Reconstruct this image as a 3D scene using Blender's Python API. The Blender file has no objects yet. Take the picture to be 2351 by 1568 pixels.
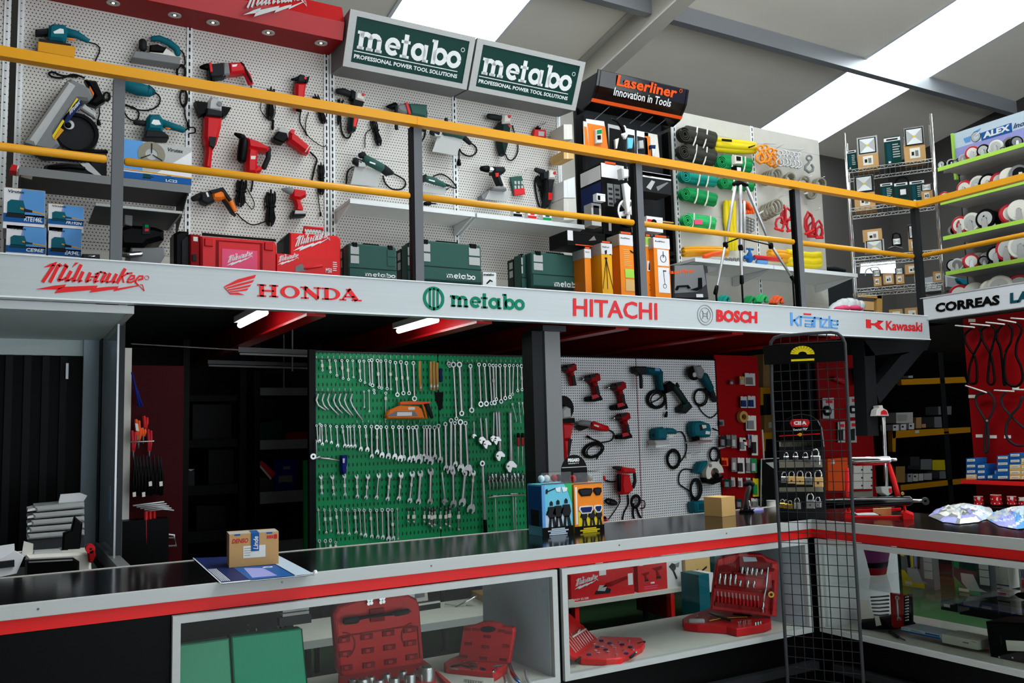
import bpy, math, random
from mathutils import Vector as V
random.seed(7)
S = bpy.context.scene
C = S.collection
# ---- camera, world, exposure -------------------------------------------------
H = 1.55            # eye height
F = 2008.5          # focal length in pixels of the 2351 px wide frame
YAW, PIT, ROL = (math.radians(a) for a in (30.19, 5.83, -1.531))
def _basis():
    cy, sy, cp, sp = math.cos(YAW), math.sin(YAW), math.cos(PIT), math.sin(PIT)
    cr, sr = math.cos(ROL), math.sin(ROL)
    f = V((sy*cp, cy*cp, sp)); r = V((cy, -sy, 0)); u = r.cross(f)
    return cr*r+sr*u, -sr*r+cr*u, f
RT, UP, FW = _basis()
EYE = V((0, 0, H))
cd = bpy.data.cameras.new('camera'); cam = bpy.data.objects.new('camera', cd); C.objects.link(cam)
cd.sensor_width = 36; cd.lens = F/2351*36; cd.clip_end = 200; cd.clip_start = .05
m4 = cam.matrix_world.copy()
for i in range(3):
    m4[i][0], m4[i][1], m4[i][2], m4[i][3] = RT[i], UP[i], -FW[i], EYE[i]
cam.matrix_world = m4
S.camera = cam
YARD_FILL, SKY = 3.5, 1.2
w = bpy.data.worlds.new('sky'); S.world = w; w.use_nodes = True
w.node_tree.nodes['Background'].inputs[0].default_value = (.86, .93, 1, 1)
_n = w.node_tree.nodes; _l = w.node_tree.links   # overcast sky above, unseen yard below the horizon, brightened to lift the ceiling
_tc = _n.new('ShaderNodeTexCoord'); _sp = _n.new('ShaderNodeSeparateXYZ'); _mr = _n.new('ShaderNodeMapRange')
_l.new(_tc.outputs['Generated'], _sp.inputs[0]); _l.new(_sp.outputs[2], _mr.inputs[0]); _l.new(_mr.outputs[0], _n['Background'].inputs[1])
_mr.inputs[1].default_value = -.12; _mr.inputs[2].default_value = .06; _mr.inputs[3].default_value = YARD_FILL; _mr.inputs[4].default_value = SKY
S.view_settings.view_transform = 'Standard'; S.view_settings.look = 'None'
S.view_settings.gamma = 1; S.view_settings.use_curve_mapping = False
S.view_settings.exposure = 0.3
S.cycles.use_denoising = True
S.cycles.max_bounces = 7; S.cycles.diffuse_bounces = 4; S.cycles.glossy_bounces = 4
S.cycles.transparent_max_bounces = 12; S.cycles.sample_clamp_indirect = 6
S.cycles.caustics_reflective = False; S.cycles.caustics_refractive = False
SKYLIGHT = 9.0      # brightness of the translucent roof panels
TUBE = 12.0         # fluorescent tubes under the mezzanine

# ---- pixel <-> place helpers -------------------------------------------------
ZT = [0, 0, 1.0]
def Z(x, y, s): ZT[:] = [x, y, s]
def px(x, y): return ZT[0]+x/ZT[2], ZT[1]+y/ZT[2]
def ray(x, y):
    a, b = px(x, y)
    return RT*((a-1175.5)/F) - UP*((b-784)/F) + FW
class PL:
    def __init__(s, o, n):
        s.o = V(o); s.n = V(n).normalized()
        s.u = V((1, 0, 0)) if abs(s.n.z) > .9 else V((0, 0, 1)).cross(s.n).normalized()
        s.v = s.n.cross(s.u)
    def at(s, x, y, d=0):
        r = ray(x, y)
        return EYE + r*(((s.o+s.n*d-EYE).dot(s.n))/r.dot(s.n))
    def off(s, d): return PL(s.o+s.n*d, s.n)
def YP(y): return PL((0, y, 0), (0, -1, 0))
def XP(x): return PL((x, 0, 0), (-1, 0, 0))
def ZP(z): return PL((0, 0, z), (0, 0, 1))
P = [YP(6)]
def on(p): P[0] = p
def pts(s):
    return [tuple(float(q) for q in a.split(',')) for a in s.split()]
def rm(r, p):   # zoomed-pixel radius -> metres at place p
    return r/ZT[2]*((p-EYE).dot(FW))/F

# ---- materials ---------------------------------------------------------------
def lin(h):
    h = h.lstrip('#'); o = []
    for i in (0, 2, 4):
        c = int(h[i:i+2], 16)/255
        o.append(c/12.92 if c <= .04045 else ((c+.055)/1.055)**2.4)
    return (*o, 1)
MATS = {}
def M(name, hexc=None, rough=.5, metal=0, emit=0, coat=0, noise=.06, trans=0):
    if name in MATS: return MATS[name]
    m = bpy.data.materials.new(name); m.use_nodes = True
    nt = m.node_tree; b = nt.nodes['Principled BSDF']
    c = lin(hexc or name)
    b.inputs['Roughness'].default_value = rough; b.inputs['Metallic'].default_value = metal
    b.inputs['Coat Weight'].default_value = coat
    b.inputs['Base Color'].default_value = c
    if rough > .25 and not metal: b.inputs['Specular IOR Level'].default_value = .22 if max(c[:3]) > .35 else .08
    if emit:
        b.inputs['Emission Color'].default_value = c; b.inputs['Emission Strength'].default_value = emit
    elif noise:
        tn = nt.nodes.new('ShaderNodeTexNoise'); tn.inputs['Scale'].default_value = 22; tn.inputs['Detail'].default_value = 1
        mx = nt.nodes.new('ShaderNodeMix'); mx.data_type = 'RGBA'
        mx.inputs[6].default_value = tuple(v*(1-noise) for v in c[:3])+(1,)
        mx.inputs[7].default_value = tuple(min(1, v*(1+noise)) for v in c[:3])+(1,)
        nt.links.new(tn.outputs['Fac'], mx.inputs[0]); nt.links.new(mx.outputs[2], b.inputs['Base Color'])
    MATS[name] = m
    return m
def _math(nt, op, a, b=None, c=None):
    n = nt.nodes.new('ShaderNodeMath'); n.operation = op
    for i, v in enumerate((a, b, c)):
        if v is None: continue
        if isinstance(v, (int, float)): n.inputs[i].default_value = v
        else: nt.links.new(v, n.inputs[i])
    return n.outputs[0]
def peg(name, hexc, hole, pitch, rad, pitchv=None, radv=None, stagger=False, seam=0, rough=.45):
    """perforated sheet metal: dark holes (or slots) on a grid, seams between sheets"""
    pitchv = pitchv or pitch; radv = radv or rad
    m = bpy.data.materials.new(name); m.use_nodes = True; nt = m.node_tree; b = nt.nodes['Principled BSDF']
    g = nt.nodes.new('ShaderNodeNewGeometry'); sx = nt.nodes.new('ShaderNodeSeparateXYZ')
    nt.links.new(g.outputs['Position'], sx.inputs[0])
    x, z = sx.outputs[0], sx.outputs[2]
    row = _math(nt, 'FLOOR', _math(nt, 'DIVIDE', z, pitchv))
    if stagger: x = _math(nt, 'ADD', x, _math(nt, 'MULTIPLY', _math(nt, 'PINGPONG', row, 1), pitch/2))
    fx = _math(nt, 'DIVIDE', _math(nt, 'MULTIPLY', _math(nt, 'SUBTRACT', _math(nt, 'FRACT', _math(nt, 'DIVIDE', x, pitch)), .5), pitch), rad)
    fz = _math(nt, 'DIVIDE', _math(nt, 'MULTIPLY', _math(nt, 'SUBTRACT', _math(nt, 'FRACT', _math(nt, 'DIVIDE', z, pitchv)), .5), pitchv), radv)
    d = _math(nt, 'ADD', _math(nt, 'MULTIPLY', fx, fx), _math(nt, 'MULTIPLY', fz, fz))
    fac = _math(nt, 'LESS_THAN', d, 1)
    if seam:
        sz = _math(nt, 'FRACT', _math(nt, 'DIVIDE', z, seam))
        fac = _math(nt, 'MAXIMUM', fac, _math(nt, 'MULTIPLY', _math(nt, 'LESS_THAN', sz, .012), .55))
    mx = nt.nodes.new('ShaderNodeMix'); mx.data_type = 'RGBA'
    mx.inputs[6].default_value = lin(hexc); mx.inputs[7].default_value = lin(hole)
    nt.links.new(fac, mx.inputs[0]); nt.links.new(mx.outputs[2], b.inputs['Base Color'])
    b.inputs['Roughness'].default_value = rough; b.inputs['Specular IOR Level'].default_value = .2
    MATS[name] = m
    return m
def glassmat():
    m = bpy.data.materials.new('clear_glass'); m.use_nodes = True; nt = m.node_tree
    nt.nodes.clear(); o = nt.nodes.new('ShaderNodeOutputMaterial'); mx = nt.nodes.new('ShaderNodeMixShader')
    t = nt.nodes.new('ShaderNodeBsdfTransparent'); t.inputs[0].default_value = (.96, .985, .975, 1)
    gl = nt.nodes.new('ShaderNodeBsdfGlossy'); gl.inputs['Roughness'].default_value = .02
    fr = nt.nodes.new('ShaderNodeFresnel'); fr.inputs[0].default_value = 1.4
    ge = nt.nodes.new('ShaderNodeNewGeometry'); nt.links.new(_math(nt, 'MULTIPLY', fr.outputs[0], _math(nt, 'SUBTRACT', 1, ge.outputs['Backfacing'])), mx.inputs[0]); nt.links.new(t.outputs[0], mx.inputs[1]); nt.links.new(gl.outputs[0], mx.inputs[2])
    nt.links.new(mx.outputs[0], o.inputs[0]); MATS['glass'] = m

# ---- mesh builder ------------------------------------------------------------
class MB:
    def __init__(s): s.v = []; s.f = []; s.mi = []; s.sm = []; s.mats = []; s.cur = 0
    def mat(s, m):
        m = MATS[m] if isinstance(m, str) and m in MATS else (M(m) if isinstance(m, str) else m)
        if m not in s.mats: s.mats.append(m)
        s.cur = s.mats.index(m); return s
    def add(s, vs, fs, smooth=False):
        k = len(s.v); s.v += [V(a) for a in vs]
        for f in fs:
            s.f.append([k+i for i in f]); s.mi.append(s.cur); s.sm.append(smooth)
    def prism(s, Q, n, d0, d1, b=0):
        k = len(Q); ar = V((0, 0, 0))
        for i in range(k): ar += (Q[i]-Q[0]).cross(Q[(i+1) % k]-Q[0])
        if ar.dot(n) < 0: Q = Q[::-1]
        vs = [q+n*d0 for q in Q]
        if b <= 0:
            vs += [q+n*d1 for q in Q]; rings = 2
        else:
            b = min(b, (d1-d0)*.8); ins = []
            for i in range(k):
                e1 = (Q[i]-Q[i-1]); e2 = (Q[(i+1) % k]-Q[i])
                if e1.length < 1e-7 or e2.length < 1e-7: ins.append(Q[i]); continue
                n1 = n.cross(e1.normalized()); n2 = n.cross(e2.normalized())
                mm = (n1+n2)/max(.35, 1+n1.dot(n2)); ins.append(Q[i]+mm*b*.8)
            vs += [q+n*(d1-b) for q in Q] + [q+n*d1 for q in ins]; rings = 3
        fs = [list(range(k))[::-1], list(range(k*(rings-1), k*rings))]
        for r in range(rings-1):
            for i in range(k):
                j = (i+1) % k
                fs.append([r*k+i, r*k+j, (r+1)*k+j, (r+1)*k+i])
        s.add(vs, fs)
    def tube(s, pt, rs, seg=8, closed=False, rnd=True, flat=None):
        n = len(pt)
        if not isinstance(rs, (list, tuple)): rs = [rs]*n
        pt = [V(p) for p in pt]; rs = list(rs)
        if n < 2: return
        if rnd and not closed:
            a = (pt[0]-pt[1]).normalized(); z = (pt[-1]-pt[-2]).normalized()
            pt = [pt[0]+a*rs[0]*.45]+pt+[pt[-1]+z*rs[-1]*.45]; rs = [rs[0]*.62]+rs+[rs[-1]*.62]; n += 2
        up = None; vs = []
        for i in range(n):
            t = (pt[(i+1) % n]-pt[i-1]) if closed else (pt[min(i+1, n-1)]-pt[max(i-1, 0)])
            if t.length < 1e-9: t = V((0, 0, 1))
            t.normalize()
            if up is None: up = (V((0, 0, 1)) if abs(t.z) < .9 else V((1, 0, 0)))
            up = (up-t*up.dot(t))
            if up.length < 1e-6: up = t.orthogonal()
            up.normalize(); sd = t.cross(up)
            for k in range(seg):
                a = 2*math.pi*k/seg
                o = (up*math.cos(a)+sd*math.sin(a))*rs[i]
                if flat is not None: o -= flat[0]*(o.dot(flat[0])*(1-flat[1]))
                vs.append(pt[i]+o)
        fs = []
        for i in range(n if closed else n-1):
            j = (i+1) % n
            for k in range(seg):
                l = (k+1) % seg
                fs.append([i*seg+k, i*seg+l, j*seg+l, j*seg+k])
        s.add(vs, fs, True)
        if not closed:
            s.add(vs[:seg], [list(range(seg))[::-1]]); s.add(vs[-seg:], [list(range(seg))])
    def box(s, o, a, b, c):
        o, a, b, c = V(o), V(a), V(b), V(c)
        vs = [o, o+a, o+a+b, o+b, o+c, o+a+c, o+a+b+c, o+b+c]
        fs = [[0, 3, 2, 1], [4, 5, 6, 7], [0, 1, 5, 4], [1, 2, 6, 5], [2, 3, 7, 6], [3, 0, 4, 7]]
        if a.cross(b).dot(c) < 0: fs = [f[::-1] for f in fs]
        s.add(vs, fs)
    def bx(s, x0, x1, y0, y1, z0, z1): s.box((x0, y0, z0), (x1-x0, 0, 0), (0, y1-y0, 0), (0, 0, z1-z0))
    def cyl(s, c, n, r, d0, d1, seg=24, ch=0):
        c = V(c); n = V(n).normalized(); a = n.orthogonal().normalized(); b = n.cross(a)
        rr = [(d0, r), (d1-ch, r)] + ([(d1, r-ch)] if ch else [])
        vs = [c+n*d+(a*math.cos(2*math.pi*k/seg)+b*math.sin(2*math.pi*k/seg))*q for d, q in rr for k in range(seg)]
        m = len(rr)
        s.add(vs, [[i*seg+k, i*seg+(k+1) % seg, (i+1)*seg+(k+1) % seg, (i+1)*seg+k] for i in range(m-1) for k in range(seg)], True)
        s.add(vs[:seg], [list(range(seg))[::-1]]); s.add(vs[-seg:], [list(range(seg))])
    def ann(s, c, n, r0, r1, d0, d1, seg=24, a0=0, a1=360, ay=1.0):
        c = V(c); n = V(n).normalized(); a = V((0, 0, 1)).cross(n) if abs(n.z) < .9 else V((1, 0, 0)); a.normalize(); b = n.cross(a)
        full = a1-a0 >= 360; m = seg if full else seg+1
        an = [math.radians(a0+(a1-a0)*k/seg) for k in range(m)]
        vs = [c+n*d+(a*math.cos(t)+b*math.sin(t)*ay)*r for r, d in ((r0, d0), (r1, d0), (r1, d1), (r0, d1)) for t in an]
        fs = []
        for k in range(seg):
            l = (k+1) % m
            for q in range(4):
                e = (q+1) % 4
                fs.append([q*m+k, q*m+l, e*m+l, e*m+k][::-1])
        if not full: fs += [[0, m, 2*m, 3*m], [m-1, 4*m-1, 3*m-1, 2*m-1]]
        s.add(vs, fs, False)
    def ell(s, c, a, b, d, nu=12, nv=7):
        c, a, b, d = V(c), V(a), V(b), V(d); vs = []
        for j in range(nv+1):
            t = math.pi*j/nv
            for i in range(nu):
                p = 2*math.pi*i/nu
                vs.append(c+d*math.cos(t)+(a*math.cos(p)+b*math.sin(p))*math.sin(t))
        s.add(vs, [[j*nu+i, (j+1)*nu+i, (j+1)*nu+(i+1) % nu, j*nu+(i+1) % nu] for j in range(nv) for i in range(nu)], True)
    def spike(s, *a): pass

_txt = {}
def glyphs(t, bold=0, shear=0):
    k = (t, bold, shear)
    if k not in _txt:
        cu = bpy.data.curves.new('t', 'FONT'); cu.body = t; cu.offset = bold; cu.shear = shear; cu.resolution_u = 2
        ob = bpy.data.objects.new('t', cu); C.objects.link(ob)
        dg = bpy.context.evaluated_depsgraph_get(); me = bpy.data.meshes.new_from_object(ob.evaluated_get(dg))
        vs = [v.co.copy() for v in me.vertices]; fs = [list(p.vertices) for p in me.polygons]
        bpy.data.objects.remove(ob); bpy.data.curves.remove(cu); bpy.data.meshes.remove(me)
        if vs:
            x0 = min(v.x for v in vs); x1 = max(v.x for v in vs); y0 = min(v.y for v in vs); y1 = max(v.y for v in vs)
            vs = [((v.x-x0)/max(1e-6, x1-x0), (v.y-y0)/max(1e-6, y1-y0)) for v in vs]
        _txt[k] = (vs, fs)
    return _txt[k]
def smooth(q, k=4):
    o = []; n = len(q)
    for i in range(n-1):
        a, b, c, d = q[max(i-1, 0)], q[i], q[i+1], q[min(i+2, n-1)]
        for j in range(k):
            t = j/k
            o.append(tuple(.5*((2*b[e])+(-a[e]+c[e])*t+(2*a[e]-5*b[e]+4*c[e]-d[e])*t*t+(-a[e]+3*b[e]-3*c[e]+d[e])*t**3) for e in range(2)))
    o.append(tuple(q[-1][:2])); return o

# ---- things ------------------------------------------------------------------
ALL = []
class T:
    def __init__(s, name, label=None, cat=None, group=None, kind=None):
        s.name, s.label, s.cat, s.group, s.kind = name, label, cat, group, kind
        s.parts = {}; s.labels = {}; s.kinds = {}; s.root = None; ALL.append(s); s.bevs = {}
    def m(s, key, mat=None):
        if key not in s.parts: s.parts[key] = MB()
        if mat: s.parts[key].mat(mat)
        return s.parts[key]
    # pixel-placed shapes on the current plane
    def p(s, key, mat, ps, d0=0, d1=.03, b=0):
        Q = [P[0].at(a[0], a[1], d1)-P[0].n*d1 for a in (pts(ps) if isinstance(ps, str) else ps)]
        s.m(key, mat).prism(Q, P[0].n, d0, d1, b); return s
    def t(s, key, mat, ps, r=None, d=.03, seg=8, closed=False, flat=None, rnd=True):
        A = pts(ps) if isinstance(ps, str) else ps
        Q = [P[0].at(a[0], a[1], d) for a in A]
        R = [rm(a[2] if len(a) > 2 else r, q) for a, q in zip(A, Q)]
        s.m(key, mat).tube(Q, R, seg, closed, rnd, (P[0].n, flat) if flat else None); return s
    def w(s, key, mat, ps, r, d=.015, k=4, seg=5):
        A = smooth(pts(ps) if isinstance(ps, str) else ps, k)
        Q = [P[0].at(a[0], a[1], d) for a in A]
        s.m(key, mat).tube(Q, rm(r, Q[0]), seg); return s
    def c(s, key, mat, x, y, r, d0=0, d1=.03, ch=0, seg=24):
        q = P[0].at(x, y, d1); s.m(key, mat).cyl(q-P[0].n*d1, P[0].n, rm(r, q), d0, d1, seg, ch); return s
    def a(s, key, mat, x, y, r0, r1, d0=0, d1=.03, a0=0, a1=360, seg=24):
        q = P[0].at(x, y, d1); s.m(key, mat).ann(q-P[0].n*d1, P[0].n, rm(r0, q), rm(r1, q), d0, d1, seg, a0, a1); return s
    def x(s, key, mat, t, x0, y0, x1, y1, h, d=.004, bold=.02, shear=0, rise=None):
        """lettering: baseline from (x0,y0) to (x1,y1), cap height h (zoomed pixels)"""
        o = P[0].at(x0, y0, d); e = P[0].at(x1, y1, d); ux = e-o
        tp = P[0].at(x0 if rise is None else x0+rise, y0-h, d); uy = tp-o
        vs, fs = glyphs(t, bold, shear)
        s.m(key, mat).add([o+ux*a+uy*b for a, b in vs], fs); return s
    def lg(s, key, mat, logo, bl, br, tl, d=.004, th=.003):
        """logo: shapes in the unit square mapped on three pixels (bottom-left, bottom-right, top-left)"""
        o = P[0].at(*bl, d); ux = P[0].at(*br, d)-o; uy = P[0].at(*tl, d)-o
        mb = s.m(key, mat)
        for sh in logo: mb.prism([o+ux*a+uy*b for a, b in sh], P[0].n, -th, 0)
        return s
    def bev(s, key, wd): s.bevs[key] = wd; return s
    def lab(s, key, l): s.labels[key] = l; return s

def ribbon(q, wd):
    """outline of a thick polyline"""
    L, R = [], []
    n = len(q)
    for i in range(n):
        a = q[max(i-1, 0)]; b = q[min(i+1, n-1)]
        dx, dy = b[0]-a[0], b[1]-a[1]; l = math.hypot(dx, dy) or 1
        k = 1.0
        if 0 < i < n-1:
            e1 = (q[i][0]-a[0], q[i][1]-a[1]); l1 = math.hypot(*e1) or 1
            k = 1/max(.5, abs((e1[0]*dx+e1[1]*dy)/(l1*l)))
        nx, ny = -dy/l*wd/2*k, dx/l*wd/2*k
        L.append((q[i][0]+nx, q[i][1]+ny)); R.append((q[i][0]-nx, q[i][1]-ny))
    return L+R[::-1]
def arc(cx, cy, rx, ry, a0, a1, n=14):
    return [(cx+rx*math.cos(math.radians(a0+(a1-a0)*i/n)), cy+ry*math.sin(math.radians(a0+(a1-a0)*i/n))) for i in range(n+1)]
def quads(q, wd):
    """thick polyline as separate convex pieces (safe for closed curves)"""
    o = ribbon(q, wd); n = len(q)
    return [[o[i], o[i+1], o[2*n-2-i], o[2*n-1-i]] for i in range(n-1)]

def finish():
    for t in ALL:
        vs = [v for mb in t.parts.values() for v in mb.v]
        if not vs: continue
        lo = [min(v[i] for v in vs) for i in range(3)]; hi = [max(v[i] for v in vs) for i in range(3)]
        base = V(((lo[0]+hi[0])/2, (lo[1]+hi[1])/2, lo[2]))
        def mk(key, nm):
            mb = t.parts[key]; me = bpy.data.meshes.new(nm)
            me.from_pydata([v-base for v in mb.v], [], mb.f)
            for m in mb.mats: me.materials.append(m)
            me.polygons.foreach_set('material_index', mb.mi); me.polygons.foreach_set('use_smooth', mb.sm)
            me.update(); ob = bpy.data.objects.new(nm, me); C.objects.link(ob)
            if key in t.bevs:
                bv = ob.modifiers.new('edge', 'BEVEL'); bv.width = t.bevs[key]; bv.segments = 2; bv.limit_method = 'ANGLE'
            return ob
        root = mk('', t.name) if '' in t.parts else bpy.data.objects.new(t.name, None)
        if '' not in t.parts: C.objects.link(root); root.empty_display_size = .05
        root.location = base; t.root = root
        obs = {'': root}
        for key in sorted([k for k in t.parts if k], key=lambda k: k.count('/')):
            nm = key.split('/')[-1].split('#')[0]
            ob = mk(key, nm); par = key.rsplit('/', 1)[0] if '/' in key else ''
            ob.parent = obs[par] if par in obs else root
            obs[key] = ob
            if key in t.labels: ob['label'] = t.labels[key]
            if key in t.kinds: ob['kind'] = t.kinds[key]
        for k, a in (('label', t.label), ('category', t.cat), ('group', t.group), ('kind', t.kind)):
            if a: root[k] = a
def struct(name): return T(name, kind='structure')
# ---- the palette -------------------------------------------------------------
glassmat()
for n, h, r, mt in (
    ('white', 'e4e8e8', .4, 0), ('offwhite', 'd8d6cc', .5, 0), ('fascia', 'b9c0c1', .2, 0), ('band', 'b6bab8', .35, 0), ('fasciagrey', 'c9ccd0', .3, 0), ('lightgrey', 'b4b6b4', .45, 0), ('grey', '7d7f80', .5, 0),
    ('postgrey', '66686b', .5, 0), ('darkgrey', '3b3d3f', .5, 0), ('charcoal', '232527', .45, 0), ('black', '070708', .4, 0), ('storegrey', '1a1b1c', .6, 0), ('gloss', '0b0b0c', .12, 0),
    ('yellow', 'dc981a', .35, 0), ('red', 'c8141c', .38, 0), ('brightred', 'e01e1e', .35, 0), ('darkred', '8c0c10', .4, 0), ('boardred', '38040a', .6, 0), ('signred', 'a80f14', .3, 0),
    ('teal', '12606e', .42, 0), ('tealdk', '0d4450', .45, 0), ('metagreen', '355a52', .42, 0), ('metadk', '1b2b28', .45, 0), ('signgreen', '0f3a34', .3, 0), ('logogreen', '0e7a5c', .4, 0),
    ('orange', 'f07818', .4, 0), ('cartonorange', 'f58a1c', .5, 0), ('cartonyellow', 'fbb41c', .5, 0), ('laser', 'f05a1e', .4, 0),
    ('blue', '1c5a9c', .45, 0), ('skyblue', '5a9ad8', .45, 0), ('navy', '1c2a5c', .45, 0), ('lilac', '9a9cd8', .5, 0),
    ('steel', 'b8bab8', .28, .85), ('chrome', 'd8dadc', .12, 1), ('darksteel', '5c5e60', .35, .8), ('alu', 'c4c6c8', .35, .6), ('brass', 'b89440', .3, .9),
    ('cable', '141414', .5, 0), ('card', 'c49a64', .75, 0), ('cardlt', 'd8b070', .75, 0), ('paper', 'e8e8ea', .7, 0), ('label', 'e6e4da', .7, 0), ('ink', '26282a', .7, 0),
    ('lime', 'a8d850', .4, 0), ('casterred', 'b8202c', .4, 0), ('slinggreen', '1c8a4c', .6, 0), ('slinglt', '2cb060', .6, 0), ('slingteal', '1c9080', .6, 0), ('slingyellow', 'e0c818', .6, 0),
    ('slingdk', '3a3a34', .75, 0), ('rope', '8c8878', .8, 0), ('shackle', 'f0901c', .4, 0), ('greenfloor', '3f5f3d', .35, 0), ('binblue', '0f1f78', .4, 0), ('caseRed', 'd4242a', .4, 0),
    ('backgrey', '4c4a47', .7, 0), ('wood', 'b08848', .6, 0), ('pink', 'e85078', .5, 0), ('ceil', 'f2ecde', .5, 0), ('wallcream', 'c6c4ba', .5, 0), ('concrete', 'd0d0cc', .3, 0), ('galv', '8e9296', .4, .3), ('beamgrey', 'c4c0b6', .5, 0), ('ltblue', 'c0d2e0', .4, 0),
    ('boothwall', 'cfdcdd', .5, 0), ('greencase', '52b08a', .35, 0), ('greencase2', '22a47c', .3, 0), ('clearbag', 'cfd3d6', .25, 0), ('purple', '6a2a5c', .4, 0), ('aqua', '6ac4dc', .5, 0)):
    M(n, h, r, mt)
M('lamp_on', 'ffffff', .5, emit=TUBE); M('sky_panel', 'f2fbff', .5, emit=SKYLIGHT); M('spot_glow', 'fff0d8', .5, emit=2.0)
M('counter', '0e0e0f', .13, noise=.2)
peg('peg_white', 'd0cdc6', '4a4844', .021, .0042, stagger=True, seam=.4)
peg('peg_low', 'dfe3e4', '26282a', .0205, .0046)
peg('peg_green', '0a9258', '05301c', .03, .0048, .055, .013)
peg('upright', 'd4d4d0', '0a0a0a', 4, 2, .05, .016)
# ---- lettering and marks drawn as shapes ------------------------------------
def norm(polys, x0, y0, wd, ht, sl=0):
    """zoomed-pixel shapes -> unit square, y up, with the board's slope taken out"""
    return [[((x-x0)/wd, (y0-(y-sl*(x-x0)))/ht) for x, y in q] for q in polys]
def PP(s): return [a[:2] for a in pts(s)]
def thick(s, wd):
    """straight strokes, each a bar of its own, overlapping at the corners"""
    q = PP(s) if isinstance(s, str) else s; o = []; n = len(q)
    for i in range(n-1):
        (x0, y0), (x1, y1) = q[i], q[i+1]; l = math.hypot(x1-x0, y1-y0) or 1; ux, uy = (x1-x0)/l*wd/2, (y1-y0)/l*wd/2
        a, b = (1 if i else 0), (1 if i < n-2 else 0)
        o.append([(x0-ux*a-uy, y0-uy*a+ux), (x1+ux*b-uy, y1+uy*b+ux), (x1+ux*b+uy, y1+uy*b-ux), (x0-ux*a+uy, y0-uy*a-ux)])
    return o
_m = [PP('225,228 330,165 460,115 432,190 300,218'), PP('470,178 500,138 545,170 560,185 500,215'), PP('560,178 605,140 660,190 640,235 600,200'),
      PP('455,440 500,430 570,440 490,485'), PP('720,215 775,118 838,118')]
for s_ in ('212,495 405,180', '335,495 490,170', '488,450 622,185', '610,455 705,275', '735,455 882,150', '830,460 915,280', '970,460 1045,290', '1110,460 1190,300', '1235,455 1325,290',
           '1320,460 1405,290', '1440,460 1520,300', '1525,475 1680,192'):
    _m += thick(s_, 58)
for s_ in ('1130,320 1230,275 1320,290', '1050,370 1160,368', '540,450 610,400', '600,470 660,450 730,400', '720,470 800,440', '830,475 900,440', '960,475 1060,420', '1100,475 1190,440', '1230,470 1300,440', '1330,470 1420,440', '1440,475 1500,440', '1640,335 1720,285 1815,272'):
    _m += thick(s_, 30)
for s_ in ('1620,340 1650,460', '1715,455 1735,390 1790,320 1850,325 1845,370 1760,405', '1715,450 1790,450 1860,410', '1865,450 1885,390 1940,325 2010,325 2005,375 1915,405', '1865,445 1920,500'):
    _m += quads(PP(s_), 30)
_m += thick('1915,490 2030,600 2000,490 1950,488', 12)
_m += [PP('100,625 400,555 615,525 590,570 480,620'), PP('410,688 480,600 590,568 850,550 1175,528 1150,575 1060,612'), PP('1020,662 1075,605 1150,573 1360,545 1558,530 1530,572 1470,590'),
       PP('1452,628 1492,578 1530,570 1885,502 1935,512')]
LG_MIL = norm(_m, 100, 690, 1950, 580, .05)
def _meta():
    o = []
    def st(q, wd, dx=0): o.extend(quads([(x+dx, y) for x, y in q], wd))
    for x in (.26, .82, 1.38):
        st([(x, 0), (x, .72 if x > .3 else .98)], .28); st([(x-.2, .08), (x+.22, .08)], .16)
    st([(0, .9), (.3, .9)], .17)
    for a in (.26, .82): st(arc(a+.28, .62, .28, .25, 170, 0, 6), .26)
    st(arc(.5, .5, .36, .37, 0, 318, 14), .27, 1.75); st([(.2, .5), (.95, .5)], .15, 1.75)
    st([(.3, 0), (.3, 1.32)], .28, 2.75); st([(0, .9), (.58, .9)], .17, 2.75); st([(.02, .08), (.6, .08)], .16, 2.75)
    st(arc(.5, .5, .36, .37, 0, 360, 16), .27, 3.42); st([(.95, 0), (.95, .98)], .26, 3.42); st([(.85, .08), (1.2, .08)], .16, 3.42)
    st([(.24, 0), (.24, 1.38)], .28, 4.72); st([(0, 1.3), (.3, 1.3)], .16, 4.72); st(arc(.66, .5, .36, .37, 0, 360, 16), .27, 4.72)
    st(arc(.5, .5, .37, .37, 0, 360, 16), .27, 5.82)
    return [[(x/6.7, y/1.4) for x, y in q] for q in o]
LG_META = _meta()
_mr = quads(arc(.5, .5, .43, .43, 0, 360, 32), .13)
for x_, a_, b_ in ((.32, .12, .9), (.5, .0, .93), (.68, .12, .9)): _mr += quads([(x_, a_), (x_, b_)], .095)
LG_ROUND = _mr
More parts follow.
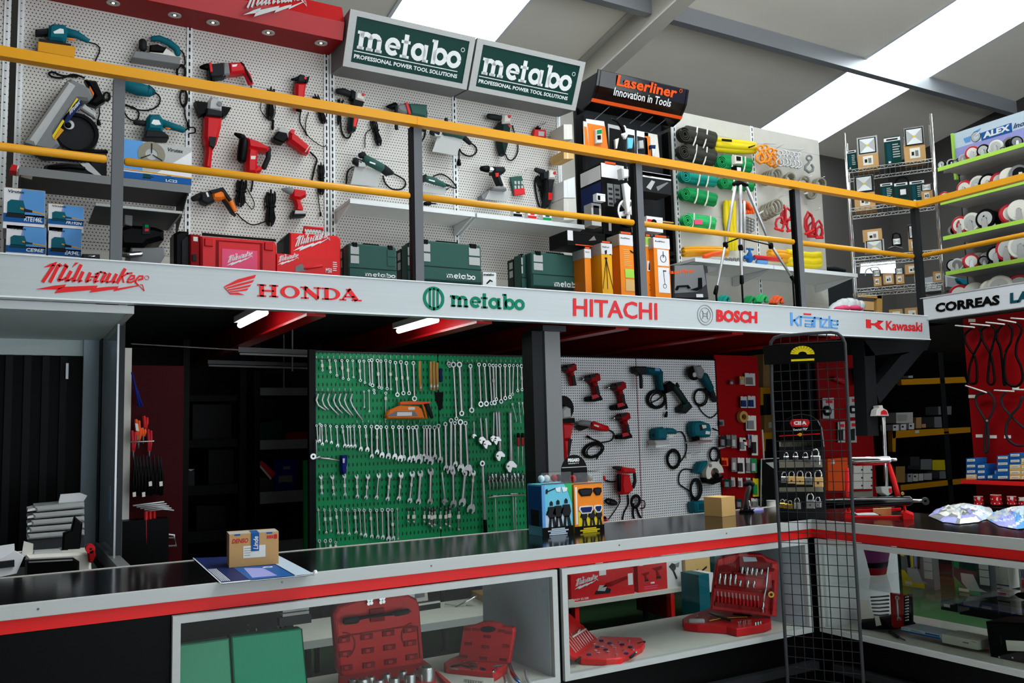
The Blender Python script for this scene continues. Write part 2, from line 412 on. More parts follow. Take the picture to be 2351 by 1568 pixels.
def _honda():
    o = []
    def st(q, wd, dx=0): o.extend(quads([(x+dx, y) for x, y in q], wd))
    for x in (.4, 1.4):
        st([(x, 0), (x, 1)], .36)
        for y in (.06, .94): st([(x-.36, y), (x+.36, y)], .12)
    st([(.4, .5), (1.4, .5)], .14)
    n = 20
    for k in range(n):   # O: thick at the sides
        a0, a1 = 2*math.pi*k/n, 2*math.pi*(k+1)/n
        o.append([(2.75+x*math.cos(a), .5+y*math.sin(a)) for x, y, a in ((.82, .52, a0), (.82, .52, a1), (.46, .39, a1), (.46, .39, a0))])
    st([(4.05, 0), (4.05, 1)], .16); st([(3.95, .95), (5.15, .05)], .34); st([(5.15, 0), (5.15, 1)], .16)
    for x, y in ((4.0, .06), (5.1, .94), (3.95, .94)): st([(x-.32, y), (x+.34, y)], .12)
    st([(5.9, 0), (5.9, 1)], .36); st([(5.5, .06), (6.3, .06)], .12); st([(5.5, .94), (6.3, .94)], .12)
    for k in range(10):
        a0, a1 = math.radians(-90+18*k), math.radians(-72+18*k)
        o.append([(6.25+x*math.cos(a), .5+y*math.sin(a)) for x, y, a in ((.86, .5, a0), (.86, .5, a1), (.5, .38, a1), (.5, .38, a0))])
    st([(7.3, .05), (7.95, .97)], .15); st([(7.85, .97), (8.6, .03)], .38); st([(7.5, .34), (8.4, .34)], .12)
    for x, w_ in ((7.35, .3), (8.6, .45)): st([(x-w_, .06), (x+w_, .06)], .12)
    st([(7.65, .95), (8.1, .95)], .1)
    return [[((x+.0)/9.05, y) for x, y in q] for q in o]
LG_HONDA = _honda()
LG_WING = norm([PP('95,255 300,145 575,70 555,120 300,200 120,262'), PP('125,275 320,212 548,150 520,190 300,250 140,290'), PP('150,302 330,262 505,222 480,255 330,290 165,318'),
                PP('175,330 340,305 460,278 440,310 330,325 185,345'), PP('190,355 300,345 370,368 395,380 200,375'), PP('90,262 105,268 200,372 185,372')], 90, 385, 490, 315, .035)
_k = []
for s_, w_ in (('995,115 1000,258', 22), ('1010,215 1075,150', 16), ('1015,190 1065,262', 18), ('1085,262 1085,160 1210,165', 16), ('1125,200 1195,202 1195,265', 16), ('1125,236 1195,240', 12), ('1127,232 1127,268', 12), ('1125,264 1200,268', 12),
               ('1215,270 1215,165 1275,170 1275,272', 18), ('1283,176 1345,180', 15), ('1338,182 1288,264', 13), ('1283,266 1348,272', 15), ('1362,138 1362,278', 16), ('1382,276 1382,188 1442,192 1442,236 1395,233', 14), ('1382,270 1446,276', 14)):
    _k += thick(s_, w_)
LG_KRAN = norm(_k, 985, 285, 465, 172, .028)
LG_KAWA = norm([PP('1715,185 1760,188 1765,275 1718,272'), PP('1760,222 1800,222 1845,192 1888,195 1845,235 1888,284 1840,282 1800,245 1760,242'), PP('1888,195 1820,190 1835,205 1860,200')], 1713, 285, 178, 100, .02)
# ---- the setting -------------------------------------------------------------
SL = math.tan(math.radians(10)); YE = 9.1; ZE = .46*9.1+H
def zr(y): return ZE+(YE-y)*SL      # underside of the roof
YF = -3.0
s = struct('floor'); s.m('', 'greenfloor').bx(-4, 12.6, 3.9, 9.1, -.1, 0); s.m('shop_floor', 'concrete').bx(-4, 12.6, YF, 3.9, -.1, 0)
s = struct('wall_back'); s.m('', 'backgrey').bx(-4, 12.6, 9.1, 9.3, 0, ZE+.1)
s = struct('wall_light_block'); s.m('', 'backgrey').bx(-4, .5, YF-.2, YF, 0, 8)  # unseen wall added behind the camera to cut light from the left
s = struct('wall_left'); s.m('', 'backgrey').bx(-4.2, -4, YF, 9.3, 0, 8)
s = struct('wall_right'); s.m('', 'backgrey').bx(12.6, 12.8, YF, 9.3, 0, 8)
def slab(t, x0, x1, y0, y1, th=.12, lift=0):
    t.m('').add([(x, y, zr(y)+lift+dz) for dz in (0, th) for x, y in ((x0, y0), (x1, y0), (x1, y1), (x0, y1))],
                [[0, 1, 2, 3], [7, 6, 5, 4], [0, 4, 5, 1], [1, 5, 6, 2], [2, 6, 7, 3], [3, 7, 4, 0]])
SK = [(3.37, 4.65), (9.3, 10.6)]
s = struct('ceiling'); s.m('', 'ceil'); x = -4.2
for a, b in SK: slab(s, x, a, YF, 9.3); x = b
slab(s, x, 12.8, YF, 9.3)
for i, (a, b) in enumerate(SK):
    s = struct('window_%d' % (i+1)); s.m('', 'sky_panel'); slab(s, a, b, YF, 9.3, .03, .06)
    s.m('window_frame', 'white'); 
    for xx in (a, b): s.m('window_frame').add([(xx+dx, y, zr(y)+dz) for dz in (-.02, .0) for dx, y in ((-.02, YF), (.02, YF), (.02, 9.1), (-.02, 9.1))],
        [[0, 1, 2, 3], [7, 6, 5, 4], [0, 4, 5, 1], [1, 5, 6, 2], [2, 6, 7, 3], [3, 7, 4, 0]])
# rafter: a steel section under the roof
s = struct('roof_rafter_beam'); mb = s.m('', 'beamgrey')
def rb(x0, x1, h0, h1):
    mb.add([(x, y, zr(y)-h) for h in (h1, h0) for x, y in ((x0, YF), (x1, YF), (x1, 9.0), (x0, 9.0))],
           [[0, 3, 2, 1], [4, 5, 6, 7], [0, 1, 5, 4], [1, 2, 6, 5], [2, 3, 7, 6], [3, 0, 4, 7]])
rb(5.77, 5.96, .35, .37); rb(5.855, 5.875, .02, .35); rb(5.77, 5.96, 0, .02)
mb.bx(5.77, 5.96, 8.6, 8.75, 0, zr(8.7)-.3)
for y in (6.95, 4.6, 2.2, -.4):
    s = struct('roof_purlin_beam'); mb = s.m('', 'galv')
    for a, b in ((-4, 5.85), (5.88, 12.6)):
        mb.bx(a, b, y-.04, y-.02, zr(y)-.17, zr(y)+.0); mb.bx(a, b, y-.04, y+.06, zr(y)-.19, zr(y)-.17)
# mezzanine deck and its red joists
FZ0, FZ1 = .146*4.7+H, .191*4.7+H
s = struct('mezzanine_slab'); s.m('', 'darkgrey').bx(-4, 7.3, 4.78, 9.0, 2.40, 2.44); s.m('').bx(7.0, 12.6, -3, 9.0, 2.40, 2.44)
for k in range(-3, 5):
    x = 1.52+1.08*k
    s = struct('mezzanine_beam'); mb = s.m('', 'signred')
    mb.bx(x-.012, x+.0, 4.80, 8.9, 2.24, 2.40); mb.bx(x-.06, x+.05, 4.80, 8.9, 2.225, 2.24)
s = struct('floor_pillar'); on(YP(4.86)); Z(0, 0, 1)
a = P[0].at(1250, 760); b = P[0].at(1285, 760); xl = a.x; xr = b.x
s.m('', 'grey').bx(xl, xr, 4.86, 5.02, 0, 2.24); s.m('plate', 'darkgrey').bx(xl-.03, xr+.03, 4.83, 5.05, 2.2, 2.235)
s.m('face', 'charcoal').bx(xl-.09, xl-.001, 4.875, 5.005, 0, 2.2)  # left side in charcoal: the pillar's shade put into its colour
# end post with a knee brace
s = struct('brace_pillar'); on(YP(4.95)); Z(1880, 700, 4.9915)
s.p('', 'charcoal', '515,400 640,560 690,1500 560,1500', -.12, 0)
s.p('', 'charcoal', '515,400 1290,400 1240,520 530,590', -.12, 0)
s.p('', 'charcoal', '940,580 1250,470 700,1130 640,940', -.12, -.005)
# ---- fascia, railings --------------------------------------------------------
XF = 6.9
fa = T('fascia_sign_board', 'long white mezzanine fascia board printed with seven brand logos', 'sign')
fa.m('', 'fascia').bx(-3.0, XF+.02, 4.70, 4.76, FZ0, FZ1)
fa.m('edge_trim', 'white').bx(-3.0, XF+.02, 4.692, 4.70, FZ0, FZ0+.008); fa.m('edge_trim').bx(-3.0, XF+.02, 4.692, 4.70, FZ1-.006, FZ1)
on(YP(4.70)); Z(0, 0, 1)
fa.lg('lettering#0', 'brightred', LG_MIL, (83, 672), (334, 690), (83, 598))
fa.a('lettering#0', 'brightred', 337.5, 637.5, 4.2, 5, 0, .004)
Z(500, 620, 6.5306)
fa.lg('lettering#1', 'brightred', LG_WING, (90, 375), (580, 395), (90, 60))
fa.lg('lettering#2', 'brightred', LG_HONDA, (588, 395), (2160, 468), (588, 210))
Z(950, 640, 8.396)
fa.lg('emblem', 'logogreen', LG_ROUND, (180, 595), (595, 625), (180, 130))
fa.lg('lettering#3', 'logogreen', LG_META, (705, 535), (2120, 610), (705, 222))
Z(1250, 480, 3.3586); fa.x('lettering#4', 'caseRed', 'HITACHI', 222, 825, 872, 856, 140, bold=.018)
Z(1580, 690, 4.198)
fa.x('lettering#5', 'caseRed', 'BOSCH', 272, 204, 668, 222, 120, bold=.05)
fa.lg('lettering#5', 'grey', quads(arc(.5, .5, .49, .49, 0, 360, 28), .02)+quads(arc(.5, .5, .34, .36, 0, 360, 24), .015)+quads([(.3, .3), (.36, .36), (.36, .64), (.3, .7)], .03)+quads([(.7, .3), (.64, .36), (.64, .64), (.7, .7)], .03)+quads([(.36, .56), (.64, .56)], .03)+quads([(.36, .44), (.64, .44)], .03), (90, 230), (240, 242), (90, 34))
fa.lg('lettering#6', 'skyblue', LG_KRAN, (985, 262), (1450, 285), (985, 112))
fa.p('lettering#6', 'caseRed', '1115,122 1187,126 1187,140 1115,136', 0, .004)
fa.lg('lettering#7', 'caseRed', LG_KAWA, (1713, 275), (1890, 285), (1713, 180))
fa.x('lettering#7', 'caseRed', 'Kawasaki', 1908, 286, 2258, 300, 92, bold=.03)
# right-hand fascia
on(XP(XF)); Z(1850, 480, 4.6926)
fb = T('fascia_sign_board', 'grey fascia board lettered CORREAS above the belt display', 'sign')
q = P[0].at(1240, 965); z0, z1 = q.z-.195, q.z+.005
fb.m('', 'fasciagrey').bx(XF, XF+.05, 1.2, 4.725, z0, z1)
fb.m('edge_trim', 'lightgrey').bx(XF-.006, XF, 1.2, 4.75, z1-.008, z1); fb.m('edge_trim').bx(XF-.006, XF, 1.2, 4.75, z0, z0+.006)
fb.x('lettering', 'black', 'CORREAS', 1395, 1118, 2090, 1030, 102, bold=.05)
fb.x('lettering#1', 'tealdk', 'LAMINADAS', 2200, 1018, 3300, 880, 115, bold=.05)
# railings
Z(0, 0, 1)
rt = T('handrail', 'yellow square top handrail along the front of the mezzanine', 'railing')
on(YP(4.74)); zt = P[0].at(1250, 320).z
rt.m('', 'yellow').bx(-2, XF+.06, 4.715, 4.775, zt-.052, zt); rt.m('weld_joint', 'orange').bx(2.12, 2.124, 4.714, 4.776, zt-.053, zt+.001)
rs = T('handrail', 'yellow top handrail on the right, above the CORREAS fascia', 'railing')
rs.m('', 'yellow').bx(XF+.0, XF+.06, 1.0, 4.714, zt-.052, zt)
on(YP(4.77)); zl = P[0].at(950, 449).z
rl2 = T('knee_rail', 'yellow round lower rail on the right, above the CORREAS fascia', 'railing')
rl2.m('', 'yellow').tube([(XF+.045, 1, zl), (XF+.045, 4.715, zl)], .0215, 12)
on(YP(4.745)); edges = [-2.0]
for i, xa in enumerate((258, 948, 1459, 1825)):
    a = P[0].at(xa+4, [180, 282, 372, 440][i]).x; edges += [a-.02, a+.057]
    pt_ = T('railing_post', 'dark grey steel railing post, %s from the left along the front' % ['first', 'second', 'third', 'fourth'][i], 'post', 'railing posts')
    pt_.m('', 'postgrey').bx(a, a+.055, 4.762, 4.808, 2.45, zt-.053); pt_.m('base_plate', 'darkgrey').bx(a-.02, a+.075, 4.762, 4.83, 2.44, 2.45)
    if i: pt_.m('shade_face', 'black').bx(a-.018, a, 4.766, 4.808, 2.45, zt-.053)  # black strip paints the shaded left side of the post
edges.append(XF-.002)
for i in range(5):
    rl = T('knee_rail', 'yellow round lower rail along the front, ' + ['left of the first post', 'between the first and second posts', 'between the second and third posts', 'between the third and fourth posts', 'between the fourth post and the corner'][i], 'railing', 'lower rails between the posts')
    rl.m('', 'yellow').tube([(edges[2*i]+.012, 4.785, zl), (edges[2*i+1]-.012, 4.785, zl)], .0215, 12)
pt_ = T('railing_post', 'black corner railing post where the two handrails meet', 'post', 'railing posts')
pt_.m('', 'charcoal').bx(XF+.0, XF+.06, 4.735, 4.785, 2.44, zt-.053); pt_.m('base_plate', 'darkgrey').bx(XF-.0, XF+.1, 4.765, 4.83, 2.44, 2.45)
# ---- upper wall: perforated panels ------------------------------------------
YW = 6.0
def unit(label, x0, x1, mat, seams, z0=2.75, z1=4.46, low='offwhite'):
    t = T('display_wall_unit', label, 'display wall')
    t.m('back_panel', mat).bx(x0, x1, YW, YW+.02, z0, z1); t.m('kick_panel', low).bx(x0, x1, YW+.002, YW+.02, 2.445, z0)
    for i, sx in enumerate(seams): t.m('upright#%d' % i, 'white').bx(sx-.018, sx+.018, YW-.010, YW, 2.445, z1); t.m('upright#%d/slots' % i, 'upright').bx(sx-.005, sx+.005, YW-.012, YW-.01, 2.57, z1)
    t.m('base_shelf', low).bx(x0, x1, YW-.42, YW, 2.445, 2.56); return t
unit('white perforated tool wall at the far left edge, beyond the black gap', -1.2, -.03, 'peg_white', [-.05])
unit('white perforated wall holding the teal and red tools under the red canopy', .012, 1.985, 'peg_white', [.024, 1.02, 1.973])
unit('white perforated wall under the two green lightbox signs', 2.005, 4.01, 'peg_white', [2.017, 3.015, 3.998])
u5 = unit('off-white smooth wall hung with slings and shackles', 5.26, 7.23, 'wallcream', [5.275, 6.27], 2.75, 4.46, 'wallcream')
for zz in (3.1, 3.5, 3.9, 4.3): u5.m('seam', 'lightgrey').bx(5.26, 7.23, YW-.0015, YW, zz, zz+.004)
# red canopy
on(XP(1.995)); Z(0, 0, 1)
prof = [P[0].at(*a) for a in ((750, 132), (786.6, 93), (791, 51), (785, 17))]; prof.append(V((1.995, YW, prof[-1].z+.05)))
cn = T('canopy_sign', 'glossy red canopy sign with grey script logo and round spotlights', 'sign')
cn.m('', 'signred').prism(prof, V((1, 0, 0)), -2.9, 0, 0)
cn.m('underside', 'darkred').prism([prof[0]+V((0, .02, -.002)), prof[1]+V((0, .0, -.002)), prof[1]+V((0, 0, .004)), prof[0]+V((0, .02, .004))], V((1, 0, 0)), -2.9, .0)  # darker red sheet puts the underside's shade into the colour
cn.m('underside_seam', 'black').box(prof[0]+V((-.975, 0, -.001)), (.004, 0, 0), prof[1]-prof[0], (0, 0, .002))
e1 = prof[1]-prof[0]; nn = V((1, 0, 0)).cross(e1).normalized()
if nn.z > 0: nn = -nn
on(PL(prof[0], nn))
for i, (a, b) in enumerate(((260, 8), (401, 36), (489, 53), (616, 76), (737, 100))):
    cn.a('spotlight#%d' % i, 'lightgrey', a, b, 8, 14.5, 0, .008); cn.c('spotlight#%d' % i, 'darksteel', a, b, 8.5, 0, .004); cn.c('spotlight#%d/bulb' % i, 'spot_glow', a, b, 3, .002, .008)
e2 = prof[3]-prof[2]; n2 = V((1, 0, 0)).cross(e2).normalized()
if n2.y > 0: n2 = -n2
on(PL(prof[2], n2)); Z(480, 0, 6.9147)
cn.lg('lettering', 'lightgrey', LG_MIL, (545, 285), (1560, 235), (560, -170), d=.006, th=.002)
# green lightboxes
Z(750, 0, 3.9183)
for i, (xa, xb, lb) in enumerate(((2.01, 2.995, 'green lightbox sign beside the red canopy'), (3.012, 4.0, 'green lightbox sign nearest the rafter'))):
    on(XP(2.01)); bl = P[0].at(140, 592); tl = P[0].at(210, 78); bb = V((2.01, YW, P[0].at(50, 660).z)); tb = V((2.01, YW, tl.z-.02))
    dx = V((xa-2.01, 0, 0)); L = xb-xa
    sg = T('lightbox_sign', lb, 'sign', 'green lightbox signs')
    q = [p+dx for p in (bl, tl, tb, bb)]
    sg.m('', 'grey').prism(q, V((1, 0, 0)), 0, L)
    up = (tl-bl); n = V((1, 0, 0)).cross(up).normalized(); n = n if n.y < 0 else -n
    on(PL(q[0], n)); o = q[0]; ux = V((L, 0, 0)); uy = up
    def rect(key, mat, a0, b0, a1, b1, d0, d1): sg.m(key, mat).prism([o+ux*a0+uy*b0, o+ux*a1+uy*b0, o+ux*a1+uy*b1, o+ux*a0+uy*b1], n, d0, d1)
    rect('panel', 'signgreen', .055, .1, .955, .9, 0, .003)
    for k, r_ in enumerate(((0, 0, 1, .1), (0, .9, 1, 1), (0, .1, .055, .9), (.955, .1, 1, .9))): rect('frame', 'lightgrey', *r_, 0, .012)
    rect('panel/lettering', 'white', .07, .295, .90, .31, .003, .005)
    mb = sg.m('panel/lettering', 'white')
    for sh in LG_META: mb.prism([o+ux*(.08+a*.82)+uy*(.35+b*.45) for a, b in sh], n, .002, .005)
    vs, fs = glyphs('PROFESSIONAL POWER TOOL SOLUTIONS', .03); mb.add([o+ux*(.075+a*.83)+uy*(.175+b*.075)+n*.0045 for a, b in vs], fs)
    mb.ann(o+ux*.915+uy*.72, n, .012, .016, .003, .005)
on(YP(YW))
# ---- tools on the left wall --------------------------------------------------
def coil(t, key, x, y, rx, ry, r=4, n=4, d=.02, tilt=0, mat='cable'):
    for k in range(n):
        a = math.radians(tilt); j = 1-.07*k; s_ = []
        for i in range(20):
            q = 2*math.pi*i/20; X, Y = rx*j*math.cos(q), ry*j*math.sin(q)
            s_.append((x+X*math.cos(a)-Y*math.sin(a)+3*k*math.sin(k*2.1), y+X*math.sin(a)+Y*math.cos(a)+2*k*math.cos(k*1.7)))
        t.t(key, mat, s_, r, d+.004*k, 5, True)
def bundle(label, x0, y0, x1, y1, wd, tail=None, plug=None, r=4):
    """a mains cord folded into a long bundle"""
    t = T('cord_bundle', label, 'cord', 'folded mains cords')
    L = math.hypot(x1-x0, y1-y0); ux, uy = (x1-x0)/L, (y1-y0)/L
    for k in range(5):
        o = (k-2)*wd/5; e = wd*.25*math.sin(k*2.3)
        t.w('', 'cable', [(x0-uy*o+ux*e, y0+ux*o+uy*e), (x0+ux*L*.25-uy*o*1.15, y0+uy*L*.25+ux*o*1.15), (x0+ux*L*.5-uy*o*.7, y0+uy*L*.5+ux*o*.7), (x1-ux*L*.2-uy*o*1.1, y1-uy*L*.2+ux*o*1.1), (x1-uy*o*.6+ux*e, y1+ux*o*.6+uy*e)], wd*.11, .02+.006*(k % 3))
    mx, my = x0+ux*L*.45, y0+uy*L*.45
    t.t('tie', 'black', [(mx+uy*wd*.5, my-ux*wd*.5), (mx-uy*wd*.5, my+ux*wd*.5)], wd*.12, .03)
    if tail: t.w('', 'cable', tail, r, .015)
    if plug:
        t.t('plug', 'black', plug, wd*.16, .02)
    return t
Z(0, 0, 3.9183)
t = T('orbital_sander', 'teal finishing sander with a yellow pad, top left of the wall', 'sander')
t.p('body', 'teal', '430,330 440,225 480,203 590,215 612,270 600,345 570,362 450,348', .03, .13, .02).t('handle', 'teal', '590,290,46 690,312,38 790,368,24', d=.08)
t.p('front_knob', 'charcoal', '318,255 440,245 440,295 320,300', .05, .11, .015).p('pad_frame', 'charcoal', '350,345 640,395 640,418 350,375', .02, .13).p('pad', 'yellow', '340,368 678,415 670,522 335,462', .015, .14, .006)
t.p('badge', 'white', '480,285 540,255 572,262 575,302 488,302', .13, .132).t('switch', 'orange', '612,350,9 668,358,9', d=.1).w('cord', 'cable', '795,380 870,402 898,450 870,520 838,600 820,650', 6)
t = T('electric_planer', 'teal electric planer with a long grey sole plate', 'planer')
t.t('handle', 'teal', '1370,350,26 1430,345,30 1520,385,34 1590,440,34 1600,490,26', d=.07).p('body', 'offwhite', '1340,400 1430,385 1560,470 1600,520 1340,480', .02, .1, .01).p('motor', 'black', '1350,400 1420,392 1500,425 1470,470 1345,460', .09, .115, .01)
t.p('sole_plate', 'grey', '1215,455 1625,512 1620,578 1190,515', .015, .11, .004).t('front_knob', 'charcoal', '1285,370,34 1285,440,36', d=.07).w('cord', 'cable', '1605,440 1650,480 1665,570 1640,600', 7)
coil(t, 'cord#1', 1630, 650, 42, 70, 6, 4); coil(t, 'cord#2', 1652, 880, 34, 80, 6, 3); t.w('cord', 'cable', '1650,700 1640,780 1650,830', 7).w('cord', 'cable', '1655,950 1665,1040 1690,1110', 6).t('plug', 'black', '1690,1110,12 1695,1140,14')
t = T('cutoff_saw', 'grey metal cutting machine with a round blade guard, tilted on the wall', 'saw')
t.p('housing', 'grey', '215,1280 600,720 640,700 810,790 840,860 800,900 700,890 480,1190 540,1300 470,1360 330,1330', .04, .16, .02).p('top_cover', 'lightgrey', '225,1270 610,720 680,760 320,1300', .16, .19, .02)
t.c('blade', 'charcoal', 690, 1190, 165, .06, .1).c('blade', 'steel', 620, 1120, 44, .1, .115).c('blade/hub', 'black', 615, 1120, 26, .115, .13, .005)
t.a('guard', 'black', 690, 1190, 150, 182, .04, .12, -70, 110).p('label_plate', 'navy', '560,1070 700,900 745,930 600,1110', .161, .163).p('label_plate', 'slingyellow', '470,1220 690,880 705,892 480,1250', .161, .163).p('label_plate', 'yellow', '485,1250 545,1150 575,1170 500,1262', .161, .163)
t.x('label_plate', 'white', 'Virutex', 625, 1040, 720, 930, 50, .166, shear=.2)
t.p('handle', 'black', '760,705 870,720 950,900 870,950 790,920 850,860', .06, .13, .02).p('trigger', 'orange', '815,740 850,830 840,865 805,790', .07, .12).p('arm', 'lightgrey', '760,930 860,1010 860,1060 720,970', .1, .14, .01)
t.p('base_frame', 'darkgrey', '230,1300 370,1340 560,1390 900,1355 950,1365 950,1420 400,1400', .03, .14, .01).w('cord', 'cable', '760,700 660,670 560,700 470,690 440,660 480,650 560,680 700,690', 9).w('cord', 'cable', '890,940 895,1020 880,1080', 6).t('plug', 'black', '885,1085,14 890,1120,20')
coil(t, 'cord', 960, 870, 30, 40, 7, 3)
t = T('belt_sander', 'teal power tool half hidden behind the first railing post', 'sander')
t.t('body', 'teal', '1080,740,60 1240,800,64 1350,825,52', d=.07).t('nose', 'tealdk', '1330,815,58 1380,830,34', d=.07).w('cord', 'cable', '1395,830 1440,880 1420,950 1340,990 1230,985 1130,940', 7).w('cord', 'cable', '1085,930 1150,1060 1230,1080 1250,1020 1210,970 1130,950', 7)
t = T('orbital_sander', 'teal random orbit sander above the white and blue carton', 'sander')
t.p('body', 'teal', '1318,1170 1322,1050 1350,1018 1440,1018 1470,1060 1470,1180', .03, .13, .025).t('handle', 'teal', '1460,1110,40 1560,1140,34 1650,1170,30', d=.08).p('base', 'charcoal', '1298,1235 1318,1165 1470,1180 1520,1215 1522,1240', .02, .13, .01)
t.p('badge', 'white', '1360,1110 1380,1075 1430,1080 1450,1120 1400,1125', .13, .132).t('dust_port', 'charcoal', '1210,1100,24 1310,1110,26', d=.08).t('switch', 'orange', '1490,1150,8 1530,1158,8', d=.09).w('cord', 'cable', '1660,1180 1700,1150 1750,1150 1755,1190 1700,1200', 6)
Z(400, 100, 3.9183)
t = T('rotary_hammer', 'red and black hammer drill with a side handle, top of the wall under the canopy', 'drill')
t.t('chuck', 'black', '235,215,14 270,212,28 310,212,36', d=.07).p('gearbox', 'charcoal', '310,180 450,165 470,290 400,302 320,300', .03, .11, .015).p('collar', 'red', '315,170 335,165 348,250 328,256', .03, .12).p('ring', 'grey', '445,166 492,172 505,270 440,288', .03, .112, .01)
t.p('body', 'red', '490,165 600,160 640,205 645,255 560,265 500,272', .03, .11, .018).t('grip', 'red', '610,230,36 660,290,32 685,360,28', d=.07).p('grip_back', 'black', '600,160 625,180 705,340 695,352 640,250', .04, .1).t('side_handle', 'black', '335,285,22 345,340,20 350,400,20', d=.09).w('cord', 'cable', '690,380 695,420 680,470', 6).p('badge', 'white', '520,190 570,185 560,205 525,210', .111, .112)
t = T('angle_grinder', 'large red angle grinder hanging straight down, grey head up', 'grinder')
t.p('gear_head', 'lightgrey', '300,600 310,505 335,470 400,480 435,525 430,605', .03, .12, .02).p('guard', 'black', '188,515 305,530 300,610 240,640', .02, .1).p('guard#1', 'black', '420,560 515,575 478,640 440,660', .02, .1)
t.p('collar', 'charcoal', '297,575 438,605 430,660 288,645', .025, .13, .01).p('body', 'red', '282,640 435,655 428,740 400,850 385,900 290,900 275,830', .03, .13, .025).p('grip', 'red', '290,880 388,890 350,960 335,1110 328,1125 272,1118 290,980', .03, .11, .02).p('vent', 'charcoal', '315,835 382,842 362,935 320,915', .1, .135).c('gear_head/cap', 'grey', 410, 540, 22, .12, .13)
t = T('rotary_hammer', 'red combination hammer with a black front grip, nose up left', 'drill')
t.t('chuck', 'black', '545,812,14 590,832,28 625,850,30', d=.08).t('front_handle', 'black', '625,870,42 615,960,46 605,1050,42', d=.12).p('head', 'red', '655,835 760,870 868,930 845,965 670,935', .03, .12, .02).p('body', 'red', '665,920 760,945 750,1165 652,1160 655,1000', .03, .12, .025)
t.t('rear_handle', 'charcoal', '850,940,22 845,1030,24 805,1120,24', d=.08).p('base', 'red', '740,1085 800,1110 785,1150 715,1168', .04, .1, .015).p('badge', 'offwhite', '690,1010 735,1010 730,1040 690,1040', .12, .121).w('cord', 'cable', '700,1165 705,1250 690,1330', 8)
bundle('thick black cord bundle hanging under the red combination hammer', 610, 1230, 590, 1450, 90, [(640, 1420), (700, 1490), (720, 1430), (660, 1310), (640, 1260)])
t = T('angle_grinder', 'small upright red grinder with a black head, half behind the handrail', 'grinder')
t.p('gear_head', 'charcoal', '1108,350 1112,290 1140,268 1180,280 1200,345', .03, .1, .015).t('side_handle', 'black', '1055,325,10 1110,318,18', d=.08).p('guard', 'black', '1190,300 1218,295 1205,350 1185,355', .03, .1).p('body', 'red', '1100,350 1195,350 1175,490 1165,580 1095,575', .03, .1, .02).c('gear_head/button', 'red', 1180, 310, 12, .1, .106).t('cord_guard', 'black', '1110,590,26 1140,610,12', d=.06).w('cord', 'cable', '1140,600 1130,700 1170,780 1195,830', 6)
t = T('angle_grinder', 'red grinder lying diagonally with a dark disc head to its left', 'grinder')
t.p('gear_head', 'lightgrey', '920,790 945,748 1010,750 1035,800 1030,850', .03, .1, .015).p('guard', 'black', '895,835 940,785 1015,800 1030,850 985,892 900,858', .04, .12, .01).p('body', 'red', '1035,800 1060,762 1090,800 1235,920 1215,985 1170,970 1035,868', .03, .11, .025).w('cord', 'cable', '1222,975 1282,1040 1265,1110 1240,1225', 8).t('rear_ring', 'offwhite', '1180,975,5 1215,920,5', d=.11).c('switch', 'caseRed', 1065, 790, 20, .11, .118)
t = T('cordless_drill', 'red cordless impact driver standing on its grey battery, above the shelf', 'drill')
t.t('chuck', 'grey', '970,1310,10 1010,1320,28 1060,1330,36', d=.06).p('body', 'red', '1060,1330 1075,1300 1190,1315 1195,1370 1140,1400 1062,1385', .03, .09, .02).p('grip', 'red', '1080,1385 1135,1395 1168,1480 1160,1515 1095,1500 1100,1450', .035, .085, .015).p('battery', 'charcoal', '1065,1555 1072,1500 1192,1512 1186,1550', .02, .1, .008).p('battery_cap', 'lightgrey', '1090,1500 1190,1505 1185,1530 1085,1530', .1, .104)
Z(400, 400, 3.9183)
t = T('rotary_hammer', 'orange and black hammer drill hanging low, nose to the left', 'drill')
t.t('chuck', 'charcoal', '165,225,24 220,205,32 260,190,36', d=.06).p('gearbox', 'charcoal', '240,170 330,140 370,240 300,270 240,240', .03, .1, .015).p('body', 'orange', '340,165 420,135 460,150 475,210 420,225 350,220', .03, .1, .018).p('top_cover', 'charcoal', '320,145 440,115 520,230 500,240 430,145 340,170', .03, .105).t('grip', 'orange', '465,200,30 510,260,28 540,330,26', d=.065).p('grip_back', 'black', '440,225 470,240 560,370 525,350', .04, .09).p('badge', 'white', '285,165 300,160 315,200 300,205', .1, .101)
t.w('cord', 'cable', '560,350 620,410 700,455 780,440 850,410', 6)
bundle('black cord bundle hanging right of the orange drill', 870, 160, 865, 450, 85, [(850, 160), (815, 220), (815, 320)])
Z(400, 100, 3.9183)
bundle('cord bundle with wide loops under the handrail, left of the small grinder', 870, 410, 860, 670, 70, [(790, 500), (780, 600), (860, 690), (905, 640), (905, 480)], [(890, 690), (885, 770)])
bundle('cord bundle between the small grinder and the white upright', 1270, 470, 1345, 710, 60, [(1210, 620), (1185, 700), (1195, 820), (1330, 925), (1370, 910)])
bundle('cord bundle beside the upright, below the diagonal grinder', 1320, 1090, 1325, 1350, 60, [(1290, 1300), (1300, 1420), (1315, 1520)], [(1315, 1520), (1318, 1550)])
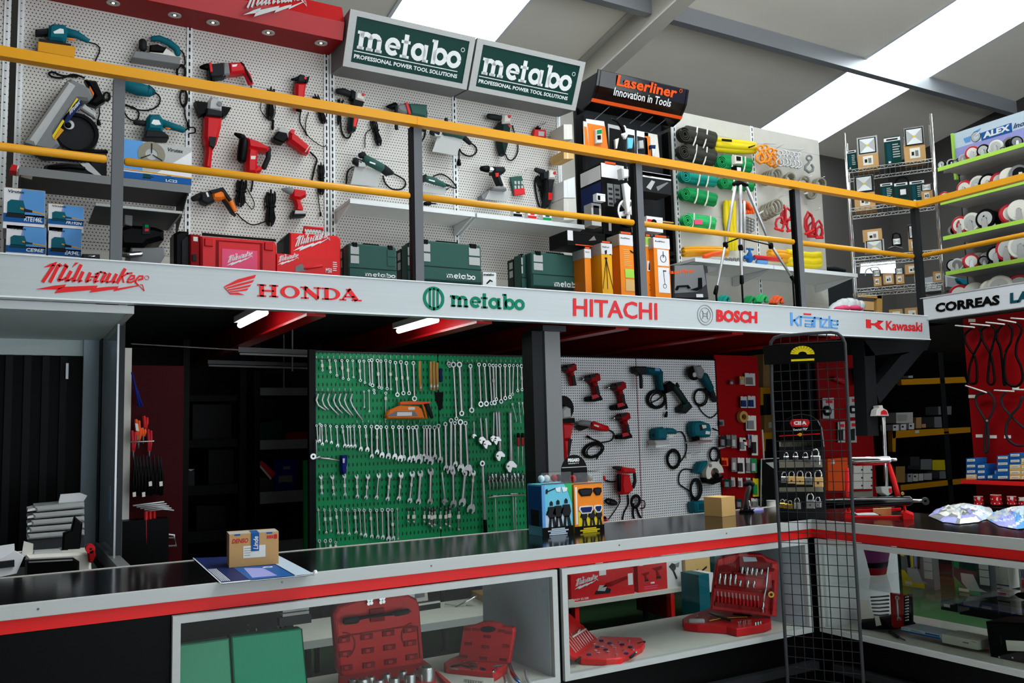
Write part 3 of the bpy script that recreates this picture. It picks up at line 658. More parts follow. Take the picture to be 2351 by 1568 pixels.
# ---- helpers for cartons and cases ------------------------------------------
def rbox(t, key, mat, x0, y0, x1, y1, depth, b=0):
    A, B = P[0].at(x0, y0), P[0].at(x1, y1); u, v = P[0].u, P[0].v
    du, dv = (B-A).dot(u), (B-A).dot(v)
    t.m(key, mat).prism([A, A+u*du, A+u*du+v*dv, A+v*dv], P[0].n, -depth, 0, b); return t
def fr(x0, y0, x1, y1):
    """front rectangle as unit-square mapper (a to the right, b up)"""
    A, B = P[0].at(x0, y0), P[0].at(x1, y1); u, v = P[0].u, P[0].v
    du, dv = (B-A).dot(u), (A-B).dot(v); O = A-v*dv
    return O, u*du, v*dv, P[0].n
def dec(t, key, mat, f, q, d=.0, th=.002):
    O, U, W, n = f
    t.m(key, mat).prism([O+U*a+W*b for a, b in q], n, d, d+th); return t
def rec(t, key, mat, f, a0, b0, a1, b1, d=.0, th=.002):
    return dec(t, key, mat, f, [(a0, b0), (a1, b0), (a1, b1), (a0, b1)], d, th)
def word(t, key, mat, f, s_, a0, b0, a1, b1, d=.0035, bold=.02, shear=0, rise=0):
    O, U, W, n = f; vs, fs = glyphs(s_, bold, shear)
    t.m(key, mat).add([O+U*(a0+a*(a1-a0))+W*(b0+b*(b1-b0)+a*rise)+n*d for a, b in vs], fs); return t
def logo(t, key, mat, f, lg, a0, b0, a1, b1, d=.002, th=.002, rise=0):
    O, U, W, n = f; mb = t.m(key, mat)
    for sh in lg: mb.prism([O+U*(a0+a*(a1-a0))+W*(b0+b*(b1-b0)+a*rise) for a, b in sh], n, d, d+th)
    return t
def lines(t, key, mat, f, a0, a1, b0, b1, n, h=.4):
    """rows of small print"""
    for k in range(n):
        b = b1-(b1-b0)*(k+.5)/n; e = a1-(a1-a0)*random.uniform(0, .35); rec(t, key, mat, f, a0, b-h*(b1-b0)/n/2, e, b+h*(b1-b0)/n/2, .0, .0015)
# ---- black shelf, its stock, cartons below ----------------------------------
Z(0, 300, 3.9183); YS = 5.52; on(YP(YS))
a = P[0].at(110, 480); b = P[0].at(1715, 540); zs = P[0].at(1715, 500).z
t = T('wall_shelf', 'dark metal shelf under the cutting machine and the white and blue carton', 'shelf')
t.m('board', 'darkgrey').bx(.035, b.x, YS, YW-.02, zs-.02, zs); t.m('lip', 'grey').bx(.035, b.x, YS-.006, YS, zs-.045, zs+.004)
t.m('bracket#0', 'darkgrey').prism([V((b.x-.012, YS+.01, zs-.02)), V((b.x-.012, YW-.02, zs-.02)), V((b.x-.012, YW-.02, zs-.2)), V((b.x-.012, YW-.06, zs-.2))], V((1, 0, 0)), 0, .006)
t.m('bracket#1', 'darkgrey').prism([V((.04, YS+.01, zs-.02)), V((.04, YW-.02, zs-.02)), V((.04, YW-.02, zs-.2)), V((.04, YW-.06, zs-.2))], V((1, 0, 0)), 0, .006)
on(YP(YS+.02))
def product(t, f, body, dark, a, b, s_):
    """printed picture of a tool on a carton"""
    dec(t, 'print', body, f, [(a+x*s_, b+y*s_) for x, y in ((-.5, -.45), (.5, -.45), (.55, -.1), (.4, .5), (-.3, .5), (-.5, .3))], .001)
    dec(t, 'print', dark, f, [(a+x*s_, b+y*s_) for x, y in ((-.6, -.75), (.6, -.75), (.5, -.42), (-.5, -.42))], .001)
    dec(t, 'print', dark, f, [(a+x*s_, b+y*s_) for x, y in ((.45, -.05), (.95, -.15), (.95, -.3), (.45, -.3))], .002)
t = T('carton', 'white and blue tool carton printed with a three-spoke disc, on the dark shelf', 'box')
A = P[0].at(1070, 68); rbox(t, '', 'paper', 1070, 68, 1722, 492, .16); f = fr(1070, 68, 1722, 492)
rec(t, 'print', 'skyblue', f, 0, .2, .32, 1); rec(t, 'print', 'blue', f, 0, 0, 1, .17); dec(t, 'print', 'yellow', f, [(0, .22), (1, .17), (1, .2), (0, .25)], .0005)
dec(t, 'print', 'lightgrey', f, [(.32, .2), (.5, .2), (1, .9), (1, 1), (.32, 1)], 0, .001)
O, U, W, n = f; t.m('print', 'rope').ann(O+U*.44+W*.69, n, .035, .078, .002, .004, 24)
for k in (90, 210, 330): dec(t, 'print', 'ink', f, [(.44+.17*math.cos(math.radians(k+q))*r_, .69+.28*math.sin(math.radians(k+q))*r_) for q, r_ in ((-20, .1), (20, .1), (3, 1), (-3, 1))], .004)
word(t, 'print', 'ink', f, 'Virutex', .66, .82, .88, .92, .003, shear=.2); lines(t, 'print', 'white', f, .02, .2, .45, .95, 7)
product(t, f, 'tealdk', 'ink', .38, .12, .1); product(t, f, 'blue', 'tealdk', .68, .14, .08); word(t, 'print', 'white', f, 'LC22', .64, .02, .8, .09)
t = T('belt_sander', 'silver and black sander lying on the dark shelf below the cutting machine', 'sander')
t.p('body', 'charcoal', '380,370 400,310 550,285 720,300 880,370 800,395 600,390', -.12, 0, .01).p('sole', 'steel', '720,295 800,290 920,410 880,415 790,360', -.1, .01).t('handle', 'black', '440,330,20 620,320,22 760,340,16', d=.01)
t = T('small_carton', 'flat red, white and blue box at the left end of the dark shelf', 'box')
t.p('', 'paper', '150,310 305,350 290,400 150,365', -.1, 0).p('end', 'red', '85,355 110,300 160,312 145,365', -.1, .001).p('print', 'skyblue', '200,340 305,352 290,400 200,378', .0, .002)
t = T('drop_saw_arm', 'black tool arm resting on the dark shelf behind the railing post', 'tool')
t.t('', 'black', '560,200,20 800,190,26 960,190,20', d=-.2); t.p('foot', 'charcoal', '800,200 960,200 960,420 860,420', -.25, -.12)
on(YP(5.3))
def virutex(label, x0, y0, x1, y1, code, kind, dark=.25):
    t = T('carton', label, 'box', 'blue tool cartons at the lower left'); rbox(t, '', 'paper', x0, y0, x1, y1+60, .28); f = fr(x0, y0, x1, y1)
    rec(t, 'print', 'skyblue', f, .42, .2, 1, 1); dec(t, 'print', 'lilac', f, [(.3, .25), (.75, .25), (.9, .6), (.55, 1), (.42, 1)], 0, .0015); rec(t, 'print', 'blue', f, 0, 0, 1, dark); dec(t, 'print', 'yellow', f, [(.4, .4), (1, .28), (1, .32), (.4, .45)], .0015)
    word(t, 'print', 'ink', f, 'Virutex', .1, .86, .5, .95, .004, shear=.2); lines(t, 'print', 'white', f, .62, .95, .5, .95, 8)
    product(t, f, 'teal', 'tealdk' if kind else 'ink', .3, .45, .38 if kind else .42); word(t, 'print', 'white', f, code, .5, .05, .95, .2, .003, 0.03, .15)
    t.m('top_flap', 'card').prism([f[0]+f[2]+f[1]*a-f[3]*b for a, b in ((0, 0), (1, 0), (1, .28), (0, .28))], V((0, 0, 1)), 0, .003)
virutex('blue sander carton, upper left of the four, largest front', 38, 510, 398, 845, 'RTE146L', 0)
virutex('blue carton with a router picture, upper right of the four', 438, 655, 750, 862, 'FR192N', 1)
virutex('blue carton with a planer picture, lower left of the four', 60, 850, 410, 1112, 'CE96E', 1)
virutex('blue sander carton, lower right of the four', 440, 868, 728, 1138, 'EA94L', 0)
# bench machine under the shelf
on(YP(5.2))
t = T('table_saw', 'black bench saw with a flat metal table, under the dark shelf', 'saw')
q = [P[0].at(a, b) for a, b in ((835, 712), (1330, 692))]; zt_ = q[0].z
t.m('table', 'darkgrey').bx(q[0].x, P[0].at(1380, 710).x+.12, 5.05, 5.5, zt_-.012, zt_-.004); t.m('table_edge', 'lightgrey').bx(q[0].x, P[0].at(1380, 710).x+.12, 5.04, 5.05, zt_-.014, zt_)
t.m('table_edge').bx(P[0].at(1380, 710).x+.12, P[0].at(1380, 710).x+.13, 5.04, 5.5, zt_-.014, zt_)
t.p('leg#0', 'grey', '1120,745 1195,745 1190,860 1120,840', -.05, .0, .005).p('motor', 'black', '1060,870 1180,840 1400,860 1480,890 1480,975 1340,1010 1300,1050 1080,1040', -.22, .02, .03)
t.p('switch_box', 'charcoal', '1285,835 1350,835 1350,930 1280,930', .02, .03).p('switch_box/button#0', 'slinggreen', '1302,845 1338,845 1338,872 1302,872', .03, .036).p('switch_box/button#1', 'caseRed', '1302,880 1338,880 1338,905 1302,905', .03, .036)
t.p('side_guard', 'yellow', '1045,960 1080,965 1075,1020 1045,1030', 0, .03, .005).p('side_plate', 'lightgrey', '1040,800 1060,800 1068,950 1045,950', 0, .02).p('base', 'grey', '1180,1050 1480,1050 1490,1120 1440,1200 1150,1200', -.25, 0, .01).t('base/rim', 'chrome', '1090,1110,26 1180,1118,30 1270,1110,26', d=.03)
t.p('leg#1', 'darkgrey', '740,1105 900,1110 900,1180 740,1180', -.2, 0, .01).t('knob', 'chrome', '800,1135,12 850,1130,12', d=.02)
# ---- red cases --------------------------------------------------------------
Z(400, 400, 3.9183); on(YP(5.44))
t = T('tool_case', 'black plastic case at the left end of the red case row', 'case', 'red and black tool cases')
t.p('', 'black', '0,530 50,505 135,512 135,860 0,860', -.22, -.06, .02).p('ridge', 'charcoal', '70,600 110,560 130,560 130,860 70,860', -.06, -.045)
t = T('tool_case', 'narrow red case standing between the black case and the wide red case', 'case', 'red and black tool cases')
t.p('', 'darkred', '140,535 234,545 234,860 140,860', -.2, -.02, .01).p('label_plate', 'offwhite', '172,560 212,565 212,605 172,600', -.02, -.017).p('latch', 'charcoal', '165,720 200,720 200,780 165,780', -.02, -.01)
t = T('tool_case', 'wide red tool case with a pale logo plate, seen above the fascia', 'case', 'red and black tool cases')
t.p('shell', 'caseRed', '238,552 905,602 925,640 925,900 240,900', -.18, 0, .015); t.p('shell/panel', 'darkred', '378,590 795,620 795,900 375,900', 0, .004).p('shell/panel', 'caseRed', '398,605 770,632 770,900 398,900', .004, .008, .002).p('label_plate', 'pink', '430,668 748,690 748,900 428,900', .008, .011)
f0 = (470, 835, 700, 815, 470, 700); t.lg('label_plate/lettering', 'white', LG_MIL, (470, 835), (708, 780), (470, 735), d=.013)
for k, (xa, ya) in enumerate(((275, 575), (815, 612))): t.p('latch#%d' % k, 'red', f'{xa},{ya} {xa+75},{ya+5} {xa+75},{ya+75} {xa},{ya+68}', 0, .012, .004)
t.p('back_edge', 'black', '250,525 480,548 915,585 915,604 250,552', -.185, -.18)
t = T('tool_case', 'upright red case with a folding handle and big pale script logo', 'case', 'red and black tool cases')
t.p('shell', 'brightred', '1038,522 1470,552 1500,580 1505,920 1035,920', -.14, -.03, .012).p('side', 'black', '985,575 1036,522 1036,760 985,700', -.2, -.035); t.lg('lettering', 'paper', LG_MIL, (1072, 705), (1405, 640), (1072, 560), d=-.025)
t.t('handle', 'red', '1165,530,12 1168,478,14 1335,490,14 1335,545,12', d=-.08)
t = T('carton', 'red tool carton with a grinder picture, in front of the upright red case', 'box')
rbox(t, '', 'brightred', 925, 712, 1488, 930, .02); t.lg('print', 'paper', LG_MIL, (930, 825), (1120, 790), (930, 735), d=.002)
t.p('print', 'grey', '1090,830 1150,805 1190,870 1090,880', 0, .002).t('print', 'caseRed', '1170,850,10 1330,825,12', d=.001); f = fr(925, 712, 1488, 930); lines(t, 'print', 'paper', f, .89, .97, .3, .82, 5); word(t, 'print', 'paper', f, 'M50', .77, .2, .87, .45)
# ---- green cases ------------------------------------------------------------
Z(750, 350, 3.9183)
def gcase(label, x0, y0, x1, y1, Y, lw=None, hl=None, blanks=((.04, .52), (.8, .97)), extra=None):
    on(YP(Y)); t = T('tool_case', label, 'case', 'green tool cases')
    A, B = P[0].at(x0, y0), P[0].at(x1, y1); u, v = P[0].u, P[0].v; du, dv = (B-A).dot(u), (A-B).dot(v); O = A-v*dv; n = P[0].n
    f = (O, u*du, v*dv, n)
    t.m('shell', 'metagreen').prism([O, O+u*du, O+u*du+v*dv*.96, O+u*du*.97+v*dv, O+u*du*.03+v*dv, O+v*dv*.96], n, -.1, 0, .01)
    t.m('back_shell', 'metadk').prism([O, O+u*du, O+u*du+v*dv*.95, O+v*dv*.95], n, -.2, -.105, .01)
    for i, a in enumerate((.04, .80)):
        for j, b in enumerate((.48, .72)):
            rec(t, 'window#%d' % (2*i+j), 'lightgrey' if (i == 0 or extra) else 'metagreen', f, a, b, a+.17, b+.2, 0, .004)
    rec(t, 'band', 'metadk', f, 0, .36, 1, .38, 0, .003); rec(t, 'band#1', 'metagreen', f, .02, .05, .98, .34, 0, .006)
    logo(t, 'lettering', 'white', f, LG_META, *(lw or (.4, .1, .92, .3)), d=.008)
    t.m('handle', 'black').prism([O+u*du*a+v*dv*b for a, b in ((.3, .97), (.34, 1.05), (.66, 1.05), (.7, .97), (.64, .97), (.62, 1.01), (.38, 1.01), (.36, .97))], n, -.07, -.03)
    for k, a in enumerate((.08, .82)): t.m('latch#%d' % k, 'black').prism([O+u*du*(a+x)+v*dv*b for x, b in ((0, .9), (.1, .9), (.1, 1.02), (0, 1.02))], n, -.02, .006, .003)
    for k in (0, 1): t.m('side_label#%d' % k, 'lightgrey').box(O-u*.001+v*dv*(.45+.24*k)-n*.17, n*.05, -u*.001, v*dv*.18)
    return t
gcase('green tool case left of the second railing post, lettering half hidden', 195, 812, 632, 1190, 5.42, lw=(.32, .16, .95, .28))
gcase('green tool case standing directly behind the second railing post', 725, 820, 800, 1200, 5.5, lw=(.3, .1, .6, .15))
gcase('green tool case right of the second railing post, white lettering fully visible', 800, 782, 1398, 1190, 5.42, lw=(.44, .1, .88, .25), extra=1)
gcase('green tool case at the far right, touching the orange cartons', 1838, 890, 2318, 1240, 5.42, lw=(.4, .04, .88, .22))
gcase('dark green tool case just behind and left of the rightmost green case', 1745, 918, 1822, 1250, 5.5, lw=(.3, .05, .6, .1))
on(YP(5.4)); t = T('leaflet', 'small white leaflet with a drill drawing between two green cases', 'paper')
t.p('', 'white', '1405,1075 1525,1082 1525,1215 1405,1210', -.02, 0).x('lettering', 'ink', 'metabo', 1412, 1108, 1508, 1110, 22, bold=.04).t('drawing', 'ink', '1440,1180,6 1470,1150,9 1490,1160,6', d=0)
# ---- white shelf and tools under the green signs ----------------------------
Z(750, 350, 3.9183); on(XP(2.02)); a = P[0].at(195, 412); YL = a.y; zs = a.z
def wshelf(label, x0, x1, YL, zs, ends=()):
    t = T('wall_shelf', label, 'shelf', 'white metal shelves'); t.m('board', 'white').bx(x0, x1, YL, YW-.005, zs-.028, zs-.004); t.m('lip', 'white').bx(x0, x1, YL-.008, YL, zs-.034, zs)
    for i, xx in enumerate((x0+.004, x1-.016)): t.m('bracket#%d' % i, 'white').prism([V((xx, YL+.02, zs-.03)), V((xx, YW-.01, zs-.03)), V((xx, YW-.01, zs-.11)), V((xx, YW-.05, zs-.11))], V((1, 0, 0)), 0, .012)
    return t
wshelf('long white metal shelf under the tools, left half', 2.03, 3.005, YL, zs); wshelf('long white metal shelf under the tools, right half', 3.02, 4.0, YL, zs)
on(YP(YL+.1)); t = T('rubber_bung', 'small black bung lying on the white shelf by the second post', 'bung'); t.t('', 'black', '880,462,16 900,460,20 930,458,20', d=0).t('tip', 'charcoal', '940,458,8 985,462,6', d=0)
for i, x_ in enumerate((1720, 1850, 1985)):
    t = T('small_box', ['black and white small box on the white shelf, leftmost of three', 'small box with a red top on the white shelf, middle of three', 'small green-based box on the white shelf, rightmost of three'][i], 'box', 'small boxes on the white shelf')
    y_ = 530+(x_-1720)*.13; t.p('', 'white', f'{x_-40},{y_-10} {x_+40},{y_} {x_+40},{y_+55} {x_-40},{y_+45}', -.05, 0); t.p('print', ['black', 'red', 'slinggreen'][i], f'{x_-38},{y_+18} {x_+38},{y_+26} {x_+38},{y_+50} {x_-38},{y_+42}', 0, .002); t.p('print#1', ['ink', 'caseRed', 'teal'][i], f'{x_-15},{y_-10} {x_+20},{y_-6} {x_+20},{y_+18} {x_-15},{y_+14}', 0, .002)
on(YP(YW)); Z(750, 0, 3.9183)
t = T('angle_grinder', 'black and silver grinder hanging by its side handle, top left under the green sign', 'grinder')
t.t('side_handle', 'charcoal', '95,820,26 150,825,34 215,850,30', d=.06).p('guard', 'black', '225,805 262,825 258,900 225,880', .03, .09).p('gear_head', 'offwhite', '262,815 345,825 350,890 335,915 255,890', .03, .1, .02).c('gear_head/button', 'caseRed', 330, 850, 14, .1, .106).p('collar', 'black', '245,890 338,915 325,955 240,940', .03, .1).p('body', 'metadk', '235,940 300,955 295,1060 268,1170 225,1180 212,1130', .03, .1, .02).p('body/badge', 'brightred', '250,1050 282,1055 262,1140 240,1135', .1, .102)
t.w('cord', 'cable', '225,1180 205,1235 165,1235 135,1180 125,1060 130,960 150,900', 7)
bundle('flat black cord hanging left of the grinder under the green sign', 110, 890, 105, 1120, 26)
t = T('hammer_drill', 'dark green hammer drill with a red ring, partly behind the handrail', 'drill')
t.t('chuck', 'black', '540,960,10 580,960,26 620,955,36', d=.06).t('side_handle', 'charcoal', '625,960,16 625,1080,16 628,1160,18', d=.09).p('gearbox', 'grey', '640,940 715,925 745,1020 690,1010 640,985', .03, .1, .015).p('collar', 'caseRed', '708,922 730,920 760,1022 738,1020', .03, .11).p('body', 'metagreen', '732,922 910,935 915,1080 880,1085 870,1050 760,1030', .03, .1, .02).p('grip', 'charcoal', '870,1000 915,1000 905,1170 870,1165', .04, .09, .015).w('cord', 'cable', '890,1165 880,1230 850,1275', 7)
bundle('black cord bundle hanging on the tool wall left of the second post', 415, 1080, 475, 1300, 60, [(400, 1160), (350, 1210), (345, 1330)])
t = T('polisher', 'green grinder resting on a grey sloping holder, partly behind the handrail', 'grinder', 'tools on sloping holders')
t.p('holder', 'lightgrey', '1000,1218 1225,1245 1170,1400 950,1362', .1, .108).p('holder', 'grey', '1000,1218 1225,1245 1225,1250 1000,1224', .02, .1); t.t('gear_head', 'charcoal', '940,1190,26 1000,1200,34', d=.11).p('guard', 'lightgrey', '960,1165 1030,1175 1035,1225 980,1225', .05, .13).t('body', 'metagreen', '1060,1190,32 1150,1200,36 1220,1225,30', d=.11).t('grip', 'charcoal', '1220,1225,28 1290,1290,20', d=.1).t('side_knob', 'charcoal', '1075,1070,18 1075,1150,20', d=.12).w('cord', 'cable', '1280,1275 1340,1320 1345,1370 1290,1405 1220,1380 1195,1340', 7)
t = T('mains_plug', 'black mains plug hanging below the upper grey holder', 'plug'); t.w('cord', 'cable', '1190,1350 1192,1420', 6).t('', 'black', '1190,1430,10 1190,1480,22', d=.02)
t = T('angle_grinder', 'silver-headed grinder hanging vertically, right panel behind the handrail', 'grinder')
t.t('side_handle', 'charcoal', '1455,1045,26 1510,1055,30 1570,1065,24', d=.06).p('gear_head', 'offwhite', '1590,1018 1665,1025 1670,1100 1585,1110', .03, .1, .02).c('gear_head/button', 'caseRed', 1645, 1048, 14, .1, .106).p('body', 'metadk', '1580,1105 1665,1110 1660,1200 1640,1300 1615,1390 1585,1380 1560,1260', .03, .1, .02).p('switch', 'caseRed', '1630,1120 1655,1122 1645,1150', .1, .104).p('guard', 'black', '1570,1090 1590,1100 1560,1170 1510,1160', .03, .08).w('cord', 'cable', '1610,1385 1630,1430 1670,1440 1710,1390 1720,1310 1690,1200 1670,1130', 6)
t = T('jigsaw_blades_pack', 'small red and black hand tool hanging from a wire hook, right panel', 'tool'); t.p('', 'caseRed', '1870,1160 1975,1165 1978,1240 1860,1235', .02, .05, .006).p('window', 'lightgrey', '1905,1180 1960,1184 1955,1225 1905,1220', .05, .053).p('top', 'black', '1880,1150 1900,1130 1930,1150 1925,1165', .03, .05).t('hook', 'steel', '1910,1145,4 1975,1100,4', d=.05)
Z(750, 350, 3.9183)
t = T('polisher', 'green angle polisher on a grey sloping holder, left of the second post', 'grinder', 'tools on sloping holders')
t.p('holder', 'lightgrey', '255,130 500,162 450,305 215,285', .1, .108).p('holder', 'grey', '255,130 500,162 500,168 255,137', .02, .1).t('gear_head', 'charcoal', '250,75,36 300,100,40', d=.11).p('guard', 'lightgrey', '290,70 345,95 350,130 290,125', .05, .14).t('side_knob', 'charcoal', '300,30,26 335,20,30', d=.12).t('body', 'metagreen', '345,60,44 430,105,44 500,140,40', d=.12).t('grip', 'charcoal', '500,140,42 545,175,44 590,185,20', d=.11).p('badge', 'white', '388,80 440,98 438,110 386,92', .16, .162).w('cord', 'cable', '590,185 690,240 710,290 670,330 590,330 530,280 505,210', 7).w('cord', 'cable', '240,130 190,170 178,280', 7)
t = T('belt_file', 'slim green power file on a grey sloping holder, right of the second post', 'grinder', 'tools on sloping holders')
t.p('holder', 'lightgrey', '855,290 1090,318 1060,380 855,352', .1, .108).t('body', 'metagreen', '890,235,32 960,255,36 1060,295,22', d=.12).p('nose', 'charcoal', '875,200 895,195 925,245 880,260', .08, .14).t('tail', 'charcoal', '1060,290,18 1120,305,8 1080,335,6', d=.12).p('badge', 'white', '920,240 975,255 972,266 918,250', .155, .157).w('cord', 'cable', '960,215 1020,195 1080,215 1140,270 1168,320 1120,310', 6)
t = T('cordless_drill', 'black and chrome cordless drill standing on a grey sloping holder', 'drill')
t.p('holder', 'lightgrey', '1470,332 1665,352 1620,445 1425,420', .1, .108).p('holder', 'grey', '1395,385 1470,332 1430,420 1400,412', .02, .1).t('chuck', 'black', '1390,145,22 1420,148,30 1450,150,34', d=.12).t('sleeve', 'chrome', '1455,152,28 1505,158,34', d=.12).p('body', 'charcoal', '1505,120 1610,125 1622,160 1600,185 1510,185', .07, .16, .02).p('grip', 'charcoal', '1510,180 1560,185 1600,290 1560,300', .08, .14, .015).p('grip_panel', 'offwhite', '1550,200 1585,200 1625,320 1590,315', .07, .12, .01).p('trigger', 'caseRed', '1518,185 1550,182 1545,215 1525,220', .14, .15).p('battery', 'grey', '1495,330 1500,305 1560,298 1620,318 1625,340', .05, .16, .01)
t = T('bit_set', 'green and red bit set hanging from a wire hook', 'tool set'); t.p('', 'metagreen', '1652,220 1758,208 1788,375 1690,388', .02, .035, .004).p('lower_cover', 'caseRed', '1686,330 1780,318 1790,375 1690,387', .035, .045, .004); t.t('hook', 'steel', '1725,205,4 1805,150,4', d=.04)
for k in range(6): t.p('bit#%d' % k, 'lightgrey', f'{1688+30*(k%3)},{258+40*(k//3)} {1706+30*(k%3)},{256+40*(k//3)} {1710+30*(k%3)},{285+40*(k//3)} {1692+30*(k%3)},{287+40*(k//3)}', .035, .04)
t = T('angle_grinder', 'black slim grinder with a silver head, rightmost tool under the green signs', 'grinder')
t.t('side_handle', 'charcoal', '1880,155,22 1950,180,30', d=.07).p('gear_head', 'offwhite', '2000,165 2025,148 2070,160 2065,240 1990,235', .03, .1, .02).c('gear_head/button', 'caseRed', 2052, 185, 14, .1, .106).p('collar', 'charcoal', '1955,180 2000,160 1998,235 1960,230', .03, .1).p('body', 'charcoal', '1985,230 2065,235 2040,340 2030,440 2005,490 1970,480 1985,360', .03, .1, .02).p('body/badge', 'brightred', '1995,360 2032,365 2025,425 1995,425', .1, .102).w('cord', 'cable', '1960,240 1890,220 1875,300 1900,440 1915,490', 8)
bundle('thick black cord hanging left of the rightmost grinder', 1905, 220, 1975, 470, 60)
# boxes in the gap beside the black cabinet
on(YP(5.75)); Z(1250, 150, 3.357)
for i, (y0, y1, l_) in enumerate(((455, 570, 'pale carton in the gap beside the black cabinet, top'), (655, 720, 'yellowish carton in the gap beside the black cabinet, below the handrail'), (860, 1020, 'white carton in the gap beside the black cabinet, middle'), (1025, 1190, 'cream carton in the gap beside the black cabinet, lowest'))):
    t = T('carton', l_, 'box', 'cartons in the gap'); t.p('', ['offwhite', 'cardlt', 'white', 'offwhite'][i], f'{148},{y0+30 if i==2 else y0} {212+i*10},{y0} {216+i*12},{y1} {150},{y1}', -.2, 0); t.p('tape', 'label', f'{175},{y0+20} {182},{y0+20} {184},{y1} {176},{y1}', 0, .001)
# ---- black cabinet with the curved header -----------------------------------
XL0, XL1 = 4.17, 5.15
t = T('display_cabinet', 'black open display cabinet with a curved black header lettered in orange', 'display cabinet')
on(XP(XL1)); Z(0, 0, 1)
pf = [P[0].at(*a) for a in ((1545, 292), (1562, 277), (1571, 256), (1577, 240), (1582, 207))]; th = V((0, .012, .012))
t.m('header', 'gloss').prism(pf+[p+th for p in pf[::-1]], V((1, 0, 0)), -(XL1-XL0), 0)
t.m('header_end', 'black').prism(pf+[V((XL1, YW, pf[-1].z)), V((XL1, YW, pf[0].z+.0))], V((1, 0, 0)), -.03, -.02); t.m('header_end#1', 'black').prism([p-V((XL1-XL0-.03, 0, 0)) for p in pf+[V((XL1, YW, pf[-1].z)), V((XL1, YW, pf[0].z))]], V((1, 0, 0)), -.01, 0)
a, b = pf[1]*.9+pf[2]*.1+V((0, -.004, 0)), pf[1]*.55+pf[2]*.45+V((0, -.004, 0))
t.m('header/stripe', 'laser').prism([V((XL0+.0, p.y, p.z)) for p in (a, b)]+[V((XL1, p.y, p.z)) for p in (b, a)], V((0, -1, -.3)).normalized(), 0, .004)
hn = V((1, 0, 0)).cross(pf[4]-pf[2]).normalized(); hn = hn if hn.y < 0 else -hn
O, U, W = V((XL0, pf[2].y, pf[2].z)), V((XL1-XL0, 0, 0)), V((0, pf[4].y-pf[2].y, pf[4].z-pf[2].z)); f = (O, U, W, hn)
word(t, 'header/lettering', 'laser', f, 'Laserliner', .2, .5, .86, .98, .016, .03); word(t, 'header/lettering#1', 'white', f, 'Innovation in Tools', .19, .06, .82, .42, .016, .015)
t.m('header/mark', 'laser').ann(O+U*.9+W*.88+hn*.012, hn, .012, .016, 0, .003)
t.m('back_panel', 'charcoal').bx(XL0, XL1, YW-.01, YW+.01, 2.445, 4.3)
for i, x_ in enumerate((XL0, XL1-.03)): t.m('side#%d' % i, 'black').bx(x_, x_+.03, 5.9, YW-.01, 2.445, 4.2)
t.m('shelf', 'black').bx(XL0+.03, 4.82, 5.52, YW-.01, 2.98, 3.0); t.m('shelf#1', 'card').bx(XL0+.45, 4.93, 5.66, YW-.01, 3.285, 3.295)
on(YP(YW)); Z(1250, 150, 3.357)
for i, (x0, y0, x1, y1) in enumerate(((385, 420, 500, 320), (550, 420, 640, 350), (655, 450, 745, 375), (740, 470, 835, 395), (815, 510, 930, 420))): t.t('hook#%d' % i, 'darksteel', [(x0, y0), (x1, y1)], 3, .3-.05, rnd=False)
def blister(label, q, mat, extra):
    t = T('blister_pack', label, 'packaged gauge', 'hanging measuring tools'); t.p('card', mat, q, .2, .206)
    for e in extra: t.p(*e)
    return t
t = blister('orange card pack with a grey handheld meter, left of the hanging packs', '322,412 460,432 490,640 345,625', 'paper', (('card/print', 'orange', '330,445 468,470 490,645 345,625', .207, .208), ('meter', 'offwhite', '395,495 445,485 450,600 400,600', .208, .24, .008), ('meter/screen', 'slinggreen', '405,500 440,494 442,525 406,530', .24, .243), ('meter/dial', 'black', '408,540 435,538 436,570 410,572', .24, .243)))
t = blister('white card pack partly behind the orange meter pack', '300,430 325,435 345,625 305,610', 'offwhite', (('card/print', 'orange', '305,470 325,475 343,625 312,610', .207, .208),))
t = blister('grey and black card pack of a camera probe, second of the hanging packs', '490,450 580,470 600,660 500,640', 'lightgrey', (('card/print', 'black', '500,480 590,500 600,660 500,645', .207, .208), ('probe', 'offwhite', '545,570 575,560 560,640 550,640', .208, .23)))
t = blister('card pack with a pale green measuring device, centre of the hanging packs', '615,480 695,500 700,690 620,670', 'paper', (('card/print', 'ink', '635,530 692,540 700,690 630,670', .207, .208), ('device', 'aqua', '640,555 690,560 680,640 645,640', .208, .235, .006)))
t = blister('white and black card pack with a small device, fourth of the hanging packs', '712,502 800,520 800,700 715,690', 'paper', (('card/print', 'ink', '715,545 790,560 800,690 720,680', .207, .208), ('device', 'lightgrey', '730,580 765,575 770,640 735,640', .208, .235, .006)))
t = blister('orange and white card pack with a dark torch, rightmost hanging pack', '770,515 870,535 888,715 775,700', 'offwhite', (('card/print', 'orange', '775,545 815,550 820,705 778,700', .207, .208), ('torch', 'navy', '822,612 862,612 860,640 822,640', .208, .24, .008), ('torch/body', 'chrome', '824,635 862,640 850,705 828,700', .208, .235, .008)))
on(YP(5.7)); t = T('measuring_wheel', 'white road measuring wheel with a fork, hanging in front of the black cabinet', 'measuring wheel')
t.a('tyre', 'black', 648, 1130, 100, 118, .22, .26).a('rim', 'white', 648, 1130, 88, 103, .215, .265)
for k in range(5):
    q = math.radians(72*k+20); t.t('spoke#%d' % k, 'white', [(648+20*math.cos(q), 1130+20*math.sin(q), 16), (648+92*math.cos(q), 1130+92*math.sin(q), 22)], d=.24, flat=.3)
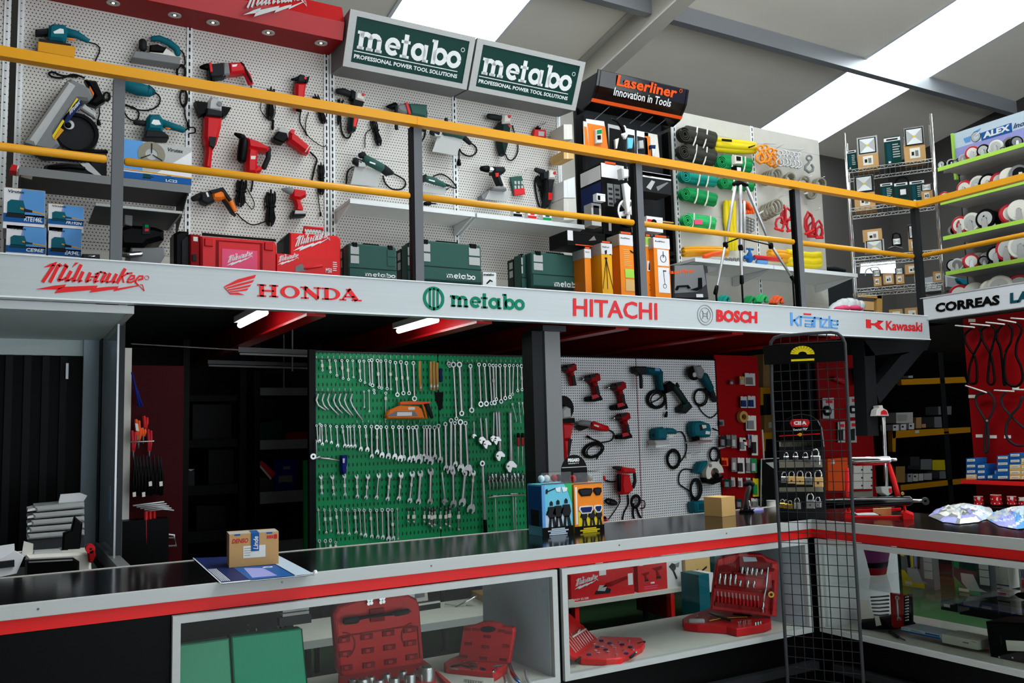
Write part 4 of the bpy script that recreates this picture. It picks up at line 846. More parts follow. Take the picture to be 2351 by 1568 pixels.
t.c('hub', 'lightgrey', 650, 1130, 22, .2, .275).p('fork', 'white', '610,910 640,905 668,940 660,1130 640,1140', .27, .3, .006).p('counter', 'white', '600,790 655,800 655,860 610,870', .22, .29, .012).t('pole', 'charcoal', '625,560,13 622,700,13 628,900,13', d=.25).t('collar', 'white', '600,540,14 640,520,20 615,560,16', d=.26).t('grip', 'black', '520,415,10 560,430,12 600,480,16 620,540,14', d=.25).t('ring', 'white', '612,470,10 622,480,8 620,510,10', d=.25)
# black and white cartons on the cabinet shelf
def tcarton(label, q, Y, dep, top, body, side=None):
    """upright carton: q = left x, top y, right x, bottom y in zoomed pixels"""
    on(YP(Y)); t = T('carton', label, 'box', 'measuring tool cartons'); rbox(t, '', body, *q, dep); f = fr(*q); rec(t, 'header', top, f, 0, .8, 1, 1)
    lines(t, 'header/print', 'ink', f, .08, .6, .84, .97, 3); return t, f
t, f = tcarton('tall black and white measuring-wheel carton, left in the black cabinet', (435, 750, 660, 1320), 5.55, .3, 'paper', 'black')
rec(t, 'print', 'laser', f, .15, .99, .55, 1.03); rec(t, 'print', 'grey', f, .2, .4, .42, .72); rec(t, 'print', 'grey', f, .45, .4, .68, .72); rec(t, 'print', 'lightgrey', f, .2, .05, .3, .2)
for k in range(4): rec(t, 'print#1', 'ink', f, .24, .42+.07*k, .38, .45+.07*k, .002); rec(t, 'print#2', 'ink', f, .5, .42+.07*k, .64, .45+.07*k, .002)
A = P[0].at(435, 750); B = P[0].at(435, 1320); h_ = (A-B).z
for k, (b0, b1, m_) in enumerate(((.78, .97, 'paper'), (.45, .75, 'navy'), (.0, .42, 'gloss'))): t.m('side_print#%d' % k, m_).box((A.x-.003, A.y+.01, B.z+h_*b0), (0, .28, 0), (.002, 0, 0), (0, 0, h_*(b1-b0)))
t, f = tcarton('black and white carton of a laser meter on the right cabinet shelf', (755, 815, 980, 1000), 5.68, .2, 'paper', 'charcoal'); rec(t, 'header', 'paper', f, 0, .72, 1, .98); dec(t, 'print', 'lightgrey', f, [(.1, .2), (.3, .6), (.42, .55), (.25, .1)], .002); dec(t, 'print', 'grey', f, [(.45, .3), (.85, .62), (.9, .6), (.5, .1)], .002); word(t, 'header/print#1', 'ink', f, 'LASER', .08, .77, .3, .83)
t, f = tcarton('white carton with a black dial on the cabinet floor, behind the third post', (785, 1160, 915, 1290), 5.6, .2, 'paper', 'paper'); O, U, W, n = f; t.m('print', 'black').ann(O+U*.45+W*.6, n, .008, .03, 0, .003); rec(t, 'print#1', 'caseRed', f, .05, .4, .3, .8)
t, f = tcarton('long low black carton jutting out under the white shelf', (175, 1270, 470, 1410), 5.3, .25, 'black', 'black'); rec(t, 'end', 'paper', f, 0, .3, .14, 1, .001); rec(t, 'print', 'laser', f, .2, .02, .8, .08); dec(t, 'print#1', 'grey', f, [(.55, .4), (.7, .8), (.75, .5)], .001)
bz = P[0].at(175, 1410).z; next(o for o in ALL if o.name == 'display_cabinet').m('shelf#2', 'black').bx(XL0-.16, 4.62, 5.3, 5.9, bz-.02, bz-.001)
t, f = tcarton('small grey device box standing against the tall black carton', (360, 1060, 440, 1240), 5.42, .1, 'grey', 'lightgrey'); rec(t, 'window', 'charcoal', f, .2, .5, .8, .9)
t, f = tcarton('white device clip hanging on the tall black carton', (402, 985, 470, 1050), 5.45, .05, 'white', 'white'); rec(t, 'window', 'black', f, .1, .1, .4, .7)
# orange cartons in front
Z(1280, 370, 4.9)
def ocarton(label, x0, y0, x1, y1, Y, hd, mat, kind):
    on(YP(Y)); t = T('carton', label, 'box', 'orange measuring tool cartons'); rbox(t, '', mat, x0, y0, x1, y1+130, .16); f = fr(x0, y0, x1, y1); H0 = 1-hd
    rec(t, 'header', 'paper', f, 0, H0, 1, 1); rec(t, 'header/band', 'ink', f, 0, 1, 1, 1.05); rec(t, 'header/band#1', 'laser', f, .1, 1.01, .8, 1.045, .002)
    A = P[0].at(x0, y0); B = P[0].at(x0, y1); z0 = A.z-(A.z-B.z)*hd; t.m('side_header', 'lightgrey').box((A.x-.003, A.y+.004, z0), (0, .152, 0), (.002, 0, 0), (0, 0, A.z-z0))
    word(t, 'header/print', 'ink', f, 'RollPilot' if kind > 1 else 'FixPod', .1, H0+.58*hd, .7, H0+.72*hd)
    if kind == 1:
        for a0, a1 in ((.4, .02), (.42, .45), (.42, .95)): dec(t, 'print', 'ink', f, [(a0-.02, .66), (a0+.03, .66), (a1+.03, .03), (a1, .03)], .002)
        rec(t, 'print', 'ink', f, .3, .66, .5, .7, .002); dec(t, 'print', 'ink', f, [(.3, .84), (.5, .86), (.48, .78), (.34, .76)], .002); rec(t, 'print', 'ink', f, .75, .76, .9, .78, .002)
    if kind == 2:
        lines(t, 'print', 'cardlt', f, .25, .8, .45, .75, 9); rec(t, 'print', 'lime', f, .3, .25, .95, .4, .002); rec(t, 'print', 'cardlt', f, .3, .02, .95, .22, .002); dec(t, 'print', 'ink', f, [(.7, .74), (.95, .7), (.95, .68), (.75, .7)], .002)
    if kind == 3:
        rec(t, 'print', 'paper', f, .2, .5, .9, .79, .001); rec(t, 'print', 'paper', f, .2, .02, .9, .47, .001); O, U, W, n = f
        t.m('print#1', 'ink').ann(O+U*.55+W*.63, n, .026, .03, .003, .005); t.m('print#1').ann(O+U*.58+W*.14, n, .015, .018, .003, .005)
        dec(t, 'print#1', 'ink', f, [(.53, .65), (.58, .65), (.57, .76), (.54, .76)], .003); dec(t, 'print#1', 'ink', f, [(.52, .4), (.55, .4), (.59, .16), (.57, .16)], .003); rec(t, 'print#1', 'ink', f, .5, .4, .7, .42, .003)
    if kind == 4:
        rec(t, 'print', 'lime', f, 0, .86, .8, 1.0, .002); rec(t, 'print', 'paper', f, .1, .4, .85, .58, .002); dec(t, 'print', 'ink', f, [(.3, .42), (.6, .42), (.55, .52), (.5, .56), (.4, .52)], .003); O, U, W, n = f; t.m('print#1', 'ink').ann(O+U*.3+W*.12, n, .022, .026, .001, .003, 16, -80, 80)
    return t
ocarton('orange tripod carton at the left of the row, mostly hidden by its neighbour', 300, 985, 390, 1450, 5.27, .22, 'cartonorange', 0)
ocarton('yellow-fronted carton with a tripod drawing, touching the green case', 488, 920, 630, 1460, 5.2, .23, 'cartonyellow', 1)
ocarton('tall orange carton with a lime sticker, directly left of the third post', 692, 818, 880, 1480, 5.2, .19, 'cartonorange', 2)
ocarton('narrow orange carton with a lime top, directly right of the third post', 985, 850, 1075, 1500, 5.26, .17, 'cartonorange', 4)
ocarton('orange carton with measuring-wheel drawings in white panels', 1075, 855, 1285, 1500, 5.2, .19, 'cartonorange', 3)
Z(1250, 480, 3.3586); on(YP(5.2))
t = T('tool_case', 'dark grey plastic case with orange lettering, right of the orange cartons', 'case')
t.p('shell', 'darkgrey', '1000,430 1240,422 1272,690 1000,690', -.12, 0, .012).p('shell/panel', 'grey', '1005,435 1225,432 1250,580 1180,640 1005,650', 0, .006, .003).p('handle', 'black', '1015,620 1030,590 1110,585 1130,610 1115,612 1105,598 1040,602 1030,625', .006, .02).p('latch', 'black', '1190,530 1215,528 1218,610 1180,630 1130,620 1190,600', .006, .015).x('shell/lettering', 'laser', 'laserliner', 965, 500, 1160, 490, 32, .008, .02).p('label_plate', 'white', '1170,655 1222,655 1225,680 1172,680', .006, .008)
# ---- slings, shackles, ropes on the off-white wall --------------------------
Z(1250, 150, 3.357); on(YP(YW))
def roll(label, x0, y0, x1, y1, r, mat, tape='offwhite', end=True, straps=(.36, .72), name='webbing_sling', tag=None):
    """a sling rolled up flat: stadium of wound webbing with a spiral end and straps"""
    t = T(name, label, 'sling', 'rolled slings on the wall')
    L = math.hypot(x1-x0, y1-y0); ux, uy = (x1-x0)/L, (y1-y0)/L
    for k in range(3):
        o = (k-1)*r*.42
        t.t('webbing', mat, [(x0-uy*o, y0+ux*o, r*.62), ((x0*2+x1)/3-uy*o*1.05, (y0*2+y1)/3+ux*o*1.05, r*.62), ((x0+2*x1)/3-uy*o, (y0+2*y1)/3+ux*o, r*.66), (x1-uy*o, y1+ux*o, r*.58)], d=.09+.02*(k == 1), seg=10)
    if end:
        for q in (.3, .55, .8): t.a('webbing/spiral', mat, x0, y0, r*q-3, r*q+4, .1, .15+.02*(1-q))
    for i, s_ in enumerate(straps):
        cx, cy = x0+ux*L*s_, y0+uy*L*s_
        t.t('strap#%d' % i, tape, [(cx+uy*r*1.12, cy-ux*r*1.12), (cx+ux*6+uy*r*.4, cy+uy*6-ux*r*.4), (cx+ux*6-uy*r*.5, cy+uy*6+ux*r*.5), (cx-uy*r*1.1, cy+ux*r*1.1)], 6, .15)
    if tag: t.p('tag', tag[0], tag[1], .17, .176)
    return t
roll('dark grey rolled sling at the top of the sling wall', 1085, 530, 1300, 580, 66, 'slingdk')
roll('dark grey rolled sling, second from the top', 1080, 665, 1300, 715, 64, 'slingdk')
roll('teal green rolled sling partly hidden by the handrail', 1090, 850, 1310, 885, 56, 'slingteal', straps=(.45, .75))
roll('dark green rolled sling with two pale straps, below the handrail', 1090, 990, 1310, 1040, 52, 'slinggreen')
roll('bright green rolled sling with a pink label, just above the lower rail', 1105, 1195, 1300, 1225, 54, 'slinglt', straps=(.2, .85), tag=('pink', '1155,1190 1215,1190 1220,1225 1160,1225'))
roll('green rolled sling behind the tripod head, above the handrail', 1370, 745, 1580, 775, 58, 'slinggreen', straps=(.35, .8))
roll('green rolled sling behind the tripod head, below the handrail', 1390, 905, 1600, 930, 46, 'slinggreen', straps=(.3, .8))
t = T('webbing_sling', 'folded yellow sling beside the topmost dark roll', 'sling', 'folded yellow slings')
for k in range(3): t.t('webbing', 'slingyellow', [(1330-8*k, 580+32*k, 26), (1420, 592+30*k, 28), (1540, 606+26*k, 28), (1620, 615+22*k, 24)], d=.08+.02*(k == 1), seg=10)
t.p('webbing/stitching', 'black', '1368,565 1445,572 1445,590 1370,582', .15, .155).p('webbing/stitching', 'ink', '1580,625 1625,612 1625,620 1585,634', .13, .15)
t = T('webbing_sling', 'long yellow sling hanging down behind the tripod', 'sling', 'folded yellow slings')
for k in range(3): t.t('webbing', 'slingyellow', [(1395+30*k, 1050, 20), (1400+28*k, 1200, 22), (1425+20*k, 1350, 22), (1430+20*k, 1420, 16)], d=.05+.015*(k == 1), seg=8)
def hook(t, key, mat, x, y, h, d=.1, r=5):
    """one cast lifting hook: eye, shank, hook bow"""
    t.t(key, mat, [(x+.16*h*math.cos(a*.6283), y+.15*h+.15*h*math.sin(a*.6283)) for a in range(10)], r, d, 6, True)
    t.t(key, mat, [(x, y+.3*h), (x-.03*h, y+.45*h), (x-.22*h, y+.62*h), (x-.24*h, y+.82*h), (x-.02*h, y+h), (x+.2*h, y+.9*h), (x+.24*h, y+.7*h), (x+.14*h, y+.55*h)], [(r*1.1) for _ in range(8)] and r*1.25, d, 6)
for i, (x, y) in enumerate(((1665, 620), (1700, 615), (1745, 640), (1775, 650))):
    t = T('lifting_hook', 'orange lifting hook, %s from the left in the orange row' % ['first', 'second', 'third', 'last'][i], 'hook', 'orange lifting hooks'); hook(t, '', 'shackle', x, y, 135, .16-.02*i, 8); t.t('latch', 'shackle', [(x+8, y+55), (x+30, y+90)], 5, .16-.02*i)
for i, (x, y) in enumerate(((1815, 660), (1845, 655), (1868, 660), (1905, 668), (1935, 672), (1955, 675))):
    t = T('lifting_hook', 'galvanised grey lifting hook, %s from the left in the grey cluster' % ['first', 'second', 'third', 'fourth', 'fifth', 'sixth'][i], 'hook', 'galvanised lifting hooks'); hook(t, '', 'alu', x, y, 120, .18-.02*i, 5)
t = T('lifting_hook', 'single large galvanised hook at the right end of the row', 'hook', 'galvanised lifting hooks'); hook(t, '', 'grey', 2040, 695, 130, .1, 8)
for i, (x0, y0, x1, y1) in enumerate(((1690, 605, 1780, 605), (1790, 640, 1845, 608), (1880, 650, 1995, 648), (1950, 670, 2000, 640), (2130, 870, 2160, 858), (1805, 1020, 1865, 990), (1900, 850, 1935, 835), (2010, 880, 2060, 850), (2010, 1090, 2020, 1070), (2090, 1120, 2125, 1100), (1020, 1170, 1075, 1120), (1850, 1090, 1900, 1075))):
    t = T('wall_hook', 'thin wire hook on the sling wall, %s of the wire hooks from the left' % ['second', 'third', 'sixth', 'seventh', 'last', 'fourth', 'fifth', 'eighth', 'ninth', 'tenth', 'first', 'middle'][i], 'hook', 'wire hooks'); t.t('', 'steel', [(x0, y0), (x1, y1)], 3.2, .09, 6)
def cring(label, x, y, rx, ry, n, dx, dy, mat='rope'):
    t = T('rope_coil', label, 'rope', 'coiled ropes on hooks')
    for k in range(n): t.t('', mat, [(x-dx*k+rx*math.cos(a*.4189), y+dy*k+ry*math.sin(a*.4189)) for a in range(15)], 9, .03+.03*(n-k), 6, True)
    t.t('tie', 'offwhite', [(x-dx*n-rx*.7, y+dy*n), (x-rx, y)], 7, .1)
cring('large grey rope coil, left under the orange hooks', 1790, 845, 38, 46, 5, 22, 8); cring('grey rope coil, second from the left in the upper row', 1895, 870, 34, 40, 3, 14, 10); cring('grey rope coil, third from the left in the upper row', 2005, 895, 36, 40, 2, 12, 20); cring('grey rope coil at the right edge of the sling wall', 2130, 915, 36, 44, 3, 16, 6)
cring('grey rope coil hanging lower, just under the handrail', 2060, 985, 34, 40, 2, 16, 2); cring('big stacked rope coil left of the red shackles', 1790, 1090, 42, 56, 5, 24, 12)
def shackle(label, x, y, h, wd, d, tilt=0):
    t = T('bow_shackle', label, 'shackle', 'red shackles'); c_, s_ = math.cos(tilt), math.sin(tilt)
    R = lambda a, b: (x+(a*c_-b*s_)*wd, y+(a*s_+b*c_)*h)
    t.t('', 'casterred', [R(-.28, 1), R(-.5, .62), R(-.42, .25), R(0, 0), R(.42, .25), R(.5, .62), R(.28, 1)], 9, d, 7); t.t('pin', 'caseRed', [R(-.5, .98), R(.5, .98)], 11, d, 7)
for i, (x, y, h, w_, k) in enumerate(((1820, 1170, 100, 62, .2), (1845, 1080, 140, 36, .1), (1872, 1100, 90, 60, 0), (1893, 1175, 100, 56, -.1), (2030, 1130, 160, 66, -.2), (2045, 1150, 150, 60, -.1), (2060, 1210, 110, 60, 0), (2115, 1195, 130, 56, .1), (2120, 1240, 90, 50, 0))):
    shackle('red bow shackle, %s from the left of the red cluster' % ['first', 'second', 'third', 'fourth', 'fifth', 'sixth', 'seventh', 'eighth', 'last'][i], x, y, h, w_, .2-.02*(i % 4), k)
t = T('orange_sling', 'orange tangled strap hanging behind the tripod legs', 'sling')
for k in range(5): t.w('', 'laser', [(1500+18*k, 1030+9*k), (1540+12*k, 1060+10*k), (1560+10*k, 1100), (1530+20*k, 1140)], 12, .06+.015*k, seg=6)
t = T('chain_bundle', 'grey steel chain hanging behind the tripod, below the orange strap', 'chain')
for k in range(14): t.t('link', 'grey', [(1560+(k % 3)*22+14*math.cos(a*.785), 1180+k*8+10*math.sin(a*.785)) for a in range(8)], 5, .05+.01*(k % 3), 5, True)
# shelf below the slings with folded slings
Z(1250, 480, 3.3586)
on(YP(5.5)); a = P[0].at(1330, 392); zq = a.z; e = P[0].at(1900, 462)
t = wshelf('white metal shelf under the slings, left half', 5.0, 5.92, 5.5, zq); wshelf('white metal shelf under the slings, right half, reaching past the wall', 5.93, 7.05, 5.5, zq)
on(YP(5.62)); t = T('price_rail_box', 'pale grey box end on the white shelf beside the grey case', 'box'); t.p('', 'lightgrey', '1250,415 1325,392 1325,470 1262,490', -.1, -.02)
def fold(label, pt, mat, r, n=3):
    t = T('webbing_sling', label, 'sling', 'slings folded on the lower shelf')
    A = pts(pt)
    for k in range(n): t.t('', mat, [(x, y-k*r*.9, r) for x, y in A], d=.02*(k % 2), seg=8, flat=1.6)
    return t
on(YP(5.75)); fold('yellow folded sling at the left end of the lower shelf', '1075,350 1180,345 1300,345 1400,350', 'yellow', 22); fold('yellow folded sling at the right end of the lower shelf', '1870,410 1960,425 2050,435 2110,430', 'slingyellow', 28, 4); fold('wide amber folded sling in the middle of the lower shelf', '1740,380 1820,385 1900,400', 'yellow', 26, 3)
on(YP(5.66)); fold('orange strap with a pale label on the left of the lower shelf', '1230,375 1290,355 1350,345', 'laser', 13, 2); fold('red and orange flat straps on the middle of the lower shelf', '1620,375 1720,385 1820,395', 'caseRed', 12, 2)
t = T('blue_valve', 'blue metal fitting standing on the lower shelf behind the tripod', 'fitting'); t.t('', 'blue', '1580,400,26 1580,350,22 1582,330,10 1582,305,10', d=0); t.t('lever', 'blue', '1550,305,8 1610,312,8', d=0).t('flange', 'blue', '1545,370,16 1620,380,16', d=0)
t = T('blue_reel', 'blue roll lying on the lower shelf right of the tripod', 'roll'); t.t('', 'skyblue', '1640,408,20 1710,412,20', d=0)
t = T('steel_chain', 'dark chain heap on the lower shelf beside the tripod leg', 'chain')
for k in range(10): t.t('', 'darksteel', [(1400+k*16+10*math.cos(a*.785), 385+(k % 2)*8+7*math.sin(a*.785)) for a in range(8)], 4, .0, 5, True)
on(YP(5.3))
for i, (x, y, m_, l_) in enumerate(((1380, 695, 'slingteal', 'teal strap heap behind the fascia, left of the tripod'), (1580, 700, 'slinggreen', 'green strap heap behind the fascia, right of the tripod leg'), (1670, 690, 'slinglt', 'brighter green strap heap behind the fascia, centre'), (1790, 700, 'laser', 'orange strap heap behind the fascia, left of the fourth post'))):
    t = T('strap_heap', l_, 'strap', 'strap heaps behind the fascia')
    for k in range(5): t.w('', m_, [(x-50+12*k, y+30), (x-30+14*k, y-10-6*(k % 3)), (x+10+8*k, y-22+5*k), (x+50-4*k, y+24)], 12, .02*k, seg=6)
t = T('plastic_bag', 'clear plastic bag of red and white items behind the fascia', 'bag'); Z(1850, 480, 4.6926)

for k, (a, b, r) in enumerate(((330, 1075, .09), (385, 1040, .10), (440, 1030, .11), (490, 1050, .10), (550, 1065, .09), (420, 1075, .12))):
    q = P[0].at(a, b, -.05); q.z = min(q.z, 2.6); t.m('', 'clearbag').ell(q, V((r, 0, .02)), V((0, r*.8, 0)), V((.02, 0, r*.8)), 10, 6)
for k, (a, b, r) in enumerate(((360, 1075, .05), (410, 1070, .06), (520, 1068, .06), (570, 1075, .04))): t.m('contents#%d' % k, 'pink').ell(P[0].at(a, b, .04), V((r, 0, 0)), V((0, r, 0)), V((0, 0, r*.5)), 8, 5)
# tripod on the walkway
Z(1250, 150, 3.357); on(YP(5.0))
t = T('tripod', 'silver camera tripod standing on the mezzanine behind the railing', 'tripod')
t.t('centre_column', 'alu', '1505,850,14 1512,1100,15 1510,1330,14', d=0).t('centre_column/lower_tube', 'alu', '1540,1050,10 1545,1440,10', d=-.15)
for i, (q, q2) in enumerate((('1470,930,12 1395,1380,13', '1395,1380,10 1325,1720,10'), ('1555,935,12 1745,1385,13', '1745,1385,10 1912,1640,10'), ('1512,930,12 1512,1400,15', '1512,1400,12 1520,1640,12'))):
    dd = (0, 0, .12)[i]
    t.t('leg#%d' % i, 'alu', q, d=dd).t('leg#%d/extension' % i, 'alu', q2, d=dd); a = pts(q)[1]; t.t('leg#%d/clamp' % i, 'black', [(a[0]-2, a[1]-10, 19), (a[0]+2, a[1]+22, 19)], d=dd); b = pts(q2)[1]; c_ = pts(q2)[0]; L = math.hypot(b[0]-c_[0], b[1]-c_[1])
    t.t('leg#%d/foot' % i, 'black', [(b[0]-(b[0]-c_[0])*18/L, b[1]-(b[1]-c_[1])*18/L, 15), (b[0]+(b[0]-c_[0])*40/L, b[1]+(b[1]-c_[1])*40/L, 17)], d=dd)
for a in ((1322, 1725), (1914, 1645), (1520, 1645)): q = P[0].at(*a); t.m('spike#%d' % a[0], 'black').tube([q, V((q.x, q.y, 2.44))], .008, 6)
t.t('brace', 'black', '1400,1370,5 1500,1330,6 1740,1385,5', d=.02).t('crown', 'black', '1460,915,18 1510,905,22 1560,925,18', d=0).p('head', 'black', '1478,770 1525,775 1528,835 1480,830', -.03, .03, .006).p('head/window', 'white', '1485,785 1515,788 1515,815 1487,812', .03, .034)
t.p('head/bracket', 'offwhite', '1468,690 1527,700 1530,760 1472,758', -.02, .02, .005).p('head/lens', 'black', '1482,700 1515,705 1515,735 1484,733', .02, .026)
# ---- wire rack with floodlights ---------------------------------------------
Z(1850, 220, 4.6926)
RP = PL((7.35, 5.4, 0), (-.813, -.582, 0)); on(RP)
t = T('wire_shelf_rack', 'chrome wire shelf rack holding floodlight boxes in the corner', 'rack')
pa, pb = P[0].at(415, 430), P[0].at(1330, 280)
RA = P[0].at(440, 800); RB = P[0].at(1385, 700); DEP = .36
za, zb = pa.z, pa.z
ang = math.atan2(.30, 1)
def rk(u, w, z):   # u along the front, w depth, heights
    q = RA+(RB-RA)*u-RP.n*w; return V((q.x, q.y, z))
zsh = []
for y_ in (795, 1215): zsh.append(P[0].at(500, y_).z)
Z(1850, 480, 4.6926); 
for y_ in (520, 860): zsh.append(P[0].at(590, y_).z)
for i, (u, w) in enumerate(((0, 0), (1, 0), (0, DEP), (1, DEP))):
    p = rk(u, w, 0); t.m('post#%d' % i, 'chrome').tube([(p.x, p.y, 2.44), (p.x, p.y, za+(.02 if u == 0 else .08))], .0125, 10)
    t.m('post#%d/foot' % i, 'black').cyl((p.x, p.y, 2.44), (0, 0, 1), .02, 0, .02, 10)
for i, z in enumerate(zsh):
    mb = t.m('shelf#%d' % i, 'steel')
    for w in (0, DEP):
        for dz in (0, -.03): mb.tube([rk(0, w, z+dz), rk(1, w, z+dz)], .004, 6)
        mb.tube([rk(k/24, w, z-.03*(k % 2)) for k in range(25)], .003, 5)
    for u in (0, 1): mb.tube([rk(u, 0, z), rk(u, DEP, z)], .004, 6); mb.tube([rk(u, 0, z-.03), rk(u, DEP, z-.03)], .004, 6)
    for k in range(1, 16): mb.tube([rk(k/16, 0, z-.002), rk(k/16, DEP, z-.002)], .0022, 4, rnd=False)
Z(1850, 220, 4.6926)
def flood(label, x0, y0, x1, y1, ym, mat='chrome', box=True, grp='floodlights on brown boxes', d=.12, glow='white'):
    """floodlight head standing on / printed over its brown carton"""
    on(RP.off(-(d)))
    if box:
        c = T('carton', label.replace('floodlight', 'brown carton under the floodlight'), 'box', 'brown floodlight cartons'); rbox(c, '', 'card', x0+8, ym+2, x1+8, y1, .18); f = fr(x0, ym, x1, y1); rec(c, 'label', 'label', f, .3, .2, .78, .75); rec(c, 'label/print', 'ink', f, .38, .35, .5, .55, .002); rec(c, 'label/print#1', 'grey', f, .55, .3, .7, .6, .002)
    t = T('floodlight', label, 'floodlight', grp)
    f = fr(x0, y0, x1, ym if box else y1); O, U, W, n = f
    t.m('housing', mat).prism([O, O+U, O+U+W, O+W], n, -.06, 0, .006); t.m('gasket', 'black').prism([O+U*a+W*b for a, b in ((.08, .08), (.92, .08), (.92, .92), (.08, .92))], n, 0, .003)
    t.m('reflector', 'lightgrey').prism([O+U*a+W*b for a, b in ((.13, .13), (.87, .13), (.87, .87), (.13, .87))], n, .003, .005)
    for k, q in enumerate((((.13, .13), (.87, .13), (.55, .45), (.45, .45)), ((.13, .87), (.87, .87), (.55, .55), (.45, .55)))): t.m('reflector/facet#%d' % k, 'white').prism([O+U*a+W*b for a, b in q], n, .005, .007)
    t.m('reflector/chip', 'slingyellow').prism([O+U*a+W*b for a, b in ((.45, .45), (.55, .45), (.55, .55), (.45, .55))], n, .006, .009)
    return t
flood('white-faced floodlight, left on the top shelf of the wire rack', 545, 455, 780, 765, 620, 'lightgrey')
flood('black-rimmed floodlight, right on the top shelf of the wire rack', 1045, 350, 1290, 695, 530, 'chrome')
flood('black-rimmed floodlight, left on the second shelf of the wire rack', 510, 865, 745, 1210, 1035, 'chrome')
flood('small floodlight, right on the second shelf of the wire rack', 1235, 955, 1365, 1125, 1020, 'chrome')
def gbox(label, x0, y0, x1, y1, hand=0):
    on(RP.off(-(.14))); t = T('carton', label, 'box', 'green and white lamp cartons'); rbox(t, '', 'signgreen', x0, y0, x1, y1, .14); f = fr(x0, y0, x1, y1); rec(t, 'print', 'paper', f, 0, .84, 1, .97); rec(t, 'print', 'ink', f, .15, .87, .85, .93, .002)
    if hand: t.m('handle', 'black').ann(f[0]+f[1]*.6+f[2]*1.0, f[3], .05, .065, -.05, -.02, 14, 0, 180); rec(t, 'print#1', 'charcoal', f, .3, .3, .95, .75, .002); rec(t, 'print#2', 'white', f, .42, .4, .85, .65, .003)
    else: rec(t, 'print#1', 'tealdk', f, .15, .1, .4, .75, .002); lines(t, 'print#2', 'lightgrey', f, .5, .95, .2, .75, 6); rec(t, 'print#3', 'white', f, .2, .03, .35, .1, .002)
gbox('green lamp carton at the left end of the top wire shelf', 440, 590, 552, 785); gbox('green lamp carton between the two floodlights on the top wire shelf', 838, 455, 1035, 718)
gbox('green lamp carton, left of three on the second wire shelf', 800, 945, 945, 1140); gbox('dark green carton with a handle loop, middle of the second wire shelf', 950, 940, 1110, 1150, 1); gbox('dark green lamp carton, right of three on the second wire shelf', 1115, 920, 1290, 1130)
Z(1850, 480, 4.6926)
def bbox(label, x0, y0, x1, y1):
    on(RP.off(-(.12))); c = T('carton', label, 'box', 'brown floodlight cartons'); rbox(c, '', 'card', x0, y0, x1, y1, .16); f = fr(x0, y0, x1, y1); rec(c, 'label', 'label', f, .25, .15, .8, .8); rec(c, 'label/print', 'ink', f, .35, .3, .5, .5, .002); rec(c, 'label/print#1', 'grey', f, .55, .3, .7, .6, .002)
bbox('brown carton standing on a floodlight, third wire shelf', 610, 228, 825, 340); flood('white floodlight under a brown carton, third wire shelf', 630, 340, 850, 465, 465, 'lightgrey', box=False)
flood('small black floodlight with a carrying loop, third wire shelf', 925, 315, 1035, 385, 385, 'black', box=False); on(RP.off(-(.12))); ALL[-1].t('loop', 'black', '935,320,9 940,270,9 975,258,9 1010,270,9 1025,320,9', d=0).t('stand', 'darksteel', '890,430,10 960,400,12 1040,425,10', d=0)
flood('tall framed floodlight half behind the corner post, third wire shelf', 1095, 170, 1235, 440, 320, 'chrome', d=.2)
flood('floodlight with a wire bail, left on the fourth wire shelf', 720, 660, 810, 825, 730, 'chrome'); on(RP.off(-(.12))); ALL[-1].w('bail', 'steel', '640,720 650,660 690,640 720,680', 6, 0).w('bail', 'steel', '700,660 705,630 780,630 790,670', 5, 0)
bbox('plain brown carton between two floodlights on the fourth wire shelf', 830, 700, 950, 805); flood('black-framed floodlight, middle of the fourth wire shelf', 960, 635, 1055, 800, 705, 'charcoal'); bbox('brown carton near the corner post on the fourth wire shelf', 1065, 600, 1230, 690); flood('bright small floodlight beside the corner post, fourth wire shelf', 1165, 675, 1260, 785, 785, 'lightgrey', box=False)
bbox('brown carton right of the corner post on the fourth wire shelf', 1370, 675, 1480, 775)
bbox('brown carton seen just over the fascia, left of two', 895, 1085, 1050, 1200); bbox('brown carton seen just over the fascia, right of two', 1065, 1068, 1220, 1200)
# things behind the rack: pallet rack beam, far bright opening, dark sloped cover
on(YP(8.4)); t = T('pallet_rack', 'yellow-brown pallet rack beam behind the wire rack', 'rack'); t.p('beam', 'wood', '270,890 820,930 820,965 270,925', -.06, 0).p('post', 'wood', '770,930 825,935 825,1600 770,1600', -.06, 0).p('carton', 'card', '620,990 735,1000 735,1090 620,1085', -.3, 0).p('carton#1', 'grey', '300,850 460,860 460,900 300,890', -.3, -.05)
on(YP(9.08)); s = struct('window_4'); s.p('', 'sky_window', '590,560 1250,590 1560,560 1560,440 1250,330 960,560', 0, .01) if 0 else None
MATS['sky_window'] = M('sky_window', 'dfeef8', .5, emit=1.1)
s.p('', 'sky_window', '590,690 600,590 950,560 1250,500 1580,300 1700,390 1250,560 1240,690', 0, .01)
s.p('window_frame', 'charcoal', '1350,320 1700,378 1700,392 1350,336', .01, .03)
on(YP(7.3)); t = T('tarpaulin_cover', 'grey and teal covered machine glimpsed behind the casters', 'cover'); t.p('', 'grey', '1505,700 1620,720 1770,760 1760,830 1640,880 1505,860', -.4, 0, .05).p('trim', 'teal', '1640,740 1750,760 1765,810 1700,815 1650,770', 0, .05, .01)
t = T('rubber_mat_roll', 'dark roll lying behind the sling shelf', 'roll'); on(YP(7.6)); t.t('', 'charcoal', '150,630,22 300,640,30 420,660,20', d=0); q = P[0].at(290, 660); t.m('stand', 'charcoal').bx(q.x-.3, q.x+.3, q.y-.05, q.y+.1, 2.44, q.z-.05)
